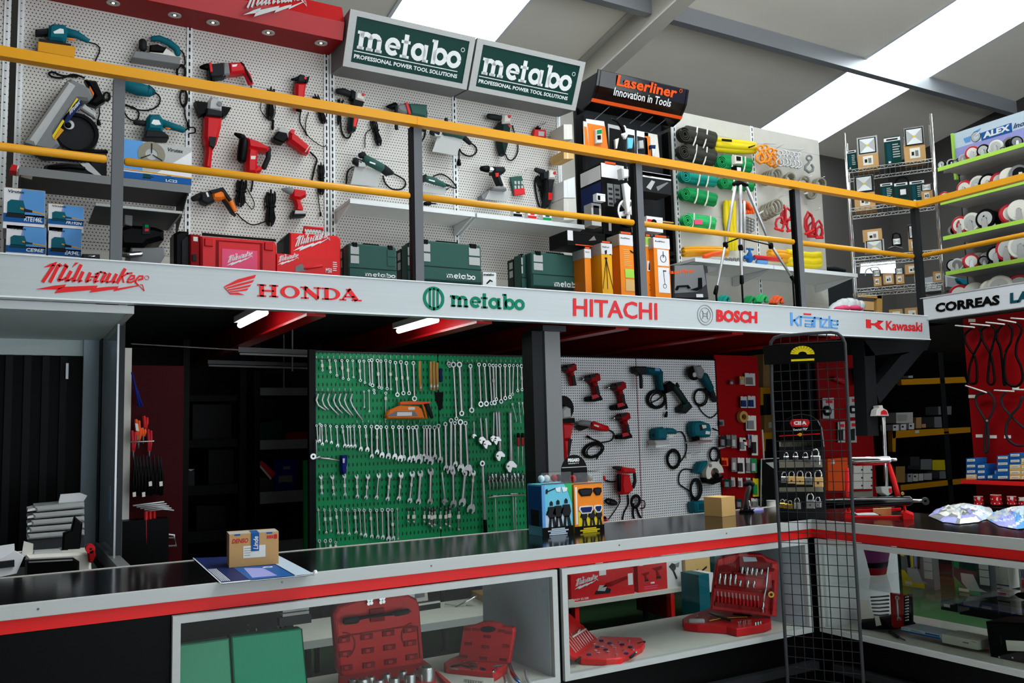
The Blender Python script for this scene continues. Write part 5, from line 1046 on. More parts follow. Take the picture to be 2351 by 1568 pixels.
# ---- casters on lime shelves ------------------------------------------------
XC = 7.45; on(XP(XC))
Z(1850, 220, 4.6926)
lips = [P[0].at(1410, 780), P[0].at(1445, 1140), P[0].at(1490, 1515)]
Z(1850, 480, 4.6926); lips.append(P[0].at(1515, 675))
YL0 = sum(p.y for p in lips)/4; zl_ = [p.z for p in lips]; zl_.append(zl_[3]-(zl_[0]-zl_[3])/3)
t = T('caster_display_unit', 'grey display unit with lime shelf lips and a light blue sign, holding casters', 'display unit')
Z(2140, 280, 7.839); on(XP(XC+.4)); e = P[0].at(450, 700); YE2 = e.y
ztop = P[0].at(430, 205).z; zbot = P[0].at(460, 480).z
t.m('back_panel', 'grey').bx(XC+.4, XC+.42, 1.2, YE2, 2.44, zbot); t.m('side_upright', 'lime').bx(XC+.36, XC+.4, YE2, YE2+.02, zl_[0]-.05, ztop); t.m('back_panel/seam', 'darkgrey').bx(XC+.395, XC+.4, YE2-.015, YE2-.005, 2.44, zl_[0])
for i, z in enumerate(zl_):
    t.m('shelf#%d' % i, 'lightgrey').bx(XC+.005, XC+.4, 1.2, YL0, z-.022, z-.005); t.m('shelf#%d/lip' % i, 'lime').bx(XC-.004, XC+.004, 1.2, YL0, z-.036, z)
t.m('sign', 'ltblue').bx(XC+.385, XC+.4, 1.2, YE2, zbot-.16, ztop)
on(XP(XC+.385)); t.p('sign/logo', 'blue', '875,200 1425,15 1440,180 890,340', 0, .004); t.x('sign/lettering', 'white', 'ALEX', 920, 300, 1400, 150, 110, .006, .05); t.x('sign/lettering#1', 'navy', 'Inox', 1460, 125, 1760, 30, 90, .005, .01, .3)
t.a('sign/logo#1', 'lightgrey', 785, 265, 50, 85, 0, .004); t.a('sign/logo#1', 'navy', 785, 265, 88, 93, 0, .005); t.t('sign/logo#1', 'white', '785,250,16 845,190,14', d=.003); t.p('sign/logo#2', 'skyblue', '560,300 690,250 690,350 600,380', 0, .002); t.p('sign/logo#2', 'skyblue', '740,180 880,110 850,160 760,200', 0, .002)
t.m('sign/strip', 'lilac').bx(XC+.383, XC+.385, 1.2, YE2, zl_[0], zbot-.0)
casters = {}
def caster(kind, face):
    """kind = tyre colour, core colour; face 0: wheel seen flat-on, 1: turned"""
    tyre, core = kind
    return tyre, core
def put_caster(label, shelf, xpix, r, tyre, core, turn=0, fork='alu', zoom=None, grp='casters on the lime shelves', dx=.09):
    z = zl_[shelf]-.005; on(XP(XC+dx)); y = P[0].at(xpix, 0 if shelf else 0).y
    # place along the shelf by the pixel column at the shelf's height
    lo, hi = 1.2, 5.2
    for _ in range(40):
        m = (lo+hi)/2; q = V((XC+dx, m, z+.04))-EYE; sx = 1175.5+F*q.dot(RT)/q.dot(FW)
        if sx < px(xpix, 0)[0]: hi = m
        else: lo = m
    y = lo; t = T('caster', label, 'caster', grp)
    c = V((XC+dx, y, z+r+.012)); ax = V((-math.cos(turn), -math.sin(turn), 0)); sd = V((0, 0, 1)).cross(ax)
    wd = r*.42
    t.m('wheel', tyre).cyl(c, ax, r, -wd/2, wd/2, 22, r*.08); t.m('wheel/core', core).cyl(c, ax, r*.72, wd/2-.001, wd/2+.003, 20); t.m('wheel/core').cyl(c, -ax, r*.72, wd/2-.001, wd/2+.003, 20); t.m('wheel/hub', 'darkgrey').cyl(c, ax, r*.2, wd/2, wd/2+.012, 12)
    for s_ in (1, -1):
        o = c+ax*s_*(wd/2+.012)
        t.m('fork', fork).prism([o+sd*a+V((0, 0, b)) for a, b in ((-r*.3, -r-.0), (r*.3, -r-.0), (r*.16, r*.15), (-r*.16, r*.15))], ax, -.003, .003)
    t.m('fork').prism([c+ax*a+sd*b+V((0, 0, -r-.012)) for a, b in ((-r*.6, -r*.5), (r*.6, -r*.5), (r*.6, r*.5), (-r*.6, r*.5))], V((0, 0, 1)), 0, .008)
    return t
W_, R_, K_, G_ = 'offwhite', 'casterred', 'black', 'lightgrey'
rows = [(0, (2140, 280, 7.839), ((175, .042, K_, G_, 0), (265, .05, K_, 'grey', .9), (345, .04, G_, K_, .8), (420, .026, K_, 'grey', .5), (490, .034, K_, 'grey', .9), (560, .04, G_, 'steel', .4), (735, .065, R_, W_, .3), (815, .05, R_, R_, .9), (930, .058, K_, G_, .2), (1000, .056, K_, 'grey', .9), (1070, .04, K_, W_, .5), (1155, .06, W_, G_, .2), (1265, .02, K_, 'grey', .5), (1415, .07, 'grey', K_, 1.0), (1520, .055, K_, 'grey', .9))),
        (1, (2140, 280, 7.839), ((230, .055, R_, W_, .9), (345, .042, R_, R_, .8), (450, .045, G_, 'grey', .6), (600, .078, R_, W_, 0), (690, .07, R_, R_, .8), (840, .082, W_, G_, 0), (1020, .08, K_, W_, .2), (1060, .07, K_, K_, .9), (1215, .075, R_, W_, .9), (1310, .05, R_, R_, .8), (1400, .08, W_, W_, .5), (1480, .06, W_, G_, .9), (1580, .085, 'grey', K_, .9), (1660, .08, R_, W_, .9))),
        (2, (2140, 460, 7.128), ((370, .055, 'grey', K_, .9), (475, .085, R_, W_, 0), (560, .08, R_, R_, .9), (660, .088, W_, G_, 0), (760, .07, W_, W_, .8), (890, .09, K_, G_, .1), (985, .08, K_, K_, .8), (1100, .085, R_, W_, .9), (1290, .09, R_, W_, .9), (1440, .095, W_, W_, .4))),
        (3, (2140, 460, 7.128), ((350, .06, K_, G_, .3), (420, .058, G_, 'steel', .4), (485, .052, K_, W_, .8), (550, .066, W_, G_, .9), (640, .07, R_, W_, .8), (770, .075, W_, G_, .7), (845, .05, K_, 'grey', .9), (925, .07, G_, W_, .8), (1060, .08, K_, G_, .3), (1150, .06, 'steel', 'chrome', .6), (1260, .11, R_, G_, 0), (1390, .1, R_, R_, .9), (1480, .11, W_, G_, .3))),
        (4, (2140, 460, 7.128), ((470, .1, R_, W_, .2), (600, .06, 'wood', 'wood', .4), (720, .1, W_, W_, .6), (900, .06, G_, G_, .4), (985, .1, W_, W_, 1.2), (1130, .11, W_, G_, .2), (1330, .06, G_, W_, .4), (1440, .11, R_, W_, .8)))]
ordn = ['first', 'second', 'third', 'fourth', 'fifth', 'sixth', 'seventh', 'eighth', 'ninth', 'tenth', 'eleventh', 'twelfth', 'thirteenth', 'fourteenth', 'fifteenth', 'sixteenth', 'seventeenth', 'eighteenth', 'nineteenth', 'twentieth', 'twenty-first', 'twenty-second', 'twenty-third', 'twenty-fourth', 'twenty-fifth', 'twenty-sixth', 'twenty-seventh', 'twenty-eighth', 'twenty-ninth', 'thirtieth', 'thirty-first', 'thirty-second', 'thirty-third', 'thirty-fourth', 'thirty-fifth', 'thirty-sixth', 'thirty-seventh', 'thirty-eighth', 'thirty-ninth', 'fortieth']
cn_ = {'offwhite': 'white', 'casterred': 'red', 'black': 'black', 'lightgrey': 'pale grey', 'grey': 'grey', 'steel': 'steel', 'wood': 'brown'}
for sh, zt__, row in rows:
    Z(*zt__)
    for i, (x_, r, ty, co, tu) in enumerate(row):
        put_caster('%s caster wheel, %s from the left on the %s lime shelf' % (cn_[ty], ordn[i], ['top', 'second', 'third', 'fourth', 'lowest'][sh]), sh, x_, r, ty, co, tu*.9, dx=.1 if tu < .6 else .13+.07*(i % 2))
# ---- counter ----------------------------------------------------------------
ZC = 1.01; CY0, CY1, CX0, CX1 = 3.5, 4.19, 3.96, 4.65
t = T('worktop', 'black glossy L-shaped worktop with a white front edge and red band', 'worktop')
t.m('', 'counter').bx(-2, CX1, CY0, CY1, .975, ZC-.001); t.m('').bx(CX0, CX1, .6, CY0, .975, ZC-.001)
t.m('edge_band', 'band').bx(-2, CX0+.0, CY0-.012, CY0, .958, ZC); t.m('edge_band#1', 'band').bx(CX0-.012, CX0, .6, CY0-.012, .958, ZC)
t.m('back_edge', 'offwhite').bx(-2, CX1, CY1, CY1+.008, .97, ZC+.002)
t.m('red_band', 'brightred').bx(-2, CX0+.008, CY0+.004, CY0+.03, .91, .958); t.m('red_band#1', 'brightred').bx(CX0+.004, CX0+.03, .6, CY0+.004, .91, .958)
for k, x_ in enumerate((-.6, .12, .96, 1.6, 2.6, 3.3)): t.m('screw#%d' % k, 'darksteel').cyl((x_, CY0-.012, .985), (0, -1, 0), .004, 0, .002, 8)
t.bev('edge_band', .003)
def vcase(label, x0, x1, z0=.40, back=None, mid=None):
    t = T('display_case', label, 'display case', 'glass display cases'); y0, y1 = CY0-.004, CY1-.02; w_ = .028
    t.m('frame', 'band')
    for a in ((x0, x1, z0, z0+w_), (x0, x1, .905-w_, .905)): t.m('frame').bx(a[0], a[1], y0-.012, y0+.02, a[2], a[3])
    for a, b in ((x0, x0+w_), (x1-w_, x1)): t.m('frame').bx(a, b, y0-.012, y0+.02, z0+w_, .905-w_)
    t.m('glass', 'glass').bx(x0+w_, x1-w_, y0+.002, y0+.007, z0+w_, .905-w_)
    t.m('floor_board', 'offwhite').bx(x0, x1, y0+.021, y1, z0, z0+.022)
    t.m('side_panel#0', 'ltblue').bx(x1-.03, x1-.008, y0+.022, y1, z0+.022, .9); t.m('side_panel#1', 'darkgrey').bx(x0+.002, x0+.02, y0+.022, y1, z0+.022, .9)
    if back: t.m('back_panel', 'charcoal').bx(x0+.02, back, y1-.02, y1, z0+.022, .9)
    return t
vcase('white-framed glass case with the large and small red socket sets', .557, 2.236, back=1.12)
vcase('white-framed glass case with the open red tool case at its right end', 2.262, 3.905)
t = T('counter_cabinet', 'black base of the front counter below and between the glass cases', 'cabinet')
t.m('', 'black').bx(-2, .552, CY0+.006, CY1, 0, .908); t.m('plinth', 'black').bx(.552, CX0+.029, CY0+.03, CY1-.1, 0, .396); t.m('post', 'black').bx(2.237, 2.261, CY0+.004, CY0+.04, .398, .908); t.m('corner_post', 'black').bx(3.906, CX0+.04, CY0+.002, CY0+.04, .398, .908)
t.m('foot_rail', 'charcoal').bx(.5, CX0-.03, CY0-.02, CY0+.03, .2, .24)
rc = T('display_case', 'white-framed glass case under the right-hand counter, with catalogues inside', 'display case', 'glass display cases')
xa, w_ = CX0-.004, .028
for a in ((.9, 3.475, .4, .428), (.9, 3.475, .877, .905)): rc.m('frame', 'band').bx(xa-.012, xa+.02, a[0], a[1], a[2], a[3])
rc.m('frame').bx(xa-.012, xa+.02, 3.447, 3.475, .428, .877)
rc.m('glass', 'glass').bx(xa+.002, xa+.007, 2.45, 3.447, .428, .877); rc.m('glass#1', 'glass').bx(xa+.010, xa+.015, .9, 2.75, .428, .877)
rc.m('floor_board', 'offwhite').bx(xa+.021, CX1-.03, .9, 3.475, .4, .42); rc.m('side_panel', 'white').bx(xa+.022, CX1-.05, 3.44, 3.462, .42, .9); rc.m('glass_shelf', 'glass').bx(xa+.04, CX1-.08, .9, 3.0, .655, .663)
t = T('counter_cabinet', 'black base under the right-hand glass case', 'cabinet'); t.m('', 'black').bx(CX0+.03, CX1-.1, .6, 3.6, 0, .396); t.m('foot_rail', 'charcoal').bx(CX0-.02, CX0+.03, .6, 3.4, .2, .24)

# ---- boxes placed by their footprint ----------------------------------------
def obox(t, key, mat, z, a, b, c, top, dep=None):
    """a, b: front-bottom corners, c: a back-bottom corner (zoomed pixels) on height z; top: a pixel on the front top edge above a"""
    zp = ZP(z); A, B, Cc = zp.at(*a), zp.at(*b), zp.at(*c)
    u = (B-A); n = u.cross(V((0, 0, 1))).normalized(); n = n if n.dot(EYE-A) > 0 else -n
    hh = PL(A, n).at(*top).z-z; d = dep or abs((Cc-A).dot(n))
    t.m(key, mat).box(A, u, -n*d, V((0, 0, hh)))
    return A, u, V((0, 0, hh)), n
Z(380, 1150, 3.752)
t = T('advertising_mat', 'blue counter mat with a pale strip, under the parcel on the counter', 'mat')
zp = ZP(ZC+.002); q = [zp.at(*a) for a in ((240, 495), (485, 716), (1285, 638), (960, 468))]
t.m('', 'navy').prism(q, V((0, 0, 1)), -.001, .002); U, W = q[2]-q[1], q[0]-q[1]
def mq(a, b): return q[1]+U*a+W*b*(1)+(q[3]-q[2]-W)*a*b
for key, m_, r_ in (('print', 'ltblue', (.8, 0, 1, 1)), ('print#1', 'blue', (.3, .0, .78, .5)), ('edge', 'white', (0, -.01, 1, .02)), ('edge#1', 'white', (-.01, 0, .006, 1))):
    t.m(key, m_).prism([mq(r_[0], r_[1]), mq(r_[2], r_[1]), mq(r_[2], r_[3]), mq(r_[0], r_[3])], V((0, 0, 1)), .002, .0028)
t.m('print#2', 'lilac').prism([mq(a, b) for a, b in ((.35, .08), (.62, .08), (.6, .4), (.4, .45))], V((0, 0, 1)), .0028, .0034); t.m('print#3', 'white').ann(mq(.66, .42)+V((0, 0, .003)), V((0, 0, 1)), .012, .02, 0, .001)
for k in range(5): t.m('print#4', 'white').prism([mq(a, b) for a, b in ((.02+.02*k, .06), (.03+.02*k, .06), (.03+.02*k, .5), (.02+.02*k, .5))], V((0, 0, 1)), .002, .003)
t = T('parcel', 'brown parcel with red printing and blue tape, standing on the blue counter mat', 'box')
f = obox(t, '', 'card', ZC+.005, (548, 575), (974, 541), (482, 541), (545, 291))
A, U, W, n = f
word(t, 'print', 'red', f, 'DENSO', .05, .72, .38, .86, .001, .03, .25); rec(t, 'print#1', 'red', f, .9, .78, .97, .92, 0, .001)
for k in range(4): rec(t, 'print#2', 'red', f, .76+.035*k, .8, .785+.035*k, .9, 0, .001)
rec(t, 'address_label', 'label', f, .28, .25, .73, .62, 0, .001); lines(t, 'address_label/print', 'ink', (A, U, W, n), .3, .48, .3, .58, 4, .15); rec(t, 'tape', 'blue', f, .44, .45, .6, 1.0, .001, .002)
vs, fs = glyphs('Linde', .02, .2); t.m('tape/lettering', 'white').add([A+U*(.58-b*.1)+W*(.5+a*.4)+n*.004 for a, b in vs], fs)
t.m('tape#1', 'blue').prism([A+U*a+W-n*b for a, b in ((.44, 0), (.6, 0), (.6, .11), (.44, .11))], V((0, 0, 1)), 0, .001); t.m('top_tape', 'lightgrey').prism([A+U*a+W-n*b for a, b in ((.0, .005), (1, .005), (1, .1), (.0, .1))], V((0, 0, 1)), 0, .0006)
for k, a in enumerate((.1, .75)): rec(t, 'tape#2', 'blue', f, a, .95, a+.12, 1, .0, .001)
t = T('counter_bell', 'small white button at the front edge of the counter, right of the blue mat', 'button'); p = ZP(ZC).at(1290, 622); t.m('', 'white').cyl(p, (0, 0, 1), .008, 0, .012, 12, .004)
# sunglasses displays
Z(1220, 1040, 7.839)
p0 = ZP(ZC).at(190, 1500); on(YP(p0.y))
def shades(label, x0, x1, y0, y1, mat, header=False):
    t = T('sunglasses_display', label, 'display stand', 'cardboard sunglasses displays'); rbox(t, 'carton', mat, x0, y0, x1, y1, .14); f = fr(x0, y0, x1, y1); rec(t, 'carton/base', 'black', f, -.01, 0, 1.01, .2 if not header else .21, .0, .003)
    O, U, W, n = f
    for k in range(5):
        wv = (.2, .3, .25, .34, .22)[k]; rec(t, 'carton/slogan', ('ltblue', 'slingyellow')[header], f, .5-wv, .02+.032*k, .5+wv, .045+.032*k, .003, .001)
    rec(t, 'tray', 'gloss', f, 0, 1.0, 1, 1.02, 0, .002)
    t.m('tray_window', 'glass').box(O+W, U, -n*.14, W*.22); return t, f
t, f = shades('left sunglasses display, turquoise front with three dark figures', 180, 752, 575, 1490, 'aqua'); O, U, W, n = f
rec(t, 'carton/print', 'skyblue', f, 0, .2, .1, 1, 0, .001); dec(t, 'carton/print', 'slinglt', f, [(.75, 1), (1, 1), (1, .6), (.9, .8)], 0, .001); rec(t, 'carton/print#1', 'ltblue', f, .1, .2, .8, .45, .0, .0008)
dec(t, 'carton/print#2', 'ink', f, [(.13, .9), (.18, .92), (.2, .88), (.45, .93), (.45, .91), (.2, .86), (.17, .82), (.13, .83)], .001); dec(t, 'carton/print#3', 'white', f, [(.45, .92), (.62, .94), (.6, .84), (.48, .86)], .001); dec(t, 'carton/print#3', 'white', f, [(.66, .94), (.85, .92), (.83, .86), (.7, .84)], .001)
def fig(t, f, cx, s_, key):
    for q in ([(0, .66), (.05, .69), (.1, .66), (.1, .6), (.0, .6)], [(-.06, .58), (.16, .58), (.2, .45), (.14, .36), (-.02, .36), (-.1, .45)], [(-.02, .38), (.05, .38), (.03, .2), (-.06, .2)], [(.06, .38), (.14, .38), (.2, .2), (.1, .2)], [(-.1, .5), (-.02, .54), (-.1, .42), (-.14, .44)]):
        dec(t, key, 'ink', f, [(cx+x*s_, .2+(y-.2)*s_*1.02) for x, y in q], .0015)
for k, cx in enumerate((.25, .47, .74)): fig(t, f, cx, .98+.03*k, 'carton/figure#%d' % k)
for k, (a, m_) in enumerate(((.12, 'ltblue'), (.3, 'lightgrey'), (.55, 'darkred'), (.7, 'black'))): t.m('glasses#%d' % k, m_).ell(O+U*(a+.08)+W*1.1-n*.06, U*.1, n*.02, W*.07, 8, 5)
A = O-n*.14; t.m('carton/side_print', 'blue').box(O-U*.006+W*.22-n*.135, U*.004, n*.13, W*.75); t.m('carton/side_print#1', 'ink').box(O-U*.008+W*.22-n*.11, U*.004, n*.08, W*.3)
t, f = shades('right sunglasses display, orange front with an arched black header', 762, 1308, 570, 1480, 'cartonorange', True); O, U, W, n = f
rec(t, 'carton/print', 'slingyellow', f, .12, .21, .95, .48, 0, .0008); rec(t, 'carton/print#1', 'paper', f, .04, .25, .1, .95, 0, .001)
for b, m_ in ((.86, 'black'), (.53, 'white')):
    for a0, a1 in ((.16, .62), (.68, .95)):
        dec(t, 'carton/glasses_print', m_, f, [(a0-.03, b), (a0, b+.05), ((a0+a1)/2, b+.06), (a1, b+.05), (a1+.01, b-.02), (a1-.06, b-.09), (a0+.08, b-.09)], .002); dec(t, 'carton/glasses_print#1', 'navy' if m_ == 'white' else 'ink', f, [(a0+.03, b), (a0+.05, b+.035), (a1-.03, b+.035), (a1-.03, b-.01), (a1-.08, b-.065), (a0+.1, b-.065)], .004)
for k, cx in enumerate((.28, .55, .8)): fig(t, f, cx, .75, 'carton/figure#%d' % k)
hd = [(.03, 1.22)]+arc(.5, 1.22, .46, .33, 180, 0, 16)+[(.97, 1.22)]
dec(t, 'header', 'black', (O-n*.13, U, W, n), hd[1:-1]+[(.97, 1.0), (.03, 1.0)], 0, .006); fh = (O-n*.124, U, W, n); word(t, 'header/lettering', 'white', fh, 'PEGASO', .27, 1.41, .68, 1.48, .002, .06); word(t, 'header/lettering#1', 'white', fh, 'SAFETY', .28, 1.37, .67, 1.39, .002, .02); rec(t, 'header/line', 'lightgrey', fh, .05, 1.3, .93, 1.315, .001)
for k, (a, m_) in enumerate(((.1, 'darkred'), (.3, 'black'), (.7, 'grey'))): t.m('glasses#%d' % k, m_).ell(O+U*(a+.1)+W*1.1-n*.06, U*.1, n*.02, W*.07, 8, 5)
Z(1620, 760, 3.409)
t = T('carton', 'plain small brown carton on the counter near the corner', 'box'); f = obox(t, '', 'cardlt', ZC, (130, 1455), (235, 1440), (34, 1440), (130, 1303)); 
t = T('phone_holder', 'black and chrome curved gadget standing on the counter by the red boards', 'stand'); p = ZP(ZC).at(330, 1415); on(PL(p, (-.7, -.7, 0)))
t.t('arm', 'darksteel', '315,1400,22 318,1330,16 330,1270,20 345,1215,20', d=0).t('head', 'charcoal', '305,1200,18 345,1185,24 375,1205,18', d=0).p('base', 'black', '270,1405 370,1405 380,1420 260,1420', -.05, .05).t('leg', 'chrome', '350,1400,9 340,1330,8', d=.03)
# cover sheet / documents under the counter edge
t = T('paper_pad', 'blue-edged notepad lying on the counter by the red boards', 'notepad'); p = ZP(ZC); q = [p.at(*a) for a in ((375, 1415), (450, 1408), (455, 1395), (390, 1398))]; t.m('', 'lilac').prism(q, V((0, 0, 1)), 0, .008)
t = T('white_cup', 'small white cup on the counter behind the wire rack', 'cup'); q = ZP(ZC).at(515, 1370); t.m('', 'offwhite').cyl(q, (0, 0, 1), .03, 0, .035, 14); t.m('rim', 'lightgrey').ann(q, (0, 0, 1), .024, .031, .035, .038)
# padlock display behind the wire rack
p0 = ZP(ZC).at(760, 1480); NR = V((-.857, -.515, 0)); on(PL(p0, NR))
t = T('padlock_display', 'arched black padlock display standing on the counter behind the wire rack', 'display stand')
t.p('header', 'black', '585,905 590,760 620,700 680,660 750,648 820,660 880,700 912,760 925,905', -.01, 0, .002).p('header/edge', 'grey', '880,700 912,760 930,905 922,905 905,762 874,704', 0, .004)
t.p('header/badge', 'caseRed', '675,690 800,690 815,715 800,748 675,748 658,720', 0, .003); t.x('header/lettering', 'paper', 'CISA', 690, 735, 790, 733, 30, .005, .05); t.x('header/lettering#1', 'white', 'Security', 680, 792, 800, 776, 26, .004, .02, .2); t.p('header/line', 'red', '575,818 895,800 895,808 575,826', 0, .003).p('header/mark', 'yellow', '715,810 740,795 765,808 740,825', .003, .005)
t.p('panel', 'charcoal', '575,905 925,905 940,1470 580,1475', -.03, -.012)
for k, (y, h) in enumerate(((870, 905), (1010, 1070), (1225, 1262))): t.p('strip#%d' % k, 'rope', f'575,{y} 915,{y-4} 918,{h-4} 577,{h}', -.012, .0)
def padlock(label, x, y, s_, mat):
    t = T('padlock', label, 'padlock', 'padlocks on the display'); t.t('shackle', 'chrome', [(x-.3*s_, y), (x-.3*s_, y-.45*s_), (x-.15*s_, y-.7*s_), (x+.15*s_, y-.7*s_), (x+.3*s_, y-.45*s_), (x+.3*s_, y)], s_*.085, .03, 6); t.p('body', mat, f'{x-.45*s_},{y-.1*s_} {x+.45*s_},{y-.1*s_} {x+.45*s_},{y+.75*s_} {x-.45*s_},{y+.75*s_}', .018, .045, .004); t.c('keyhole', 'darksteel', x, y+.4*s_, s_*.1, .045, .047)
nn_ = ['leftmost', 'second from left', 'third from left', 'fourth from left', 'rightmost']
for i, (x, y, s_) in enumerate(((630, 985, 46), (703, 985, 50), (780, 990, 54), (858, 985, 84))): padlock('chrome padlock in the top row of the arched display, ' + nn_[i if i < 3 else 4], x, y, s_, 'chrome' if i < 3 else 'steel')
for i, (x, y, s_) in enumerate(((615, 1145, 56), (672, 1145, 66), (738, 1148, 72), (803, 1152, 70), (880, 1155, 88))): padlock('padlock in the middle row of the arched display, ' + nn_[i], x, y, s_, 'steel' if i in (0, 3) else 'cardlt')
for i, (x, y, s_) in enumerate(((600, 1350, 46), (630, 1355, 46), (660, 1360, 46), (715, 1350, 60), (818, 1330, 80), (878, 1340, 56))): padlock('padlock in the bottom row of the arched display, ' + ['leftmost', 'second from left', 'third from left', 'fourth from left', 'large fifth from left', 'rightmost'][i], x, y, s_, 'brass' if i < 3 else 'steel')
# wire grid rack in the foreground
Z(1620, 760, 3.409); c0 = EYE+ray(858, 1500)*4.5; RK = PL(c0, NR); on(RK)
t = T('wire_grid_rack', 'tall black wire grid display rack with a black header sign, standing on the floor', 'rack')
t.t('frame', 'darkgrey', '575,1560,13 548,1100,13 520,500,13 508,130,13 512,85,13 540,52,13 590,38,13 800,20,13 980,10,13 1030,18,13 1070,50,13 1090,95,13 1095,200,13 1118,700,13 1150,1400,13 1158,1560,13', d=0, rnd=False)
lb = RK.at(575, 1560); rb_ = RK.at(1158, 1560); lt = RK.at(508, 130); rt_ = RK.at(1092, 110)
for a in (lb, rb_): t.m('frame').tube([a, V((a.x, a.y, .02))], rm(13, a), 8)
zt_ = lt.z; zb_ = .25; mb = t.m('grid', 'charcoal'); lo0 = V((lb.x, lb.y, 0)); ro0 = V((rb_.x, rb_.y, 0)); dl = (lt-lb)/(lt.z-lb.z); dr = (rt_-rb_)/(rt_.z-rb_.z)
def ed(p, d, z): return V((p.x+d.x*max(0, z-p.z), p.y+d.y*max(0, z-p.z), z))
z = zb_
while z < zt_-.02:
    mb.tube([ed(lb, dl, z), ed(rb_, dr, z)], .0019, 5, rnd=False); z += .0525
for k in range(1, 8): mb.tube([ed(lb, dl, zb_)*(1-k/8)+ed(rb_, dr, zb_)*k/8, ed(lb, dl, zt_)*(1-k/8)+ed(rb_, dr, zt_)*k/8], .0024, 5, rnd=False)
for k in range(1, 8): t.t('top_grille', 'charcoal', [(515+72*k, 108-4*k), (515+72*k, 42-4*k)], 4, 0, 5, rnd=False)
t.t('top_grille', 'charcoal', [(515, 108), (1092, 76)], 5, 0, 5)
t.p('header_sign', 'gloss', '448,115 1078,88 1090,235 460,265', .01, .018); t.p('header_sign/lettering', 'slingyellow', '668,222 850,214 850,230 670,238', .018, .02)
cx, cy = 758, 182
for k in range(11):
    a0, a1 = math.radians(180+16.36*k+1.5), math.radians(180+16.36*(k+1)-1.5); t.p('header_sign/emblem', 'slingyellow', [(cx+r_[0]*math.cos(a), cy+r_[1]*math.sin(a)) for r_, a in (((62, 40), a0), ((94, 66), a0), ((94, 66), a1), ((62, 40), a1))], .018, .02)
t.p('header_sign/emblem#1', 'slingyellow', [(cx+62*math.cos(math.radians(180+18*k)), cy+44*math.sin(math.radians(180+18*k))) for k in range(11)]+[(cx+35*math.cos(math.radians(360-30*k)), cy+22*math.sin(math.radians(360-30*k))) for k in range(7)], .018, .02)
bz = .62
for k in range(9): t.m('base_tray', 'charcoal').tube([lb*(1-k/8)+rb_*k/8+V((0, 0, -lb.z*(1-k/8)-rb_.z*k/8+.2)), lb*(1-k/8)+rb_*k/8+NR*.16+V((0, 0, -lb.z*(1-k/8)-rb_.z*k/8+.2))], .003, 5)
for a in (lb, rb_):
    for s_ in (.28, -.1): t.m('foot', 'black').tube([V((a.x, a.y, .02)), V((a.x, a.y, .02))+NR*s_], .012, 8)
# ---- lower wall: green board with spanners ----------------------------------
YG = 5.8; on(YP(YG)); Z(700, 790, 4.3537)
x0 = P[0].at(103, 300).x; xm = P[0].at(1330, 300).x; x1 = P[0].at(2330, 300).x; zt_ = P[0].at(103, 85).z
for i, (a, b, l_) in enumerate(((x0, xm-.004, 'green perforated board with spanners, left panel'), (xm+.004, x1+.06, 'green perforated board with spanners, right panel'))):
    t = T('tool_board', l_, 'tool board', 'green tool boards'); t.m('panel', 'peg_green').bx(a, b, YG, YG+.02, .62, zt_); t.m('top_edge', 'darkgrey').bx(a, b, YG-.006, YG+.03, zt_, zt_+.012)
    t.m('edge', 'black').bx(a-.045 if i == 0 else b, a if i == 0 else b+.004, YG-.01, YG+.03, .3, zt_+.02); t.m('leg', 'black').bx(a, a+.03, YG+.02, YG+.05, 0, zt_)
    rails = ((110, 1250, 150), (110, 460, 478), (110, 1600, 812), (110, 1100, 1345), (110, 900, 1675)) if i == 0 else ((1400, 2290, 195), (1380, 1650, 735), (1420, 1700, 1315), (1400, 1530, 1670), (1820, 2290, 1298))
    for k, (a_, b_, y_) in enumerate(rails): t.t('hook_rail#%d' % k, 'darksteel', [(a_, y_), (b_, y_+ (b_-a_)*.012)], 3, .012, 5)
    hk = [(115+57*k, 130) for k in range(18)]+[(115+57*k, 455) for k in range(7)]+[(520+57*k, 775) for k in range(14)]+[(130+57*k, 1650) for k in range(14)] if i == 0 else [(1430+48*k, 165) for k in range(18)]
    for k, (a_, b_) in enumerate(hk): t.t('hook#%d' % k, 'alu', [(a_, b_-12), (a_, b_+14)], 5, .02, 5)
JAW = ((-1.3, -.34), (-.5, -.85), (.35, -.95), (1.05, -.62), (.95, -.4), (.2, -.42), (-.1, 0), (.2, .42), (.95, .4), (1.05, .62), (.35, .95), (-.5, .85), (-1.3, .34))
def spanner(label, x0, y0, x1, y1, h0, h1, kind='cr', mat='steel', group=None, tag=0, d=.02):
    """kind: two letters, c ring / o open jaw for the top and the bottom end"""
    t = T('spanner', label, 'spanner', group)
    L = math.hypot(x1-x0, y1-y0) or 1; ux, uy = (x1-x0)/L, (y1-y0)/L
    wsh = min(h0, h1)*.6
    t.t('', mat, [(x0+ux*h0*.8, y0+uy*h0*.8, wsh*1.15), ((x0+x1)/2, (y0+y1)/2, wsh), (x1-ux*h1*.8, y1-uy*h1*.8, wsh*1.15)], d=d+.006, seg=6, flat=.55, rnd=False)
    for (cx, cy, h, s_, k) in ((x0, y0, h0, -1, kind[0]), (x1, y1, h1, 1, kind[1])):
        if k == 'r': t.a('', mat, cx, cy, h*.55, h, d, d+.012, seg=14)
        elif k == 'o':
            an = math.atan2(uy*s_, ux*s_)+.26*s_; c_, q_ = math.cos(an), math.sin(an)
            t.p('', mat, [(cx+(a*c_-b*q_)*h, cy+(a*q_+b*c_)*h) for a, b in JAW], d, d+.011)
    if tag: t.p('price_tag', 'label', [(x0+ux*L*tag+a, y0+uy*L*tag+b) for a, b in ((-11, -16), (11, -14), (12, 18), (-10, 18))], d+.02, d+.022)
    return t
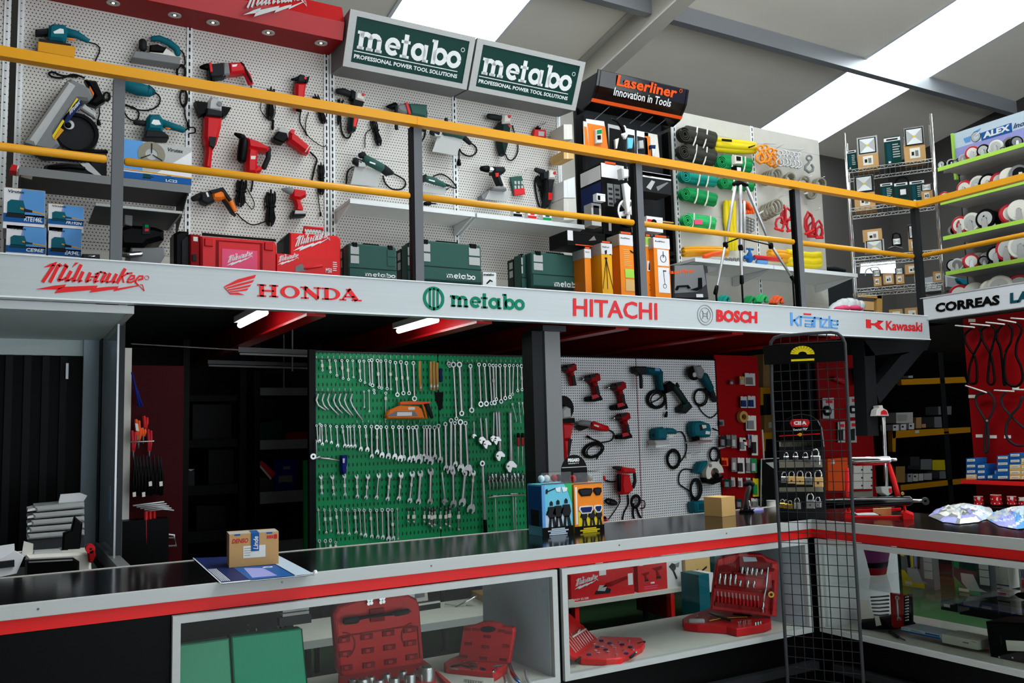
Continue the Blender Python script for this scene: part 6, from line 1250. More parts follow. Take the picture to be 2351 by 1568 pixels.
def row(lab, lst, kind, group, top=None):
    for i, e in enumerate(lst):
        x, ya, xb, yb, h0, h1 = e[:6]
        spanner('%s, %s from the left' % (lab, ordn[i]), x, ya, xb, yb, h0, h1, kind, 'steel' if i % 3 else 'alu', group, e[6] if len(e) > 6 else 0, .018+.006*(i % 3))
Z(700, 790, 4.3537)
row('ring spanner in the top left row of the green board', [(170, 165, 178, 262, 10, 10, .5), (245, 160, 255, 280, 11, 11, .6), (305, 165, 320, 312, 12, 12), (370, 165, 382, 342, 14, 13, .4), (425, 165, 436, 352, 14, 14, .5), (478, 165, 486, 330, 12, 10), (545, 170, 555, 362, 16, 15, .5), (590, 170, 600, 385, 14, 12), (640, 165, 652, 400, 15, 14), (668, 160, 676, 412, 18, 19), (725, 165, 742, 430, 18, 15, .5), (760, 170, 768, 440, 16, 14), (808, 165, 822, 445, 16, 16), (852, 175, 860, 450, 16, 10, .45), (905, 185, 925, 505, 18, 23, .5), (960, 180, 985, 490, 20, 22, .5), (1015, 190, 1042, 490, 20, 20, .5), (1085, 190, 1096, 545, 20, 27)], 'rr', 'ring spanners on the green board')
row('ring spanner in the top right row of the green board', [(1440, 195, 1448, 215, 22, 20), (1485, 205, 1515, 745, 30, 20), (1545, 205, 1568, 692, 30, 27), (1655, 220, 1668, 660, 22, 28), (1740, 205, 1760, 600, 20, 29), (1795, 210, 1815, 595, 20, 27), (1845, 210, 1868, 590, 18, 22), (1880, 215, 1895, 585, 18, 25, .4), (1910, 215, 1915, 550, 16, 18), (1950, 215, 1962, 572, 20, 23), (2000, 215, 2003, 540, 18, 21), (2045, 215, 2050, 530, 18, 20), (2085, 215, 2076, 500, 16, 15), (2125, 215, 2128, 465, 15, 15), (2165, 220, 2172, 455, 20, 16, .5), (2200, 215, 2203, 458, 16, 12), (2238, 215, 2232, 445, 14, 12), (2278, 225, 2270, 420, 16, 12)], 'rr', 'ring spanners on the green board')
for i, (xa, xb, yb) in enumerate(((120, 205, 658), (178, 235, 655), (232, 335, 705), (292, 375, 690), (345, 455, 710), (400, 480, 712), (460, 575, 758))):
    t = T('curved_spanner', 'half-moon spanner in the curved row of the green board, %s from the left' % ordn[i], 'spanner', 'half-moon spanners'); t.t('', 'alu', [(xa+12, 500, 10), (xa-6, 560, 11), (xa+12, 610, 11), ((xa+xb)/2, (605+yb)/2, 10), (xb, yb, 9)], d=.03, seg=6, flat=.6)
row('short spanner in the second row of the green board', [(592, 475, 595, 630, 9, 8), (640, 465, 645, 672, 10, 9), (690, 460, 695, 490, 14, 12), (808, 490, 808, 745, 14, 9, .2)], 'rr', 'short spanners on the green board')
# files and the orange saw
for i, (x, y0_, x2, y1_, l_) in enumerate(((1150, 175, 1158, 465, 'wooden-handled file on the green board, left of the bundle'), (1260, 180, 1262, 455, 'wooden file handle, left of the bundle of three'), (1290, 178, 1292, 462, 'wooden file handle, middle of the bundle of three'), (1322, 190, 1326, 450, 'wooden file handle, right of the bundle of three'))):
    t = T('file', l_, 'file', 'wooden-handled files'); t.t('', 'wood', [(x, y0_, 15), (x, (y0_+y1_)/2, 17), (x2, y1_, 14)], d=.04); t.t('ferrule', 'alu', [(x2, y1_-60, 15), (x2, y1_-20, 16)], d=.04)
t = T('hand_saw', 'blue and black trowel-shaped saw hanging beside the orange tool', 'saw'); t.p('blade', 'black', '1300,480 1385,480 1375,640 1350,665 1310,560', .005, .01).t('handle', 'navy', '1355,250,16 1360,370,18', d=.03)
t = T('hacksaw', 'orange and black boxed saw tool across the middle of the green board', 'saw')
t.p('body', 'orange', '820,715 850,660 960,612 1140,620 1175,650 1205,745 830,745', .03, .08, .01).t('bow', 'orange', '955,590,14 1050,582,14 1170,588,14 1190,640,12 1215,740,12', d=.05).p('top', 'laser', '950,605 960,575 1255,575 1255,590 1180,600', .03, .07).p('plate', 'grey', '830,708 910,672 1100,672 1130,720 840,722', .08, .082).t('grip', 'charcoal', '1215,600,26 1250,680,24 1270,735,16', d=.05)
t.p('plate/lettering', 'white', '925,680 1070,680 1070,715 920,718', .083, .085).p('price_tag', 'label', '1032,630 1100,628 1100,655 1035,658', .081, .083)
row('open-ended spanner in the third row of the green board', [(118, 815, 130, 975, 12, 13), (150, 800, 148, 968, 12, 14), (168, 815, 175, 1000, 13, 15), (205, 815, 215, 972, 12, 14), (255, 820, 265, 985, 13, 15), (318, 825, 328, 1015, 14, 16), (375, 825, 400, 1018, 15, 18, .25), (425, 825, 432, 1020, 13, 15), (452, 825, 462, 1022, 13, 16), (490, 820, 500, 1022, 14, 18), (545, 825, 560, 1050, 15, 20), (605, 825, 625, 1055, 16, 22, .4), (665, 825, 670, 1122, 17, 20), (720, 830, 722, 1080, 24, 22, .4), (760, 830, 772, 1112, 18, 26), (815, 830, 835, 1122, 18, 27), (880, 830, 900, 1128, 18, 27), (940, 830, 955, 1145, 18, 29), (975, 830, 988, 1140, 18, 24), (1035, 835, 1050, 1155, 20, 27), (1080, 835, 1085, 1140, 18, 24), (1115, 830, 1142, 1150, 24, 42), (1190, 830, 1190, 1120, 16, 20), (1218, 830, 1222, 1150, 20, 30), (1248, 830, 1255, 1170, 20, 36), (1295, 835, 1300, 1130, 22, 24), (1335, 820, 1355, 1160, 24, 30), (1405, 800, 1412, 1240, 22, 26)], 'ro', 'open-ended spanners on the green board')
row('large open-ended spanner right of the third row', [(1462, 765, 1460, 1260, 24, 42), (1500, 790, 1505, 1200, 20, 24), (1555, 780, 1560, 1240, 30, 36, .45), (1605, 790, 1630, 1265, 22, 48)], 'ro', 'large open-ended spanners')
def adj(label, x0, y0, x1, y1, h):
    t = T('adjustable_wrench', label, 'wrench', 'adjustable wrenches'); L = math.hypot(x1-x0, y1-y0); ux, uy = (x1-x0)/L, (y1-y0)/L
    t.t('handle', 'alu', [(x0, y0, h*.3), ((x0+x1)/2, (y0+y1)/2, h*.26), (x1-ux*h, y1-uy*h, h*.42)], d=.03, seg=6, flat=.5); R = lambda a, b: (x1-ux*h+(ux*a-uy*b)*h, y1-uy*h+(uy*a+ux*b)*h)
    t.p('jaw', 'steel', [R(*q) for q in ((-.6, -.3), (.2, -1.0), (.7, -.9), (.6, -.2), (1.5, .1), (1.3, .5), (.5, .9), (-.1, .8), (-.6, .3))], .02, .045, .004); t.c('jaw/screw', 'darksteel', *R(.35, .45), h*.16, .045, .05); t.a('handle/eye', 'darksteel', x0, y0, h*.08, h*.16, .04, .046)
for i, e in enumerate(((1690, 775, 1695, 935, 26), (1755, 735, 1775, 985, 40), (1810, 735, 1825, 1030, 46), (1890, 680, 1885, 965, 34), (1915, 675, 1925, 990, 44), (1940, 675, 1955, 1150, 52), (2055, 680, 2065, 1260, 60))): adj('chrome adjustable wrench on the green board, %s from the left' % ordn[i], *e)
row('thin hex key at the right end of the green board', [(2075, 600, 2120, 780, 10, 6), (2140, 590, 2160, 795, 9, 6), (2175, 590, 2195, 760, 9, 6), (2200, 590, 2225, 815, 9, 6), (2235, 590, 2260, 835, 9, 6), (2250, 585, 2275, 700, 8, 6), (2285, 590, 2300, 740, 8, 6)], 'rx', 'hex keys on the green board')
for i, x in enumerate((2132, 2175, 2215, 2255, 2290)):
    t = T('screwdriver', 'red and black screwdriver at the right end, %s from the left' % ordn[i], 'screwdriver', 'screwdrivers on the green board'); t.t('handle', 'black', [(x, 895, 15), (x, 930, 17)], d=.04).t('handle/grip', 'casterred', [(x, 935, 16), (x, 1015, 14)], d=.04).t('shaft', 'alu', [(x, 1020, 6), (x, 1215, 5)], d=.04)
Z(700, 1010, 4.3537)
row('double open-ended spanner in the fourth row of the green board', [(160, 370, 170, 535, 18, 13, .6), (275, 370, 290, 545, 20, 14, .6), (395, 360, 402, 548, 20, 16, .5), (518, 365, 525, 565, 20, 18, .5), (630, 365, 612, 575, 22, 18, .5), (738, 355, 718, 575, 22, 18), (850, 350, 828, 590, 24, 20, .5), (962, 350, 940, 585, 26, 22, .5), (1075, 340, 1050, 605, 28, 24, .4), (1155, 335, 1138, 615, 30, 26), (1258, 315, 1252, 615, 32, 28), (1480, 320, 1487, 640, 26, 34), (1600, 330, 1575, 625, 26, 36), (1685, 330, 1662, 690, 24, 42, .2)], 'oo', 'double open-ended spanners')
adj('chrome adjustable wrench in the fourth row of the green board', 1370, 320, 1405, 640, 34)
t = T('torque_wrench', 'long torque wrench with a black grip on the right panel', 'wrench'); t.a('head', 'steel', 1775, 235, 14, 28, .02, .05); t.t('shaft', 'alu', '1775,265,14 1788,560,15 1800,800,16', d=.035).t('grip', 'black', '1800,800,20 1806,930,22', d=.035)
t = T('pipe_wrench', 'small wrench hanging crosswise at the left end of the green board', 'wrench'); t.t('handle', 'steel', '130,175,12 240,190,14 340,205,9', d=.05).a('jaw', 'steel', 85, 165, 12, 30, .03, .06).t('jaw', 'steel', '70,190,10 150,170,16', d=.05).t('hook', 'alu', '112,0,7 115,150,6', d=.05)
t = T('riveter', 'blue hand tool hanging under the third row', 'tool'); t.p('body', 'binblue', '368,155 430,152 425,250 415,330 385,350 370,300', .02, .06, .008).p('label', 'label', '378,185 400,185 396,230 380,230', .06, .062).t('tip', 'alu', '395,330,8 395,360,6', d=.04).t('lever', 'steel', '415,220,6 418,320,5', d=.05)
row('small spanner in the bottom row of the green board', [(135, 700, 145, 900, 10, 8), (195, 700, 215, 925, 12, 12, .4), (250, 705, 262, 910, 10, 10, .4), (310, 700, 335, 932, 14, 13, .3), (362, 700, 373, 932, 13, 13), (425, 700, 443, 940, 15, 14), (500, 705, 512, 925, 14, 15, .3), (545, 700, 562, 945, 14, 13), (592, 705, 605, 955, 16, 19), (655, 705, 670, 965, 15, 18, .3), (718, 705, 730, 970, 16, 17), (772, 700, 780, 975, 18, 20), (830, 700, 838, 990, 20, 24), (870, 700, 885, 985, 16, 20, .5), (925, 690, 932, 990, 10, 10)], 'ro', 'small spanners in the bottom row')
for i, (x, y0_, y1_, r) in enumerate(((1035, 690, 825, 10), (1090, 690, 825, 16), (1195, 690, 825, 13), (1245, 690, 845, 16), (1270, 700, 870, 14), (1298, 690, 855, 16), (1355, 690, 885, 14), (1410, 690, 850, 14), (1448, 680, 870, 16), (1538, 690, 900, 15))):
    t = T('socket_bar', 'short socket bar in the bottom middle of the green board, %s from the left' % ordn[i], 'socket', 'socket bars on the green board'); t.t('head', 'darksteel', [(x, y0_-10, r), (x, y0_+15, r)], d=.03).t('shaft', 'steel', [(x, y0_+10, r*.6), (x, y1_-15, r*.6)], d=.03).t('end', 'steel', [(x-8, y1_-12, r*.8), (x+6, y1_, r)], d=.03); t.p('price_tag', 'label', [(x-r, y0_+60), (x+r, y0_+58), (x+r, y0_+95), (x-r, y0_+98)], .045, .047)
k = 0
for rr, (ya, yb) in enumerate(((345, 480), (365, 530))):
    for i in range(12):
        x = 1835+37*i+10*rr; y_ = ya-1.2*i; t = T('socket', 'small chrome socket, %s row right of the torque wrench, %s from the left' % (['upper', 'lower'][rr], ordn[i]), 'socket', 'sockets on the green board'); t.t('', 'chrome' if (i+rr) % 3 else 'darksteel', [(x, y_, 11), (x, y_+50, 12)], d=.05-.02*rr, seg=8); t.t('stem', 'steel', [(x+3, y_+50, 7), (x+4, y_+90+40*rr, 9)], d=.05-.02*rr, seg=6)
t = T('tee_bar', 'long horizontal steel bar under the sockets', 'bar'); t.t('', 'steel', '1835,575,8 1950,560,9 2260,548,8', d=.05)
for i, (x, ya, x2, yb) in enumerate(((1902, 560, 1912, 945), (2078, 540, 2092, 930), (2105, 540, 2112, 925), (2225, 560, 2250, 900))):
    t = T('hex_driver', 'thin T-handle key at the right of the green board, %s from the left' % ordn[i], 'key', 'T-handle keys'); t.t('', 'alu', [(x, ya, 6), (x2, yb, 6)], d=.03, seg=6).t('head', 'alu', [(x-20, ya, 8), (x+20, ya-3, 8)], d=.03)
row('stubby dark spanner at the bottom left, just above the counter', [(145, 1010, 155, 1105, 16, 14), (205, 1010, 212, 1105, 18, 14), (255, 1005, 258, 1100, 18, 12, .6), (308, 1025, 308, 1100, 14, 12, .5)], 'ro', 'stubby spanners')
t = T('work_table', 'pale worktable behind the counter, under the green board', 'table'); Z(700, 1180, 3.9183); on(YP(5.25)); zt2 = P[0].at(1400, 925).z
t.m('top', 'offwhite').bx(1.55, 3.35, 5.2, YG-.02, zt2-.03, zt2); t.m('front_edge', 'lightgrey').bx(1.55, 3.35, 5.19, 5.2, zt2-.045, zt2)
for i, (a, b) in enumerate(((1.58, 5.22), (3.3, 5.22), (1.58, 5.7), (3.3, 5.7))): t.m('leg#%d' % i, 'black').bx(a, a+.03, b, b+.03, 0, zt2-.03)
zp = ZP(zt2)
t = T('parts_tray', 'black and cream organiser tray on the worktable', 'tray'); f = obox(t, 'base', 'charcoal', zt2, (1000, 880), (1220, 845), (960, 830), (1000, 830)); t.m('rim', 'offwhite').box(f[0]+f[2], f[1], -f[3]*.02, V((0, 0, .01)))
t.m('lid', 'offwhite').prism([f[0]+f[2]+f[1]*a-f[3]*.12+V((0, 0, b)) for a, b in ((-.15, 0), (.85, 0), (.8, .11), (-.15, .11))], f[3], -.01, 0); t.m('lid/print', 'grey').prism([f[0]+f[2]+f[1]*a-f[3]*.119+V((0, 0, b)) for a, b in ((.3, .03), (.7, .03), (.7, .06), (.3, .06))], f[3], 0, .002)
for k in range(6): t.m('compartment#%d' % k, 'darkgrey').box(f[0]+f[2]+f[1]*(.05+.16*k)-f[3]*.1, f[1]*.12, f[3]*.06, V((0, 0, .006)))
t = T('steel_tubes', 'chrome socket wrench lying on the worktable', 'wrench'); p = zp.at(1400, 830); on(PL(p, (-.4, -.9, .2))); t.t('bar', 'chrome', '1250,885,14 1330,860,12 1420,810,12 1540,740,10', d=.02).t('head', 'chrome', '1235,890,20 1310,870,18', d=.02).t('bar#1', 'steel', '1260,810,7 1400,830,7 1580,860,7', d=.01).t('bar#2', 'steel', '1450,820,6 1600,840,6', d=.01)
t = T('carton', 'yellow-brown open carton on the worktable', 'box'); f = obox(t, '', 'wood', zt2, (1500, 745), (1680, 830), (1680, 740), (1500, 690)); t = T('blue_bag', 'dark blue bag on the worktable behind the yellow carton', 'bag'); q = zp.at(1690, 760)+V((.1, .2, 0)); t.m('', 'navy').ell(q+V((0, 0, .06)), V((.14, 0, 0)), V((0, .1, 0)), V((0, 0, .07))); t.m('label', 'offwhite').ell(q+V((-.02, 0, .12)), V((.05, 0, 0)), V((0, .05, 0)), V((0, 0, .02)))
t = T('catalogue_stack', 'stack of pale boards leaning under the worktable edge, left of the large red set', 'stack')
for k in range(8): t.m('sheet#%d' % k, 'lightgrey').bx(1.38, 1.53, 5.0, 5.5, .55+.022*k, .565+.022*k)
t.m('sheet_rack', 'darkgrey').bx(1.36, 1.54, 4.99, 5.51, .5, .545); t.m('leg', 'darkgrey').bx(1.40, 1.44, 5.0, 5.04, 0, .5); t.m('leg#1', 'darkgrey').bx(1.48, 1.52, 5.4, 5.44, 0, .5)
# ---- white board with power tools -------------------------------------------
on(YP(YG)); Z(1200, 800, 3.646)
xa = P[0].at(300, 300).x-.05; xm = P[0].at(955, 300).x; xb = P[0].at(1622, 300).x; zt_ = P[0].at(955, 85).z
for i, (a, b, l_) in enumerate(((xa, xm-.003, 'white perforated board with the red power tools, lower floor'), (xm+.003, xb, 'white perforated board with the teal power tools, lower floor'))):
    t = T('tool_board', l_, 'tool board', 'white tool boards'); t.m('panel', 'peg_low').bx(a, b, YG, YG+.02, .65, zt_); t.m('frame', 'black').bx(a-.003, b+.003, YG-.002, YG+.03, zt_, zt_+.015); t.m('red_edge', 'darkred').bx(b, b+.003, YG-.005, YG+.03, .3, zt_); t.m('leg', 'black').bx(a, a+.03, YG+.02, YG+.05, 0, zt_)
def cdrill(label, x, y, s_=1.0, batt=True, d=.0):
    """red and black cordless drill, nose to the left; x, y = top of the grip"""
    R = lambda q: [(x+a*s_, y+b*s_) for a, b in pts(q)]
    t = T('cordless_drill', label, 'drill', 'red cordless drills')
    t.t('chuck', 'charcoal', [(x-88*s_, y-18*s_, 9*s_), (x-62*s_, y-20*s_, 20*s_), (x-20*s_, y-26*s_, 27*s_)], d=.06).t('chuck/ring', 'chrome', [(x-84*s_, y-18*s_, 12*s_), (x-76*s_, y-18*s_, 14*s_)], d=.062)
    t.p('body', 'darkred', R('-20,-55 50,-70 72,-60 78,-15 40,10 -5,10 -15,-5'), .025, .085, .015).p('body/top', 'charcoal', R('-20,-55 30,-66 28,-40 -16,-28'), .086, .09)
    t.p('grip', 'darkred', R('0,5 45,0 62,70 72,125 35,130 25,70'), .03, .08, .012).p('grip/panel', 'charcoal', R('25,40 50,35 66,125 40,128'), .08, .084).p('trigger', 'black', R('-5,10 10,8 22,45 10,48'), .04, .07)
    if batt: t.p('battery', 'black', R('-20,130 30,112 78,118 92,155 30,170 -15,168'), .02, .1, .01).p('battery/top', 'casterred', R('-8,118 40,108 60,130 0,150'), .1, .104)
    return t
cdrill('red cordless drill without a battery, topmost and nearest the pillar', 390, 190, .95, False); cdrill('red cordless drill with battery, second from the left on the white board', 585, 275, 1.0); cdrill('red cordless drill with battery, highest one in the right half of the panel', 800, 345, 1.0); cdrill('red cordless drill with battery, lowest on the white board', 840, 600, .95)
t = T('angle_grinder', 'big red grinder hanging beside the pillar, black guard up', 'grinder'); t.c('peg', 'steel', 380, 560, 6, 0, .04); t.a('guard', 'black', 340, 500, 30, 105, .03, .09, -40, 110); t.p('gear_head', 'lightgrey', '330,520 370,480 410,500 415,580 340,590', .03, .1, .015).p('collar', 'black', '325,590 435,580 440,625 330,625', .03, .1).p('body', 'red', '330,622 440,628 425,700 415,760 340,770 335,700', .03, .11, .02).p('grip', 'red', '345,765 412,760 385,900 385,950 362,955 360,880', .03, .09, .015).p('grip_back', 'charcoal', '385,760 415,758 392,900 380,905', .09, .095).w('cord', 'cable', '374,955 378,1000 388,1040', 7)
t = T('angle_grinder', 'slim red grinder lying across the white board with a coiled cord', 'grinder'); t.p('guard', 'black', '455,650 520,635 560,660 490,690', .03, .07).p('gear_head', 'grey', '470,620 520,598 580,605 575,655 480,640', .03, .09, .015).t('body', 'red', '585,640,36 650,660,32 705,672,26', d=.07).p('body/badge', 'offwhite', '600,635 640,648 636,660 597,646', .108, .11).w('cord', 'cable', '715,680 755,700 765,730 740,770 680,785 640,790', 6)
coil(t, 'cord', 590, 850, 92, 62, 6, 5, .02, -20); t.w('cord', 'cable', '545,740 600,765 640,780', 7).t('plug', 'black', '538,735,10 560,745,12', d=.03).w('cord', 'cable', '640,880 620,925', 6)
t = T('rotary_hammer', 'red hammer drill with a black side handle, bottom of the white board', 'drill'); t.t('chuck', 'charcoal', '755,995,10 790,1000,18 835,1010,22', d=.06).t('side_handle', 'black', '805,1060,20 805,1190,18', d=.1).p('head', 'red', '835,990 950,1005 955,1045 840,1045', .03, .1, .015).p('body', 'red', '840,1050 905,1060 925,1140 940,1180 900,1220 845,1225 830,1140', .03, .11, .02).t('rear_handle', 'charcoal', '935,1050,14 940,1110,15 925,1165,14', d=.06).w('cord', 'cable', '880,1225 885,1300 850,1370 835,1440', 7).w('cord', 'cable', '690,1105 740,1115 790,1110', 7).t('chuck_tip', 'caseRed', '680,1070,10 685,1100,12', d=.05)
coil(t, 'cord', 945, 1280, 40, 55, 7, 4, .03, 10); t.w('cord', 'cable', '930,1300 925,1380 935,1430', 9).w('cord', 'cable', '950,1310 970,1380 1000,1430', 9).w('cord', 'cable', '980,1270 1020,1280 1020,1330 985,1340', 5)
t = T('cord_bundle', 'grey folded cord left of the red hammer drill', 'cord'); coil(t, 'cord', 740, 1285, 52, 22, 6, 4, .02, 15); t.w('cord', 'cable', '800,1180 815,1270 790,1330 720,1430', 5).t('plug', 'charcoal', '740,1290,14 780,1300,16', d=.04)
t = T('safety_clip', 'small red and black clip at the foot of the white board', 'clip'); t.t('', 'caseRed', '690,1420,10 700,1445,14 720,1460,8', d=.02).c('ball', 'black', 692, 1418, 12, .01, .05)
t = T('hammer_drill', 'dark teal hammer drill, top left of the right white panel', 'drill'); t.p('front', 'charcoal', '945,150 1040,150 1045,210 1000,225 955,200', .03, .1, .012).p('body', 'tealdk', '1035,152 1165,165 1180,190 1170,225 1050,215', .03, .1, .018).p('grip', 'tealdk', '1130,200 1185,190 1185,310 1195,350 1155,345', .04, .09, .015).t('side_handle', 'charcoal', '985,215,14 990,260,16 992,330,15', d=.09).p('body/badge', 'skyblue', '1110,165 1150,170 1148,190 1108,186', .1, .102); coil(t, 'cord', 1120, 425, 82, 78, 6, 5, .02); t.w('cord', 'cable', '1190,350 1200,420 1205,510', 6).t('plug', 'black', '1205,530,9 1198,570,14', d=.03).w('cord', 'cable', '1085,450 1130,430 1165,400', 5)
t = T('cordless_grinder', 'dark green cordless grinder hanging diagonally on the right white panel', 'grinder'); t.p('guard', 'black', '1198,300 1240,270 1280,300 1270,350 1210,375', .03, .09, .01).t('body', 'metadk', '1265,320,30 1320,390,28 1360,450,28', d=.07).p('battery', 'charcoal', '1330,490 1400,445 1432,490 1375,545 1335,535', .02, .1, .012).p('battery/label', 'signgreen', '1340,480 1385,452 1395,470 1350,500', .1, .104).t('side_knob', 'charcoal', '1290,290,10 1305,320,12', d=.1)
t = T('angle_grinder', 'teal grinder with a black disc, top right corner of the white board', 'grinder'); t.c('disc', 'black', 1435, 205, 62, .06, .075); t.c('disc/flange', 'lightgrey', 1440, 220, 20, .075, .085); t.p('gear_head', 'grey', '1440,145 1500,140 1535,190 1510,250 1470,240', .03, .1, .015).t('body', 'tealdk', '1510,230,42 1545,290,36 1575,340,30', d=.07).p('grip', 'charcoal', '1560,300 1590,290 1640,440 1620,450 1585,380', .03, .08, .012); coil(t, 'cord', 1490, 410, 58, 72, 6, 3, .02); t.w('cord', 'cable', '1470,480 1510,540 1570,580 1620,550 1640,520', 5).w('cord', 'cable', '1480,350 1540,340 1580,330', 9)
t = T('orbital_sander', 'teal round sander with a white base on the right white panel', 'sander'); t.p('body', 'teal', '1125,700 1130,670 1180,655 1225,680 1215,765 1130,760', .03, .12, .02).t('handle', 'teal', '1200,690,26 1255,690,24 1280,700,18', d=.08).p('base', 'lightgrey', '1110,770 1230,765 1238,800 1120,815', .02, .12, .008).p('pad', 'white', '1112,812 1240,800 1235,815 1115,830', .02, .125).p('badge', 'white', '1220,720 1265,725 1250,750 1225,745', .12, .122).t('knob', 'charcoal', '1090,725,14 1120,725,16', d=.07).w('cord', 'cable', '1285,700 1340,705 1370,790 1365,880 1320,950', 6); coil(t, 'cord', 1262, 925, 58, 82, 6, 4, .02)
t = T('jigsaw', 'teal jigsaw on the right white panel', 'saw'); t.p('body', 'teal', '1430,640 1445,610 1500,605 1575,630 1590,680 1580,740 1520,745 1450,740 1432,700', .03, .11, .02).p('window', 'charcoal', '1480,640 1530,632 1545,670 1490,690', .11, .113).p('window/insert', 'offwhite', '1500,640 1535,640 1540,665 1510,672', .113, .115).p('foot', 'steel', '1420,785 1540,765 1590,770 1585,780 1425,795', .02, .12).p('nose', 'black', '1435,690 1470,690 1490,765 1450,775', .05, .1, .008).t('blade', 'alu', '1478,770,4 1480,800,3', d=.07).p('body/badge', 'white', '1535,690 1570,695 1565,720 1530,716', .11, .112).w('cord', 'cable', '1590,670 1640,690', 6)
t = T('circular_saw', 'teal circular saw with a pale round blade guard, right edge of the white board', 'saw'); t.a('guard', 'offwhite', 1610, 1045, 45, 98, .05, .1, 0, 215); t.c('blade', 'chrome', 1615, 1055, 60, .06, .066); t.c('blade/hub', 'black', 1625, 1065, 26, .066, .08); t.p('motor', 'teal', '1470,1040 1510,950 1560,938 1560,970 1500,1050', .03, .12, .02).p('lower_guard', 'black', '1520,1080 1640,1090 1690,1060 1660,1120 1600,1140 1540,1125', .04, .1, .01).c('guard/bolt', 'grey', 1575, 980, 14, .1, .108).w('cord', 'cable', '1470,1030 1400,1012 1340,1015 1310,1060 1310,1130 1360,1170 1410,1210 1415,1300 1420,1385', 6); coil(t, 'cord', 1450, 1180, 48, 88, 9, 3, .03)
t = T('cord_bundle', 'looped cord hanging at the right edge above the circular saw', 'cord'); coil(t, 'cord', 1605, 890, 42, 62, 6, 3, .02); t.t('plug', 'lightgrey', '1640,835,10 1690,822,10', d=.03)
t = T('steel_bracket', 'small pale bracket on the right white panel', 'bracket'); t.t('', 'alu', '1405,878,5 1490,866,5', d=.05).p('plate', 'offwhite', '1370,885 1405,878 1405,915 1372,920', .0, .02)
t = T('planer', 'teal tool at the foot of the white board beside the small carton', 'tool'); t.p('', 'teal', '1445,1290 1560,1275 1570,1380 1460,1380', .02, .12, .02).p('detail', 'tealdk', '1480,1300 1530,1295 1520,1350 1480,1350', .12, .125)
# ---- under the mezzanine: tubes, booth, dark shelving -----------------------
for i, (x, l_) in enumerate(((1.28, 'lit fluorescent tube under the mezzanine, left of two'), (2.36, 'lit fluorescent tube under the mezzanine, right of two'))):
    t = T('fluorescent_lamp', l_, 'lamp', 'lit fluorescent tubes'); t.m('tube', 'lamp_on').tube([(x, 5.0, 2.262), (x, 5.62, 2.262)], .018, 10); t.m('batten', 'white').bx(x-.03, x+.03, 4.95, 5.66, 2.282, 2.32); t.m('hanger', 'grey').bx(x-.004, x+.004, 5.2, 5.21, 2.32, 2.398)
Z(0, 700, 3.9183)
on(YP(6.6))
t = T('fluorescent_fixture', 'unlit grey lamp fixture across the dark area, front one', 'lamp'); t.p('body', 'grey', '2145,378 3400,430 3400,470 2145,425', -.06, 0).t('tube', 'lightgrey', [(2160, 440), (3400, 482)], 10, .02)
on(YP(7.2)); t = T('fluorescent_fixture', 'unlit grey lamp fixture across the dark area, rear one', 'lamp'); t.p('body', 'grey', '1870,495 3400,540 3400,570 1870,530', -.06, 0).t('tube', 'lightgrey', [(1880, 545), (3400, 585)], 9, .02)
ALL[-2].m('hanger', 'grey').bx(1.9, 1.91, 6.63, 6.64, 2.05, 2.4); ALL[-1].m('hanger', 'grey').bx(2.0, 2.01, 7.23, 7.24, 1.95, 2.4)
on(YP(6.4)); t = T('cable_conduit', 'thin grey conduit running under the mezzanine', 'pipe'); t.t('', 'grey', '1180,350 2145,405', 6, 0)
# partition closing the store, black to carry its shade
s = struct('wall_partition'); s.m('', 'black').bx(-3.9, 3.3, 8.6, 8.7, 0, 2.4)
# glazed booth
BX = .53
s = struct('booth_ceiling'); s.m('', 'boothwall').bx(-3, BX, 4.80, 6.2, 2.20, 2.24); s.m('front_trim', 'white').bx(-3, BX+.03, 4.785, 4.80, 2.195, 2.235); s.m('side_trim', 'lightgrey').bx(BX, BX+.03, 4.80, 6.2, 2.195, 2.235)
s = struct('booth_back_wall'); s.m('', 'boothwall').bx(-3, BX-.08, 6.2, 6.25, 2.10, 2.24); s.m('side_jamb', 'ltblue').bx(BX-.1, BX-.01, 6.17, 6.25, 0, 2.2)
t = T('corrugated_shutter', 'black corrugated shutter at the back of the booth', 'shutter'); mb = t.m('', 'charcoal')
for k in range(34): mb.bx(-3+.1*k, -2.96+.1*k, 6.2, 6.238, .0, 2.1)
t.m('sheet', 'black').bx(-3, BX-.1, 6.228, 6.239, 0, 2.1); t.m('handle', 'alu').bx(.33, .345, 6.17, 6.2, 1.95, 2.05)
s = struct('booth_frame'); s.m('rear_post', 'black').bx(BX-.008, BX+.02, 6.05, 6.17, 0, 2.2); s.m('bottom_rail', 'grey').bx(BX-.02, BX+.04, 4.3, 6.1, .85, .93); s.m('bottom_rail#1', 'black').bx(BX-.03, BX+.05, 4.8, 6.1, 0, .85); s.m('front_post', 'darkgrey').bx(BX+.012, BX+.047, 5.3, 5.4, 0, 2.39)
t = T('glass_screen', 'clear glass sliding screen at the side of the booth', 'glass screen'); t.m('pane', 'glass').bx(BX-.004, BX+.004, 5.2, 6.04, .93, 2.19); t.m('edge_strip', 'alu').bx(BX-.005, BX+.005, 5.19, 5.2, .93, 2.19); t.m('handle', 'chrome').bx(BX+.006, BX+.02, 5.3, 5.32, 1.35, 1.5); t.m('sticker', 'skyblue').bx(BX+.006, BX+.008, 5.5, 5.6, 1.1, 1.3)
t = T('desk', 'grey office desk inside the booth', 'desk'); t.m('top', 'lightgrey').bx(-2, BX-.04, 4.3, 6.0, .80, .83); 
for i, (a, b) in enumerate(((-1.9, 4.4), (.4, 4.4), (-1.9, 5.9), (.4, 5.9))): t.m('leg#%d' % i, 'grey').bx(a, a+.05, b, b+.05, 0, .8)
Z(0, 1000, 3.9183)
on(YP(5.3))
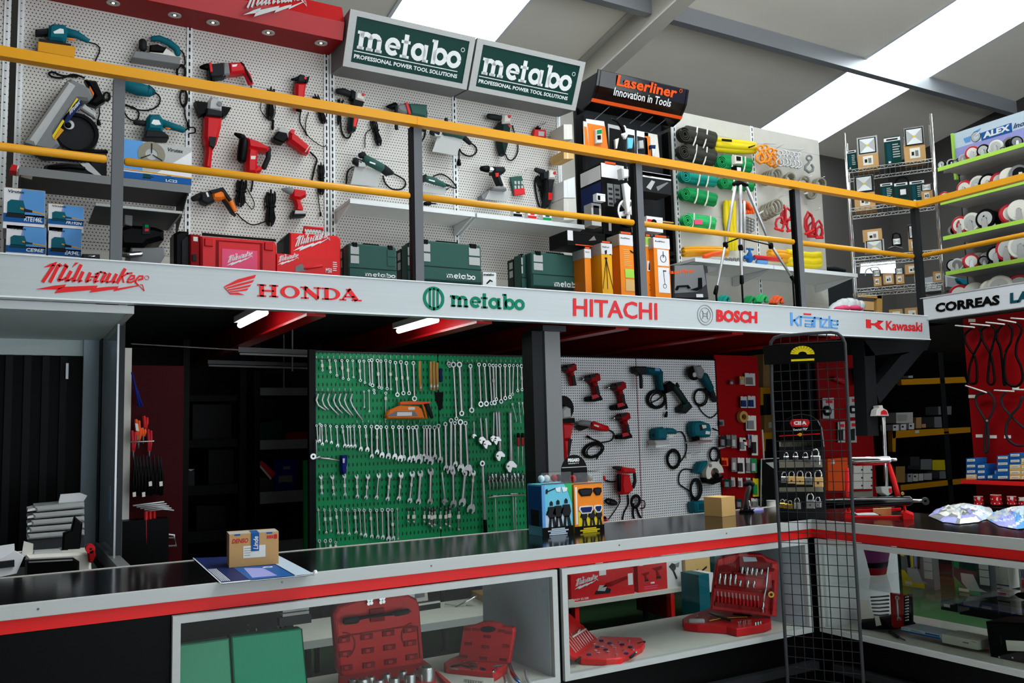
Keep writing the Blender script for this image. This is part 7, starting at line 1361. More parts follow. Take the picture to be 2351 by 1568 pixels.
for k in range(5):
    t = T('paper_tray', 'grey paper tray in the booth, %s of the stack of five' % ['topmost', 'second from the top', 'middle', 'fourth from the top', 'lowest'][k], 'tray', 'stacked paper trays'); y = 640+62*k
    t.p('front', 'lightgrey', f'{310-15*k},{y} {760},{y-40} {760},{y+8} {330-20*k},{y+48}', -.3, .0, .01).p('paper', 'paper', f'{250},{y+25} {330},{y+5} {335},{y+30} {245},{y+45}', -.25, -.01)
ALL[-1].p('foot', 'darkgrey', '250,890 760,860 760,1200 250,1240', -.3, -.02)
t = T('paper_sheet', 'white sheet lying on the top paper tray', 'paper'); t.p('', 'paper', '545,530 720,515 785,540 745,605 525,610', -.15, -.12)
on(YP(4.9)); t = T('telephone_stand', 'black desk phone holder standing in front of the paper trays', 'phone'); t.p('body', 'black', '570,880 640,850 670,725 745,790 720,1040 560,1040', -.06, 0, .01).p('foot', 'gloss', '540,1030 730,1030 730,1090 540,1090', -.1, .03)
on(YP(4.75)); t = T('document_pile', 'pile of white documents at the left end of the booth desk', 'papers'); t.p('sheet#0', 'paper', '-40,1000 130,975 135,1120 -40,1150', -.02, 0).p('sheet#1', 'offwhite', '215,950 300,975 295,1060 190,1100', -.03, -.02).p('sheet#2', 'paper', '140,1040 215,1090 150,1240 -40,1280 -40,1140', -.01, .02).p('sheet#3', 'lightgrey', '310,1045 540,1030 560,1060 300,1075', -.1, -.02).p('binder', 'charcoal', '-40,1140 130,1120 130,1180 -40,1200', .02, .04)
for k in range(4): t.p('sheet#4', 'offwhite', f'{140},{1045+18*k} {200},{1040+18*k} {190},{1052+18*k} {135},{1058+18*k}', -.04, -.02)
on(YP(4.7)); t = T('printer', 'cream and black till printer on the booth desk', 'printer'); t.p('body', 'offwhite', '240,1080 815,1050 830,1290 240,1290', -.25, -.02, .015).p('front', 'gloss', '225,1120 660,1100 715,1135 715,1290 220,1290', -.02, .03, .012).t('tear_bar', 'grey', '260,1140,6 650,1120,6', d=.035)
t = T('tape_dispenser', 'red and black tape dispenser beside the printer', 'tape dispenser'); t.a('reel', 'red', 815, 1020, 12, 40, -.02, .03).p('body', 'darkred', '790,1040 850,1010 865,1080 830,1150 800,1140', -.02, .03, .008)
# red plier board
on(YP(5.6)); Z(280, 800, 3.266)
a = P[0].at(60, 600).x; b = P[0].at(460, 600).x; zt2 = P[0].at(60, 0).z
t = T('tool_board', 'dark red board with pliers on hooks, beside the booth', 'tool board', 'red tool boards'); t.m('panel', 'boardred').bx(a, b, 5.6, 5.62, 0, zt2-.1); t.m('upright', 'offwhite').bx(a-.055, a, 5.57, 5.62, 1.1, zt2); t.m('lower_box', 'black').bx(a-.05, a+.2, 5.45, 5.595, 0, 1.1); t.m('lower_box/edge', 'grey').bx(a-.055, a-.05, 5.44, 5.6, 0, 1.1)  # panel red taken near black to carry the shade here
for i, (x, ya, yb, m_) in enumerate(((75, 620, 770, 'casterred'), (105, 535, 650, 'laser'), (115, 590, 690, 'laser'), (150, 600, 655, 'laser'), (165, 510, 600, 'caseRed'), (195, 610, 770, 'casterred'))):
    t = T('pliers', 'red-handled pliers on the dark red board, %s from the left' % ordn[i], 'pliers', 'red-handled pliers'); t.t('grip', m_, [(x, ya, 12), (x+6, (ya+yb)/2, 13), (x+4, yb, 9)], d=.16-.02*i); t.t('grip#1', m_, [(x+22, ya+10, 11), (x+24, (ya+yb)/2, 12), (x+14, yb, 9)], d=.16-.02*i).t('jaw', 'darksteel', [(x+8, yb, 10), (x+10, yb+60, 5)], d=.16-.02*i)
    if i == 1: t.p('price_tag', 'label', '98,560 120,565 128,620 105,615', .17, .172)
t = T('wall_hook', 'long steel peg crossing the red-handled pliers', 'hook', 'plier pegs'); t.t('', 'steel', '60,702,5 240,695,5', d=.17)
for i, x in enumerate((90, 110, 135, 160, 185, 210, 240, 270, 290)):
    t = T('pliers', 'black pliers in the lower bunch on the dark red board, %s from the left' % ordn[i], 'pliers', 'black pliers in the lower bunch'); y = 800+5*(i % 3); t.t('jaw', 'charcoal', [(x, y, 5), (x+4, y+80, 10)], d=.15-.01*i).t('grip', 'black', [(x+2, y+80, 8), (x-8, y+200, 9), (x-2, y+290, 8)], d=.15-.01*i).t('grip#1', 'black', [(x+8, y+80, 8), (x+18, y+200, 9), (x+10, y+290, 8)], d=.15-.01*i)
    if i in (0, 3, 5, 8): t.p('price_tag', 'label', f'{x-10},{y+190+(90 if i < 4 else 0)} {x+14},{y+185+(90 if i < 4 else 0)} {x+16},{y+220+(90 if i < 4 else 0)} {x-8},{y+224+(90 if i < 4 else 0)}', .17, .172)
for i, (x, x2) in enumerate(((75, 130), (90, 160), (120, 140))):
    t = T('long_tool', 'dark blue long tool hanging at the top of the red board, %s from the left' % ordn[i], 'tool', 'blue hanging tools'); t.t('', 'binblue', [(x, 180+70*i, 7), (x2-10*i, 430, 9)], d=.12-.03*i)
for i in range(5):
    y = 1180+10*i; x = 85+28*i; t = T('hacksaw', 'red and steel hacksaw hanging below the pliers, %s from the left' % ordn[i], 'saw', 'hacksaws on the red board'); d = .2-.03*i
    t.t('frame', 'alu', [(x, y, 7), (x+110, y-15, 7), (x+230-10*i, y-30+6*i, 6)], d=d); 
    if i > 1: t.t('handle', 'red', [(120+30*i, 1225, 14), (122+30*i, 1400, 14), (130+28*i, 1568, 12)], d=d)
t = T('hacksaw', 'steel-framed hacksaw with a white bow, lowest on the red board', 'saw', 'hacksaws on the red board'); t.t('frame', 'alu', '255,1385,8 320,1390,8 390,1400,9 408,1480,9 280,1485,8', d=.05).t('handle', 'red', '255,1400,16 270,1480,18 275,1530,14', d=.06).t('blade', 'grey', '275,1420,5 390,1420,5', d=.05); t.p('price_tag', 'label', '285,1330 305,1325 318,1370 300,1375', .06, .062)
# store shelving and cartons, shade put into their dark colours
on(YP(7.4)); t = T('storage_shelving', 'grey steel shelving, coloured dark for the shade deep in the store', 'shelving')
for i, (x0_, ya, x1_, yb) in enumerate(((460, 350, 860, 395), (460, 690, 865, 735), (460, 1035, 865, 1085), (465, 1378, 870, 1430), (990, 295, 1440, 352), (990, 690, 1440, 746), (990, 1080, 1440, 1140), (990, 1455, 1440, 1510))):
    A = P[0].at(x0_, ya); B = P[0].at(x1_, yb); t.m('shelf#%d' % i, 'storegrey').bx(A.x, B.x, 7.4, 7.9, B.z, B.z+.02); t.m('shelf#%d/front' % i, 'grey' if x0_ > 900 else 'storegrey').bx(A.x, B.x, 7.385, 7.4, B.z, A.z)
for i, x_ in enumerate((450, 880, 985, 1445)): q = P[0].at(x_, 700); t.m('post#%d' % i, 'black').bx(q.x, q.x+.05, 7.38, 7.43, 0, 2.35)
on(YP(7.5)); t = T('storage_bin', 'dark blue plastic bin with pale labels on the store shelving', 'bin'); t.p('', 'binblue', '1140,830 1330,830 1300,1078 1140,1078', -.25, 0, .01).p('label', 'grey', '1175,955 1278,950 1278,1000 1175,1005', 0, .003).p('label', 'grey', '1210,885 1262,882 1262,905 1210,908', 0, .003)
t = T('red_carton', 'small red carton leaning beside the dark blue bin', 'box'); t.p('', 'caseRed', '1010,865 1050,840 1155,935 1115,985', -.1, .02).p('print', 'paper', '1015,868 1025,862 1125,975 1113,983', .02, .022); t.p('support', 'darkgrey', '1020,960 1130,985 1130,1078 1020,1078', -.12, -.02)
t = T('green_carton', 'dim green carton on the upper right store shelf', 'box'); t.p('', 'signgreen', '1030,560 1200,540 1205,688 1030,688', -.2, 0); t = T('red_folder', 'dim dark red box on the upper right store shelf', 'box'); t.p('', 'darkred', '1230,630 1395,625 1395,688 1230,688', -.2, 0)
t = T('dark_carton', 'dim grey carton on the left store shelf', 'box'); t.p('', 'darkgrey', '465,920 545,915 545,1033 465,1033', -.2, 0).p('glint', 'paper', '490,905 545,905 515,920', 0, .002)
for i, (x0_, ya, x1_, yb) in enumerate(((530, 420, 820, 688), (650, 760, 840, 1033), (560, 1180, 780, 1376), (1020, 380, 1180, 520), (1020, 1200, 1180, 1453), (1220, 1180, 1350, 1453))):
    t = T('dark_carton', 'dim dark carton in the unlit store, %s counted across the shelves' % ordn[i], 'box', 'dark cartons in the store'); t.p('', 'black', f'{x0_},{ya} {x1_},{ya} {x1_},{yb} {x0_},{yb}', -.3, -.03)  # black carries the unlit store's darkness in the colour
s = struct('trim_1'); q = YP(6.4).at(1365, 840); s.m('', 'slinggreen').bx(q.x, q.x+.06, 6.4, 6.43, 0, q.z)
# ---- red boards right of the white board ------------------------------------
Z(1640, 820, 4.125); on(YP(YG))
a = P[0].at(30, 600).x; b = P[0].at(440, 600).x; zt2 = P[0].at(60, -20).z
t = T('tool_board', 'dark red board with hanging packets, right of the white board', 'tool board', 'red tool boards'); t.m('panel', 'darkred').bx(a, b, YG, YG+.02, .3, zt2); t.m('leg', 'black').bx(a, a+.03, YG+.02, YG+.05, 0, zt2); t.m('edge', 'offwhite').bx(b, b+.012, YG-.01, YG+.02, .3, 1.5)
packs = [(290, 150, 385, 270, 'lightgrey', 'steel'), (250, 370, 318, 480, 'lightgrey', 'navy'), (318, 365, 388, 480, 'lightgrey', 'navy'), (300, 550, 395, 695, 'offwhite', 'grey'), (240, 760, 298, 885, 'offwhite', 'grey'), (355, 735, 410, 930, 'offwhite', 'ink'), (320, 730, 356, 855, 'lilac', 'grey'), (270, 780, 320, 840, 'caseRed', 'paper'), (60, 740, 108, 850, 'charcoal', 'grey'), (115, 735, 160, 850, 'grey', 'darkgrey'), (163, 735, 210, 860, 'grey', 'lightgrey'), (222, 950, 285, 1100, 'offwhite', 'ink'), (300, 952, 350, 1095, 'lightgrey', 'grey'), (350, 955, 402, 1095, 'slinggreen', 'lightgrey'), (165, 950, 210, 1085, 'grey', 'lightgrey'), (70, 950, 130, 1030, 'laser', 'darkred'), (365, 1145, 420, 1320, 'slingyellow', 'slinggreen'), (300, 1140, 342, 1200, 'lightgrey', 'grey'), (225, 1140, 265, 1230, 'offwhite', 'grey'), (160, 1135, 195, 1225, 'lightgrey', 'grey'), (95, 1150, 150, 1240, 'signgreen', 'grey'), (50, 590, 90, 650, 'grey', 'darkgrey'), (150, 215, 185, 260, 'darkgrey', 'alu'), (240, 180, 285, 260, 'wood', 'alu'), (350, 1335, 425, 1425, 'offwhite', 'grey'), (210, 1340, 265, 1430, 'signgreen', 'grey')]
for i, (x0_, ya, x1_, yb, m1, m2) in enumerate(packs):
    rowi = ['top', 'second', 'third', 'fourth', 'fifth', 'lowest'][0 if yb < 300 else 1 if yb < 500 else 2 if yb < 700 else 3 if yb < 940 else 4 if yb < 1110 else 5]
    t = T('hanging_pack', 'small %s packet in the %s row of the red board, %s counted overall' % ({'offwhite': 'white', 'lightgrey': 'pale grey', 'caseRed': 'red', 'slinggreen': 'green', 'signgreen': 'dark green', 'slingyellow': 'yellow', 'laser': 'orange', 'wood': 'brown', 'darkgrey': 'dark grey', 'charcoal': 'black'}.get(m1, m1), rowi, ordn[i]), 'packet', 'packets on the red board')
    d = .03+.015*(i % 3); t.p('card', m1, f'{x0_},{ya} {x1_},{ya+4} {x1_+4},{yb} {x0_+2},{yb}', d, d+.004); w_, h_ = x1_-x0_, yb-ya
    t.p('contents', m2, f'{x0_+w_*.2},{ya+h_*.35} {x1_-w_*.2},{ya+h_*.35} {x1_-w_*.15},{yb-h_*.1} {x0_+w_*.2},{yb-h_*.12}', d+.004, d+.02, .004); t.c('peg', 'steel', x0_+w_*.5, ya+6, 4, 0, d+.012, 0, 6)
t = T('tape_roll', 'brown ring-shaped roll hanging on the red board', 'roll'); t.a('', 'wood', 282, 565, 28, 55, .02, .06)
Z(1620, 760, 3.409); a = P[0].at(880, 500).x; b = P[0].at(1290, 500).x
t = T('tool_board', 'red board seen through the wire rack, with blister packs', 'tool board', 'red tool boards'); t.m('panel', 'darkred').bx(a, b, YG, YG+.02, .3, P[0].at(880, 180).z); t.m('leg', 'black').bx(a, a+.03, YG+.02, YG+.05, 0, 2.0)
for i, (x0_, ya, x1_, yb, m2) in enumerate(((915, 525, 1003, 685, 'black'), (1125, 515, 1195, 675, 'charcoal'), (1197, 505, 1265, 675, 'charcoal'), (1035, 712, 1090, 872, 'ink'), (1130, 705, 1180, 872, 'ink'), (955, 1085, 1035, 1220, 'ink'))):
    t = T('blister_pack', ['pack with a black ring cable, seen through the rack, left', 'pack with a dark disc, just right of the wire rack', 'pack with a dark disc beside the black brace post', 'narrow pack below the discs, seen through the rack edge', 'narrow pack below the discs, right of the wire rack', 'white and black pack low on the red board behind the padlocks'][i], 'packet', 'blister packs on the red board')
    t.p('card', 'lightgrey', f'{x0_},{ya} {x1_},{ya-4} {x1_+3},{yb} {x0_+3},{yb}', .03, .034); w_, h_ = x1_-x0_, yb-ya
    if i < 3: t.a('ring', m2, x0_+w_*.5, ya+h_*.62, w_*.22, w_*.45, .034, .06); t.p('label', 'offwhite', f'{x0_+w_*.3},{ya+h_*.55} {x1_-w_*.3},{ya+h_*.55} {x1_-w_*.3},{ya+h_*.7} {x0_+w_*.3},{ya+h_*.7}', .06, .062)
    else: t.p('tool', m2, f'{x0_+w_*.25},{ya+h_*.4} {x1_-w_*.2},{ya+h_*.35} {x1_-w_*.2},{yb-h_*.1} {x0_+w_*.3},{yb-h_*.1}', .034, .05, .003)
    t.p('header', ['caseRed', 'caseRed', 'grey', 'caseRed', 'caseRed', 'paper'][i], f'{x0_+w_*.3},{ya+h_*.1} {x1_-w_*.1},{ya+h_*.1} {x1_-w_*.1},{ya+h_*.25} {x0_+w_*.3},{ya+h_*.25}', .034, .036)
t = T('blade_rack', 'dark red hand tools hanging at the top of the red board behind the rack', 'tool'); t.t('', 'black', '1160,300,24 1180,420,20', d=.05).t('body', 'casterred', '1010,370,20 1090,400,22', d=.04)
t = T('orange_carton', 'orange-red printed box low behind the padlock display', 'box'); t.p('', 'laser', '955,1000 1110,990 1120,1250 960,1250', .02, .1).p('print', 'paper', '985,1010 1010,1010 1010,1040 985,1040', .1, .102)
t = T('drawer_cabinet', 'pale small-parts drawer cabinet behind the red stand', 'drawer cabinet')
t.p('body', 'rope', '1155,1050 1305,1048 1310,1330 1160,1335', .0, .12)
for r_ in range(3):
    for c_ in range(2): t.p('drawer#%d' % (2*r_+c_), 'offwhite', f'{1160+75*c_},{1055+62*r_} {1228+75*c_},{1054+62*r_} {1229+75*c_},{1112+62*r_} {1161+75*c_},{1113+62*r_}', .12, .13, .003); t.p('drawer#%d/knob' % (2*r_+c_), 'ink', f'{1222+75*c_},{1080+62*r_} {1232+75*c_},{1080+62*r_} {1232+75*c_},{1092+62*r_} {1222+75*c_},{1092+62*r_}', .13, .136)
t.p('body/stripe', 'darkred', '1158,1240 1306,1236 1306,1250 1158,1256', .12, .135)
# dark machine front + yellow racking between the red boards
on(YP(6.6)); t = T('storage_shelving', 'yellow-fronted pallet shelving between the two red boards', 'shelving')
t.p('post#2', 'charcoal', '452,300 475,300 480,2150 456,2150', -.3, -.25).p('beam#0', 'yellow', '430,440 530,440 530,490 430,490', -.05, 0).p('post#0', 'yellow', '430,490 452,490 452,580 430,580', -.05, 0).p('beam#1', 'yellow', '445,795 530,792 530,845 445,845', -.05, 0).p('post#1', 'yellow', '445,845 470,845 468,940 448,940', -.05, 0).p('carton', 'wood', '460,660 530,655 530,792 460,792', -.3, -.06).p('carton#1', 'card', '450,180 530,180 530,438 450,438', -.4, -.2).p('carton/label', 'label', '495,715 525,712 525,755 495,758', -.06, -.055)
s = struct('wall_store_shade'); s.m('', 'black').bx(7.0, 12.59, 7.9, 8.0, 0, 2.4)  # black sheet added behind the racking in place of shade
on(YP(5.7)); t = T('till_screen', 'dark screen panel with a pale frame behind the counter corner', 'screen'); t.p('', 'gloss', '445,1010 640,1000 640,1370 450,1370', -.05, 0).t('frame', 'lightgrey', '432,1370,5 436,1002,5 640,992,5', d=.0); t.p('glare', 'lightgrey', '470,1030 540,1025 540,1080 510,1060', 0, .001)
# ---- dim pallet racking to the right ----------------------------------------
Z(1850, 760, 3.3353); on(YP(6.9))
t = T('pallet_rack', 'yellow-beamed racking with small boxes in the dark at right', 'rack')
for i, q in enumerate(('730,370 1215,350 1230,395 735,413', '660,765 1260,735 1262,775 665,822', '725,1180 1280,1120 1282,1160 728,1222')): t.p('beam#%d' % i, 'yellow', q, -.06, 0); t.p('shelf#%d' % i, 'darkgrey', [(a, b+6) for a, b in [p[:2] for p in pts(q)][:2]]+[(a, b+22) for a, b in [p[:2] for p in pts(q)][1::-1]], -.9, -.06)
t.p('post#0', 'yellow', '660,765 690,765 688,925 665,925', -.06, .0); t.m('post#1', 'charcoal').bx(10.3, 10.4, 6.9, 7.0, 0, 2.4); t.m('post#2', 'charcoal').bx(7.9, 7.98, 6.93, 7.0, 0, 2.4); t.p('plate', 'label', '838,762 868,760 868,780 838,782', 0, .003)
boxes = [(692, 622, 820, 705, 'offwhite'), (668, 715, 712, 762, 'paper'), (728, 712, 768, 758, 'paper'), (790, 705, 830, 752, 'paper'), (845, 660, 885, 745, 'card'), (888, 710, 920, 740, 'card'), (1015, 575, 1115, 640, 'grey'), (985, 655, 1060, 738, 'grey'), (690, 1035, 760, 1160, 'wood'), (780, 1090, 818, 1155, 'lightgrey'), (822, 1092, 860, 1150, 'offwhite'), (865, 1090, 900, 1145, 'offwhite'), (905, 1088, 965, 1140, 'lightgrey'), (970, 985, 1080, 1065, 'slingyellow'), (880, 980, 965, 1060, 'grey'), (1025, 1070, 1090, 1130, 'grey'), (785, 340, 820, 358, 'lightgrey'), (800, 960, 870, 1030, 'darkgrey')]
for i, (x0_, ya, x1_, yb, m_) in enumerate(boxes):
    t = T('carton', 'small %s carton on the dim racking at right, %s counted from the upper shelf' % ({'offwhite': 'white', 'paper': 'white', 'card': 'brown', 'wood': 'brown', 'lightgrey': 'pale', 'slingyellow': 'yellow', 'darkgrey': 'dark grey'}.get(m_, m_), ordn[i]), 'box', 'small cartons on the racking')
    t.p('', m_, f'{x0_},{ya+3} {x1_},{ya} {x1_},{yb} {x0_},{yb}', -.2, -.02)
    if i in (1, 2, 3, 9, 10): t.p('print', 'ink', f'{x0_+8},{ya+14} {x0_+22},{ya+14} {x0_+22},{ya+28} {x0_+8},{ya+28}', -.02, -.018)
    if i == 0: lines(t, 'print', 'grey', fr(x0_, ya, x1_, yb), .1, .7, .2, .8, 5)
# ---- red belt board ---------------------------------------------------------
XB = 7.0; on(XP(XB)); Z(2180, 720, 3.409)
e = P[0].at(140, 500); zt2 = e.z+.55
t = T('belt_board', 'red panel hung with black drive belts on white pegs', 'tool board'); t.m('panel', 'darkred').bx(XB, XB+.02, 1.0, e.y, .2, 2.39)
zsx = XP(XB-.18).at(118, 1300).z; t.m('shelf', 'brightred').bx(XB-.2, XB, 1.0, e.y, zsx-.03, zsx); t.m('leg', 'black').bx(XB+.02, XB+.05, e.y-.1, e.y-.05, 0, 2.39)
for i, (x0_, ya, x1_, yb) in enumerate(((45, 93, 195, 108), (165, 80, 315, 95), (285, 68, 430, 84), (378, 45, 520, 70), (480, 35, 600, 44), (125, 563, 290, 618), (350, 600, 505, 608), (500, 594, 620, 596))): t.t('peg#%d' % i, 'offwhite', [(x0_, ya, 6), (x1_, yb, 6)], d=.06)
for i, (x_, y_) in enumerate(((148, 42), (148, 636), (205, 945), (315, 952), (427, 952), (490, 572))): t.p('label#%d' % i, 'label', f'{x_},{y_} {x_+52},{y_} {x_+52},{y_+24} {x_},{y_+24}', 0, .004)
for i, q in enumerate(('180,110 122,160 125,220 165,290 195,330 215,430 212,530 180,550 152,530 155,430 190,320 240,220 248,150 225,105', '300,95 250,130 255,200 300,280 325,330 345,450 352,530 325,555 300,530 305,450 318,330 350,200 360,130 330,95', '420,85 380,130 370,200 400,280 420,430 440,540 425,550 415,420 395,260 360,190', '460,80 490,130 480,220 440,300 430,430 450,540 520,570 570,520 560,420 520,320 530,220 565,130 530,75')):
    t = T('drive_belt', 'black drive belt in the upper row, %s from the left' % ordn[i], 'belt', 'drive belts on the red panel'); t.w('', 'black', q, 10, .05, 4, 6)
t = T('drive_belt', 'thick black drive belt hanging alone on the lower left peg', 'belt', 'drive belts on the red panel'); t.w('', 'charcoal', '290,615 215,640 210,710 260,800 285,850 280,950 275,1070 300,1075 305,950 300,850 340,760 352,690 330,640 300,610', 10, .05, 4, 6); t.c('clip', 'alu', 292, 838, 8, .05, .065)
t = T('drive_belt', 'thick twisted drive belt at the right edge, lower row', 'belt', 'drive belts on the red panel'); t.w('', 'charcoal', '440,615 405,660 420,730 480,800 540,860 590,900', 10, .05, 4, 6).w('', 'charcoal', '570,650 540,730 480,800 445,880 450,970 520,1030 590,1030', 10, .07, 4, 6)
on(XP(XB-.17)); k = 0
for s_, (xa_, xb_, tops, mats) in enumerate(((130, 210, (1130, 1175, 1218, 1258), 'bbbc'), (215, 285, (1178, 1220, 1262), 'bbb'), (293, 345, (1260,), 'b'), (350, 372, (1225,), 'b'), (372, 465, (1110, 1157, 1207, 1263), 'bbbb'), (470, 558, (1090, 1135, 1180, 1225, 1265), 'bbccc'), (560, 640, (1130, 1180, 1225, 1265), 'cccc'))):
    for j, ya in enumerate(tops):
        yb = tops[j+1] if j+1 < len(tops) else 1298; cb = mats[j] == 'b'
        t = T('parts_box', '%s parts box on the red shelf, %s stack from left, %s from top' % ('blue' if cb else 'brown', ordn[s_], ordn[j]), 'box', 'labelled boxes on the red shelf')
        t.p('', 'blue' if cb else 'cardlt', f'{xa_},{ya+2} {xb_},{ya} {xb_},{yb-1} {xa_},{yb}', -.14, .0); t.p('label', 'label', f'{xa_+8},{ya+10} {xb_-12},{ya+8} {xb_-12},{ya+26} {xa_+8},{ya+28}', 0, .002); t.p('label/print', 'grey', f'{xa_+14},{ya+17} {xb_-20},{ya+15} {xb_-20},{ya+19} {xa_+14},{ya+21}', .002, .003)
zd = zsx-.33; t = T('display_shelf', 'dark shelf under the red belt panel holding the spotted mugs', 'shelf'); t.m('', 'black').bx(XB-.35, XB, 1.0, e.y, .0, XP(XB-.2).at(190, 1495).z)
on(XP(XB-.2))
for i, (x_, w_) in enumerate(((190, 80), (320, 95), (450, 80), (540, 70))):
    t = T('spotted_mug', 'red mug with white spots on the dark shelf, %s from the left' % ordn[i], 'mug', 'red spotted mugs'); q = P[0].at(x_+w_/2, 1495); r = rm(w_*.42, q); t.m('', 'red').cyl((q.x, q.y, q.z), (0, 0, 1), r, 0, r*1.9, 18); t.m('rim', 'offwhite').ann((q.x, q.y, q.z), (0, 0, 1), r*.8, r, r*1.85, r*1.92)
    for k in range(14): a_ = math.pi*.55+k*.42; t.m('spots', 'white').cyl((q.x+r*math.cos(a_), q.y+r*math.sin(a_), q.z+r*(.3+.4*(k*2 % 4))), (math.cos(a_), math.sin(a_), 0), r*.13, -.001, .001, 8)
    t.p('tag', 'label', f'{x_+5},{1432+8*(i%2)} {x_+w_*.6},{1430+8*(i%2)} {x_+w_*.6},{1456+8*(i%2)} {x_+5},{1458+8*(i%2)}', r if False else .03, .032)
# ---- red stand with a chrome cylinder, on the right counter -----------------
Z(1850, 760, 3.3353); p0 = ZP(ZC).at(790, 1440); on(PL(p0, (-.79, -.61, 0)))
t = T('spring_compressor_stand', 'red steel bench stand with a chrome roller and a black hydraulic cylinder', 'bench tool')
t.p('base', 'brightred', '285,1402 310,1385 355,1392 360,1450 285,1455', -.12, .0, .006).p('base#1', 'brightred', '735,1395 760,1380 828,1405 828,1452 740,1450', -.12, .0, .006).p('cross_bar', 'brightred', '340,1422 760,1416 760,1440 340,1444', -.08, -.03)
t.t('leg#0', 'brightred', '318,1055,16 318,1200,16 312,1275,18', d=-.05, flat=.5).t('leg#1', 'brightred', '635,1020,16 670,1130,20 705,1265,20', d=-.05, flat=.5).t('leg#2', 'brightred', '745,1300,9 762,1390,12', d=-.05).t('leg#3', 'brightred', '322,1310,9 330,1400,12', d=-.05).p('rear_bar', 'red', '380,1370 730,1355 730,1375 380,1395', -.14, -.12)
t.t('roller', 'chrome', '355,990,27 640,985,27', d=-.05, seg=14).t('roller/axle', 'steel', '640,985,14 692,985,13', d=-.05).t('roller/ring', 'red', '600,1018,8 380,1025,8', d=-.05)
t.t('cylinder', 'gloss', '120,1325,40 400,1312,40 800,1300,38', d=-.02, seg=14).t('cylinder/rod', 'steel', '800,1300,14 890,1300,13', d=-.02); t.a('cylinder/eye', 'darksteel', 918, 1305, 12, 27, -.05, .01); t.p('cylinder/label', 'cardlt', '190,1300 268,1298 268,1345 190,1348', .03, .1) if 0 else None
t.c('nut', 'wood', 742, 1245, 12, -.05, -.02)
t = T('carton', 'flat brown box lying inside the red bench stand', 'box'); t.p('', 'cardlt', '515,1362 655,1355 655,1412 590,1415 515,1385', -.12, -.09)
t = T('steel_sheet', 'grey plate lying inside the red bench stand', 'plate'); q = ZP(ZC); t.m('', 'lightgrey').prism([q.at(*a) for a in ((370, 1395), (520, 1395), (560, 1412), (400, 1415))], V((0, 0, 1)), 0, .004)
on(YP(4.9)); t = T('long_jack', 'upright chrome jack with a white and red head behind the red stand', 'jack')
t.t('shaft', 'chrome', '588,660,10 605,1000,10 620,1240,9', d=0).t('shaft#1', 'steel', '603,660,7 628,1240,7', d=.01).p('head', 'offwhite', '540,650 548,605 565,590 562,572 590,568 595,590 625,605 640,650', -.03, .03, .006).p('head/badge', 'caseRed', '575,640 578,615 600,602 620,615 628,640', .03, .033).p('foot', 'lightgrey', '580,1195 660,1190 665,1240 630,1265 590,1240', -.03, .03, .006).p('foot/badge', 'caseRed', '635,1205 660,1205 660,1240 640,1240', .03, .033); t.m('base', 'darkgrey').bx(*sorted((P[0].at(590, 1260).x, P[0].at(650, 1260).x)), 4.87, 4.93, 0, P[0].at(600, 1262).z)
# clothing packs on the counter
Z(1850, 760, 3.3353)
def heap(label, q, hh, mats, seed):
    t = T('packed_shirt', label, 'clothing pack', 'clear-bagged clothing packs'); random.seed(seed); Q = [ZP(ZC).at(*a[:2]) for a in pts(q)]
    cx = sum(Q, V((0, 0, 0)))/len(Q)
    Q = [Q[i//4].lerp(Q[(i//4+1) % len(Q)], (i % 4)/4) for i in range(4*len(Q))]; N = 12; n = len(Q); vs = []; 
    for r_ in range(N+1):
        f_ = r_/N
        for p in Q:
            z = hh*(1-f_**4)*random.uniform(.45, 1.25); v = cx+(p-cx)*f_*(1+random.uniform(-.03, .03)); vs.append(V((v.x, v.y, ZC+.003+max(0, z))))
    fs = [[r_*n+i, (r_+1)*n+i, (r_+1)*n+(i+1) % n, r_*n+(i+1) % n] for r_ in range(N) for i in range(n)]
    mb = t.m('', mats[0])
    for k, f_ in enumerate(fs): mb.mat(mats[((k % n)//6*7+(k//n)//3*5+(k*k % 11 > 8)) % len(mats)]); mb.add([vs[i] for i in f_], [[0, 1, 2, 3]])
    mb.mat(mats[0]); mb.add([V((p.x, p.y, ZC+.002)) for p in Q], [list(range(n))]); return t
heap('clear-bagged white and lilac shirt pack on the right counter, left one', '945,1420 985,1375 1060,1345 1180,1325 1300,1335 1420,1360 1440,1400 1390,1440 1320,1465 1180,1480 1050,1465', .022, ['lightgrey', 'ltblue', 'paper', 'lilac', 'grey', 'offwhite'], 3)
heap('clear-bagged white and blue shirt pack on the right counter, at the frame edge', '1380,1440 1440,1390 1560,1360 1680,1340 1760,1380 1760,1500 1620,1520 1480,1495', .022, ['lightgrey', 'skyblue', 'offwhite', 'lilac', 'ltblue'], 5)
random.seed(11)
# ---- inside the glass cases -------------------------------------------------
ZF = .423
def upright(a, b, z):
    """vertical plane through two pixels on the height z, facing the camera"""
    A, B = ZP(z).at(*a), ZP(z).at(*b); n = (B-A).cross(V((0, 0, 1))).normalized()
    return PL(A, n if n.dot(EYE-A) > 0 else -n)
Z(1250, 1180, 3.9183)
on(YP(5.3)); A = P[0].at(310, 800); B = P[0].at(1180, 665); zs3 = (A.z+B.z)/2
t = T('floor_stand_shelf', 'white shelf with red legs behind the right glass case, carrying red tool cartons', 'shelf')
t.m('board', 'offwhite').bx(A.x-.15, 5.0, 5.3, YG-.03, zs3-.03, zs3); 
for i, x_ in enumerate((300, 1165)): q = P[0].at(x_, 900); t.m('leg#%d' % i, 'brightred').bx(q.x-.015, q.x+.02, 5.31, 5.36, 0, zs3-.03); t.m('leg#%d/panel' % i, 'darkred').bx(q.x-.005, q.x+.005, 5.36, 5.75, .1, zs3-.03)
t.m('bracket', 'offwhite').bx(A.x-.15, A.x-.05, 5.28, 5.3, zs3-.02, zs3+.03)
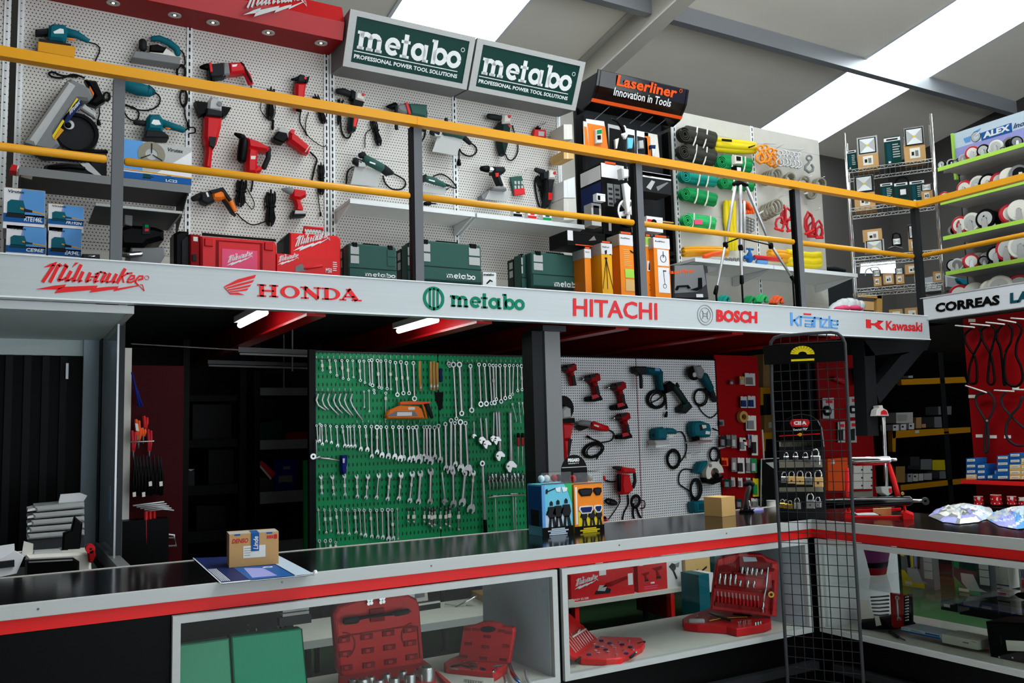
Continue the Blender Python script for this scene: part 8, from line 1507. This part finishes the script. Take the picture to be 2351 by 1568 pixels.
def red_carton(label, x0, y0, x1, y1, art):
    t = T('carton', label, 'box', 'red tool cartons'); A, B = P[0].at(x0, y1), P[0].at(x1, y1); C_ = P[0].at(x0, y0); u = V((B.x-A.x, 0, 0)); h = V((0, 0, C_.z-zs3)); O = V((A.x, 5.33, zs3+.001))
    t.m('', 'caseRed').box(O, u, V((0, .25, 0)), h); f = (O, u, h, V((0, -1, 0)))
    if art == 1:
        logo(t, 'print', 'paper', f, LG_MIL, .05, .42, .42, .85, rise=.12); dec(t, 'print#1', 'ink', f, [(.36, .18), (.6, .16), (.62, .3), (.5, .42), (.38, .3)], .001); dec(t, 'print#2', 'darkred', f, [(.48, .4), (.55, .55), (.88, .72), (.9, .62), (.62, .42)], .002); dec(t, 'print#3', 'lightgrey', f, [(.4, .3), (.52, .25), (.56, .45), (.44, .5)], .002)
        rec(t, 'print#4', 'paper', f, .9, .35, .98, .8, .001); word(t, 'print#5', 'paper', f, 'AGV 22-230', .04, .04, .26, .12, .002); rec(t, 'flap', 'paper', f, .44, .86, .55, 1.06, .0)
    else:
        logo(t, 'print', 'paper', f, LG_MIL, .05, .78, .55, 1.0, rise=.1)
        for cx, cy, s_ in ((.25, .5, .13), (.65, .6, .18)): dec(t, 'print#1', 'darkred', f, [(cx-s_, cy+s_*.5), (cx+s_, cy+s_*.8), (cx+s_, cy+s_*.3), (cx+.1*s_, cy), (cx+.6*s_, cy-s_), (cx-.1*s_, cy-s_), (cx-.2*s_, cy)], .001); dec(t, 'print#2', 'ink', f, [(cx-.2*s_, cy-1.4*s_), (cx+.8*s_, cy-1.4*s_), (cx+.7*s_, cy-s_), (cx-.1*s_, cy-s_)], .001)
        rec(t, 'print#3', 'paper', f, .42, .22, .55, .27, .001); lines(t, 'print#4', 'pink', f, .2, .75, .05, .18, 2)
    return t, f
t, f = red_carton('wide red carton with a grinder picture, behind the right glass case', 265, 560, 835, 790, 1)
t = T('carton', 'red carton lying on top of the wide grinder carton, behind the glass', 'box'); q = f[0]+f[2]; t.m('', 'darkred').box(q+f[1]*.05+V((0, .05, .002)), f[1]*.9, V((0, .18, 0)), V((0, 0, .09))); t.m('label', 'paper').box(q+f[1]*.45+V((0, .048, .03)), f[1]*.12, V((0, .002, 0)), V((0, 0, .05)))
red_carton('squarer red carton with two drill pictures, behind the right glass case', 868, 420, 1132, 690, 2)
t = T('carton', 'white carton with a drill drawing, behind the right glass case', 'box'); A = P[0].at(1140, 640); B = P[0].at(1290, 640); h = P[0].at(1140, 385).z-zs3; O = V((A.x, 5.36, zs3+.001)); U_ = V((B.x-A.x, 0, 0)); t.m('', 'paper').box(O, U_, V((0, .2, 0)), V((0, 0, h))); f = (O, U_, V((0, 0, h)), V((0, -1, 0))); dec(t, 'print', 'ink', f, [(.2, .65), (.4, .75), (.6, .7), (.62, .55), (.52, .5), (.7, .25), (.6, .22), (.42, .5), (.3, .58)], .001); dec(t, 'print#1', 'grey', f, [(.55, .7), (.85, .75), (.8, .6), (.6, .6)], .001)
t = T('carton', 'yellow-brown carton at the right of the row behind the glass case', 'box'); A = P[0].at(1297, 600); B = P[0].at(1520, 600); h = P[0].at(1297, 375).z-zs3; O = V((A.x, 5.33, zs3+.001)); U_ = V((B.x-A.x, 0, 0)); t.m('', 'cardlt').box(O, U_, V((0, .25, 0)), V((0, 0, h))); f = (O, U_, V((0, 0, h)), V((0, -1, 0))); dec(t, 'print', 'ink', f, [(.38, .45), (.5, .5), (.5, .4), (.38, .36)], .001); dec(t, 'print', 'ink', f, [(.65, .45), (.85, .56), (.86, .5), (.68, .4)], .001); t.m('tape', 'label').box(O+V((0, 0, h)), U_, V((0, .02, 0)), V((0, 0, .001)))
t = T('carton', 'teal box standing on the floor behind the open red tool set', 'box'); on(YP(5.1)); A = P[0].at(1400, 860); B = P[0].at(1495, 860); h = P[0].at(1400, 548).z; t.m('', 'teal').bx(A.x, B.x, 5.1, 5.3, 0, h); t.m('end', 'paper').bx(B.x, B.x+.06, 5.12, 5.28, .3, h)
t = T('tool_box', 'teal case lying on the shelf behind the open red tool set', 'box'); on(YP(5.35)); A = P[0].at(1540, 400); B = P[0].at(1760, 400); t.m('', 'teal').bx(A.x, B.x, 5.36, 5.6, zs3+.002, P[0].at(1560, 335).z)
# open red tool set, right
fl = ZP(ZF)
def outline(z, s_): return [ZP(z).at(*a[:2]) for a in pts(s_)]
t = T('open_tool_set', 'open red case of sockets and pliers standing at the right of the glass case', 'tool set', 'open red tool sets')
q = outline(ZF+.012, '1240,990 1300,955 1505,885 2040,965 2040,1020 1980,1045 1730,1085 1640,1060 1500,1050 1380,1045 1260,1030')
t.m('tray', 'caseRed').prism(q, V((0, 0, 1)), -.01, .03, .006)
on(PL((3.85, 3.585, 0), (-.54, -.84, 0)))
t.p('lid', 'caseRed', '1500,865 1520,640 1555,405 1640,375 1760,350 1960,362 2000,390 2095,425 2112,470 2090,930', -.045, 0, .008); t.p('lid/rim', 'darkred', '1560,470 1700,440 1750,380 1960,385 2000,430 2080,460 2060,520 1560,520', 0, .003)
t.p('lid/handle_slot', 'ltblue', '1785,385 1900,390 1915,425 1795,430', .0, .004).p('lid/shelf', 'darkred', '1540,640 2010,690 2010,720 1540,672', 0, .02).p('lid/shelf', 'darkred', '1700,520 1990,560 1990,590 1700,548', 0, .02).p('lid/shelf', 'darkred', '1535,790 1990,850 1990,890 1535,830', 0, .02)
for k, (x, y, h_) in enumerate([(1578, 535, 90), (1625, 540, 95), (1672, 540, 100), (1718, 545, 85), (1762, 600, 50), (1830, 600, 60), (1885, 605, 55), (1780, 478, 55), (1825, 480, 65), (1868, 485, 60), (1908, 495, 55), (1955, 500, 40)]): t.t('socket#%d' % k, 'chrome', [(x, y, 15), (x-3, y+h_, 12)], d=.02)
for k in range(12): t.t('bit_holder#%d' % k, 'red', [(1560+33*k, 740+4*k, 11), (1562+33*k, 790+4*k, 12)], d=.015).t('bit#%d' % k, 'lightgrey', [(1558+33*k, 695+4*k, 5), (1560+33*k, 735+4*k, 6)], d=.018)
t.t('extension_bar', 'chrome', '2010,480,10 1990,680,12 1970,790,9', d=.03).t('extension_bar#1', 'chrome', '1968,800,14 1962,885,11', d=.03).t('ratchet', 'darkred', '2060,600,12 2040,900,12', d=.02).a('ratchet/head', 'brass', 2040, 725, 14, 27, .02, .045).p('lid/knob', 'brightred', '2050,445 2085,450 2085,490 2050,485', 0, .02)
on(ZP(ZF+.05)); t.t('pliers', 'brass', '1480,960,14 1600,935,12 1820,925,14', d=0, flat=.6).t('pliers', 'darksteel', '1490,890,10 1600,930,16 1680,960,12', d=.005).t('pliers#1', 'charcoal', '1700,900,9 1860,912,10', d=0).t('screwdriver', 'lightgrey', '1310,965,26 1430,965,24', d=.0).t('screwdriver/shaft', 'chrome', '1390,900,5 1370,930,6', d=.0)
for k in range(9): t.m('small_socket#%d' % k, 'chrome').cyl(ZP(ZF+.042).at(1760+(k % 3)*45-15*(k//3) if k < 6 else 1900+22*(k-6), 985+8*(k//3)-6*(k % 3)), (0, 0, 1), .008, 0, .016, 10)
# open red bit set, left
t = T('open_bit_set', 'open red drill-bit case lying at the left of the right glass case', 'tool set', 'open red tool sets')
q = outline(ZF+.012, '290,1310 500,1135 870,1150 905,1180 880,1225 690,1335 560,1345 330,1335'); t.m('tray', 'brightred').prism(q, V((0, 0, 1)), -.01, .022, .006)
A, B = ZP(ZF+.03).at(300, 1300), ZP(ZF+.03).at(490, 1130); up = PL(A, V((1, -.45, 0)).normalized()).at(195, 870); W_l = V((0, 0, 1))*.0+(EYE+ray(200, 1000)*((A-EYE).dot(FW)*1.04)-A); nl = (B-A).cross(W_l).normalized(); nl = nl if nl.dot(EYE-A) > 0 else -nl
on(PL(A, nl)); t.p('lid', 'brightred', '295,1305 490,1135 200,870 130,1180', -.02, 0, .004)
for k in range(10): t.t('bit#%d' % k, 'chrome' if k > 3 else 'lightgrey', [(285+17*k, 1245-13*k, 4), (190+17*k, 1120-14*k, 3)], d=.008, seg=5)
t.t('holder_bar', 'offwhite', '255,1105,9 370,1035,9', d=.014).t('holder_bar', 'offwhite', '300,1065,6 320,1040,6', d=.016)
for k in range(22): t.m('hole_saw#%d' % k, 'chrome' if k % 3 else 'navy').cyl(ZP(ZF+.034).at(400+62*(k % 7)+25*(k//7), 1270-38*(k % 4)*.9-12*(k//7)), (0, 0, 1), .008 if k % 3 else .012, 0, .006, 10)
for a in ((840, 1170, 900, 1150), (775, 1290, 825, 1245), (285, 1325, 325, 1290)): on(ZP(ZF+.03)); t.t('latch#%d' % a[0], 'charcoal', [(a[0], a[1], 16), (a[2], a[3], 14)], d=0, flat=.7)
# left glass case
Z(380, 1150, 3.752); on(YP(3.78))
t = T('green_case', 'pale green case standing at the left in the left glass case', 'case', 'green cases behind glass'); t.p('', 'greencase', '60,1252 548,1185 585,1900 60,1900', -.05, 0, .006); t.t('hinge', 'charcoal', '105,1215,10 108,1235,10', d=.01)
t = T('green_case', 'brighter green case with a worn glossy face, right of the pale green case', 'case', 'green cases behind glass'); t.p('', 'greencase2', '568,1172 1172,1100 1190,1300 1235,1900 610,1900', -.05, .01, .006); t.t('edge', 'signgreen', '1172,1102,5 1190,1300,5 1236,1900,5', d=0)
for o in ALL[-2:]:
    for mb in o.parts.values():
        for v in mb.v: v.z = max(v.z, ZF+.001)
t = T('lock_fitting', 'small chrome lock on the dark back panel of the left glass case', 'lock'); on(YP(4.14)); t.c('', 'chrome', 712, 1068, 9, 0, .01).c('keyhole', 'grey', 712, 1118, 6, 0, .008).p('stay', 'alu', '780,1100 788,1100 786,1125 779,1125', 0, .01)
Z(700, 1180, 3.9183); on(YP(3.98))
t = T('open_socket_set', 'large open red socket case with a black bar in its lid', 'tool set', 'open red tool sets')
t.p('lid', 'caseRed', '300,1400 258,900 300,830 480,765 600,735 920,722 1010,765 1035,830 1072,1310 1040,1360 345,1470 320,1450', -.06, -.012, .01)
t.p('lid/panel', 'brightred', '330,1420 285,900 320,850 480,790 930,745 990,780 1012,840 1045,1300 1020,1335 360,1440', -.012, -.008).p('lid/ridge', 'darkred', '345,935 960,870 962,880 347,946', -.008, .0).p('lid/ridge', 'darkred', '310,1100 960,1000 1020,1010 1045,1300 1035,1300 1010,1020 960,1012 312,1112', -.008, -.002)
t.a('lid/ridge#1', 'darkred', 345, 1185, 108, 118, -.008, -.002, -70, 90); t.a('lid/ridge#2', 'darkred', 965, 1085, 95, 104, -.008, -.002, 90, 250)
for k, (x, y) in enumerate(((355, 1140), (560, 1112), (755, 1080), (945, 1048), (365, 1265), (570, 1235), (765, 1205), (950, 1168), (378, 1390), (578, 1365), (775, 1335), (965, 1292))): t.p('lid/boss#%d' % k, 'darkred', f'{x-52},{y-22} {x+52},{y-36} {x+52},{y+10} {x-52},{y+26}', -.008, .002); t.p('lid/boss#%d' % k, 'caseRed', f'{x-20},{y-16} {x+16},{y-20} {x+16},{y+6} {x-20},{y+12}', .002, .004)
t.t('bar', 'black', '430,950,20 560,925,14 720,905,14 830,890,20', d=.02).t('bar', 'charcoal', '360,965,32 470,950,34', d=.02).t('bar', 'charcoal', '815,895,28 930,875,24', d=.02).p('lid/clip', 'darkred', '585,860 715,845 720,960 595,975', -.008, .008)
for k in range(8): t.c('adapter#%d' % k, 'chrome', 575+25*(k % 4)+ (60 if k % 4 > 1 else 0), 775+32*(k//4)-6*(k % 4), 16, -.008, .015)
q = outline(ZF+.01, '300,1480 1075,1350 1170,1420 1180,1560 1000,1640 300,1760'); t.m('tray', 'caseRed').prism(q, V((0, 0, 1)), -.008, .02, .004)
for k, (x, y, r) in enumerate(((435, 1500, 45), (520, 1525, 60), (590, 1470, 42), (665, 1515, 50), (735, 1445, 42), (805, 1495, 48), (880, 1425, 44), (945, 1470, 52), (1025, 1400, 40), (1095, 1440, 72))):
    p = ZP(ZF+.02).at(x, y+75); rr = rm(r, p); h_ = rr*1.9; t.m('socket#%d' % k, 'steel').cyl(p, (0, 0, 1), rr, 0, h_, 20, rr*.12); t.m('socket#%d/bore' % k, 'darksteel').ann(p, (0, 0, 1), rr*.2, rr*.62, h_, h_+.002)
on(upright((1370, 1330), (1830, 1370), ZF+.03))
t = T('open_tool_set', 'small open red case with an oval black handle slot, left glass case', 'tool set', 'open red tool sets')
t.p('lid', 'caseRed', '1372,1325 1395,1200 1425,1015 1520,1000 1590,972 1650,968 1740,985 1770,1010 1870,1025 1880,1060 1835,1345', -.03, 0, .006)
t.p('lid/handle_slot', 'black', [(1645+70*math.cos(a*.2618), 1038+28*math.sin(a*.2618)) for a in range(24)], 0, .003)
for k, (x, y) in enumerate(((1460, 1035), (1540, 1038), (1640, 1100), (1770, 1050), (1830, 1065), (1470, 1165), (1625, 1195), (1810, 1185), (1430, 1280), (1605, 1295), (1785, 1310))): t.p('lid/boss#%d' % k, 'darkred', f'{x-35},{y-14} {x+30},{y-8} {x+28},{y+18} {x-36},{y+12}', 0, .003)
q = outline(ZF+.01, '1250,1395 1300,1360 1385,1325 1830,1365 1815,1420 1720,1480 1690,1485 1560,1470 1270,1435'); t.m('tray', 'caseRed').prism(q, V((0, 0, 1)), -.008, .03, .005)
on(ZP(ZF+.045)); t.t('ratchet', 'chrome', '1430,1335,9 1550,1340,7', d=0).t('pliers', 'charcoal', '1320,1370,12 1400,1355,14 1480,1375,10', d=0, flat=.7).t('pliers#1', 'darksteel', '1480,1360,12 1540,1370,12 1500,1395,10', d=0).t('bit', 'steel', '1290,1385,7 1380,1395,7', d=0).t('bit#1', 'charcoal', '1580,1385,10 1620,1400,12', d=0).t('socket', 'chrome', '1690,1420,12 1720,1390,12', d=0).t('socket#1', 'darksteel', '1700,1370,9 1770,1360,8', d=0)
t = T('flat_tool_set', 'flat white and red tool set lying in front of the small red case', 'tool set'); q = outline(ZF+.004, '1175,1430 1290,1460 1560,1490 1700,1500 1660,1640 1330,1600'); t.m('', 'offwhite').prism(q, V((0, 0, 1)), 0, .012); t.m('edge', 'caseRed').prism(outline(ZF+.017, '1175,1430 1190,1425 1345,1560 1330,1600'), V((0, 0, 1)), 0, .008)
for k in range(8): t.m('piece#%d' % k, 'steel').cyl(ZP(ZF+.016).at(1440+22*k, 1512+3*k), (0, 0, 1), .006, 0, .012, 8)
for i, (s_, m_, l_) in enumerate((('1840,1345,14 1870,1440,22 1920,1510,26', 'chrome', 'chrome and blue hand tool leaning at the right end of the left glass case'), ('1790,1450,10 1810,1520,18', 'steel', 'chrome tool in front of the hand tool, left glass case'), ('1985,1410,14 2000,1480,18 2030,1530,22', 'alu', 'pale chrome tool nearest the light blue side panel'))):
    on(ZP(ZF+.03)); t = T('chrome_tool', l_, 'tool', 'chrome tools in the glass case'); t.t('', m_, s_, d=0, flat=.7)
    if i == 0: t.t('grip', 'blue', '1890,1480,8 1930,1520,9', d=.02)
# ---- right glass case -------------------------------------------------------
Z(1750, 1150, 3.7504)
zsx2 = .663
rc.m('glass_shelf#1', 'glass').bx(CX0+.04, CX1-.08, 3.0, 3.43, .655, .663)
XR = 4.42
q = XP(XR).at(900, 480); t = T('reflection_bucket', 'dark purple tub shape with a red band, standing in for a reflection in glass', 'reflection_bucket')  # solid form standing in for a reflection in the glass
t.m('', 'purple').tube([(XR, q.y, zsx2+.002), (XR, q.y, zsx2+.07), (XR, q.y, .872)], [.10, .115, .15], 22, rnd=False); t.m('band', 'darkred').tube([(XR, q.y, zsx2+.002), (XR, q.y, zsx2+.04)], [.102, .110], 22, rnd=False); t.m('base', 'black').tube([(XR, q.y, zsx2+.045), (XR, q.y, zsx2+.075)], [.112, .118], 22, rnd=False)
on(XP(XR-.12))
def pack(label, x0, y0, x1, y1, mats, extra=(), dep=.05, z0=None):
    t = T('glove_pack', label, 'packet', 'packs in the right glass case'); rbox(t, 'card', mats[0], x0, y0, x1, y1, dep); f = fr(x0, y0, x1, y1)
    for e in extra: rec(t, *e[:1], e[1], f, *e[2:]) if len(e) == 6 else dec(t, e[0], e[1], f, e[2], .002)
    return t, f
t, f = pack('yellow and grey glove pack with three pictures down its side', 1188, 405, 1485, 770, ('grey',), (('print', 'slingyellow', 0, 0, .7, .18), ('picture#0', 'lightgrey', .72, .72, .98, .95), ('picture#1', 'lightgrey', .72, .5, .98, .7), ('picture#2', 'lightgrey', .72, .28, .98, .48)))
dec(t, 'print#1', 'slingyellow', f, [(0, .18), (.0, .42), (.1, .42), (.3, .18)], .002); dec(t, 'print#2', 'lightgrey', f, [(.2, .5), (.5, .55), (.65, .2), (.85, .15), (.4, .12), (.2, .3)], .003); dec(t, 'print#3', 'slingyellow', f, [(0, .98), (.15, .98), (.12, .78), (0, .8)], .002); rec(t, 'label', 'label', f, .1, .06, .32, .14, .003)
for k in range(4): dec(t, 'finger#%d' % k, ('ink', 'slingyellow', 'lilac', 'ink')[k], f, [(.2+.12*k, .98), (.29+.12*k, .98), (.3+.1*k, .5), (.24+.1*k, .5)], .003)
t, f = pack('green and grey glove pack with three pictures down its side', 1640, 470, 1975, 830, ('darkgrey',), (('print', 'slinggreen', 0, 0, .7, .14), ('picture#0', 'lightgrey', .72, .72, .98, .95), ('picture#1', 'lightgrey', .72, .52, .98, .7), ('picture#2', 'lightgrey', .72, .3, .98, .5)))
dec(t, 'print#1', 'slinggreen', f, [(0, .14), (0, .45), (.15, .3), (.35, .14)], .002); dec(t, 'print#2', 'lightgrey', f, [(.2, .55), (.55, .55), (.7, .2), (.9, .12), (.4, .1), (.22, .3)], .003); dec(t, 'print#3', 'slinggreen', f, [(.02, 1), (.2, 1), (.16, .65), (.02, .7)], .002); rec(t, 'label', 'label', f, .12, .05, .4, .13, .003); rec(t, 'print#4', 'signgreen', f, .25, .65, .65, 1, .002)
on(XP(XR)); t = T('glove_pack', 'dark glove pack between the yellow and the green packs', 'packet', 'packs in the right glass case'); rbox(t, '', 'darkgrey', 1490, 440, 1640, 660, .04)
t = T('carton', 'white carton with a blue stripe on the glass shelf', 'box'); rbox(t, '', 'offwhite', 1980, 525, 2128, 760, .12); f = fr(1980, 525, 2128, 760); rec(t, 'stripe', 'navy', f, 0, .1, 1, .15); rec(t, 'print', 'grey', f, .38, .8, .44, .85)
t = T('carton', 'pale carton with blue lettering at the right frame edge, on the glass shelf', 'box'); rbox(t, '', 'lightgrey', 2200, 530, 2420, 800, .1); f = fr(2200, 530, 2420, 800); word(t, 'lettering', 'blue', f, 'XIMIL', .1, .45, .5, .8); rec(t, 'print', 'caseRed', f, .1, .1, .3, .4)
t = T('carton', 'small red and white carton below the white carton', 'box'); rbox(t, '', 'offwhite', 1990, 770, 2130, 830, .1); rec(t, 'print', 'caseRed', fr(1990, 770, 2130, 830), .1, .2, .8, .8)
on(XP(XR-.05)); t = T('carton', 'long dark blue carton with a white stripe, lying under the glass shelf', 'box'); rbox(t, '', 'navy', 1690, 880, 2145, 980, .12); f = fr(1690, 880, 2145, 980); rec(t, 'stripe', 'lightgrey', f, 0, .82, 1, .92)
t = T('carton', 'small dark carton with a white label, left of the long blue carton', 'box'); rbox(t, '', 'charcoal', 1535, 860, 1685, 960, .1); rec(t, 'label', 'label', fr(1535, 860, 1685, 960), .2, .4, .55, .75)
t = T('green_tray', 'dark green tray at the right frame edge on the glass shelf', 'tray'); rbox(t, '', 'signgreen', 2090, 850, 2420, 900, .15); t.p('lid', 'black', '2090,850 2200,790 2420,780 2420,850', -.1, -.06)
on(XP(CX0+.14))
t = T('spanner_set', 'black rack of hanging spanners in the left corner of the right glass case', 'tool set'); t.p('board', 'black', '850,1020 1010,1000 1130,1110 850,1105', -.2, .0, .004); t.p('card', 'offwhite', '845,855 905,855 960,1010 850,1018', -.01, .0); t.p('label', 'offwhite', '968,1000 1000,990 1022,1070 980,1078', .0, .004)
for k in range(9): t.t('spanner#%d' % k, 'darksteel', [(935+4*k, 830+30*k, 8), (1010, 825+32*k, 6), (1090, 818+32*k, 8)], d=-.06)
t = T('spanner_card', 'red card with a ring spanner, beside the black spanner rack', 'packet'); t.p('card', 'darkred', '1100,790 1215,800 1215,1085 1115,1095', -.03, -.02); t.a('spanner', 'steel', 1160, 835, 9, 19, -.02, -.01); t.t('spanner', 'steel', '1162,855,8 1172,1000,7', d=-.012); t.p('spanner', 'steel', '1160,1000 1185,1000 1190,1030 1180,1012 1170,1012 1162,1030', -.02, -.01)
t = T('spanner_card', 'black card with a row of chrome bits, right of the red card', 'packet'); t.p('card', 'black', '1220,810 1290,800 1292,1050 1220,1070', -.03, -.02)
for k in range(9): t.t('bit#%d' % k, 'chrome', [(1232, 830+25*k, 5), (1262, 822+25*k, 8)], d=-.012)
t = T('carton', 'flat white and blue box on the floor of the right glass case', 'box'); rbox(t, '', 'ltblue', 1195, 1085, 1540, 1195, .14); f = fr(1195, 1085, 1540, 1195); rec(t, 'stripe', 'blue', f, 0, .05, 1, .38); rec(t, 'stripe#1', 'blue', f, .62, .55, .97, .85); word(t, 'lettering', 'navy', f, 'NTN', .03, .68, .18, .9); lines(t, 'print', 'grey', f, .25, .6, .5, .9, 2)
t = T('carton', 'flat plain pale box right of the white and blue box', 'box'); rbox(t, '', 'offwhite', 1545, 1145, 1860, 1285, .14); rec(t, 'print', 'grey', fr(1545, 1145, 1860, 1285), .6, .5, .75, .62); rec(t, 'print#1', 'wood', fr(1545, 1145, 1860, 1285), .82, .8, .97, .85)
t = T('case', 'black plastic case with a white label at the right frame edge, behind the glass', 'case'); t.p('', 'black', '1915,1040 2420,1060 2420,1430 1960,1360', -.2, .0, .01); t.p('label', 'label', '2095,1200 2420,1215 2420,1300 2110,1290', .0, .003); t.c('stud', 'chrome', 2040, 1345, 8, 0, .01).c('stud', 'chrome', 2155, 1350, 8, 0, .01)
t = T('small_tools', 'small dark tools beside the flat white and blue box', 'tool'); on(ZP(ZF)); t.t('', 'charcoal', '1100,1130,16 1180,1175,12', d=.01).t('tip', 'darksteel', '1180,1175,8 1230,1200,6', d=.01)
finish()
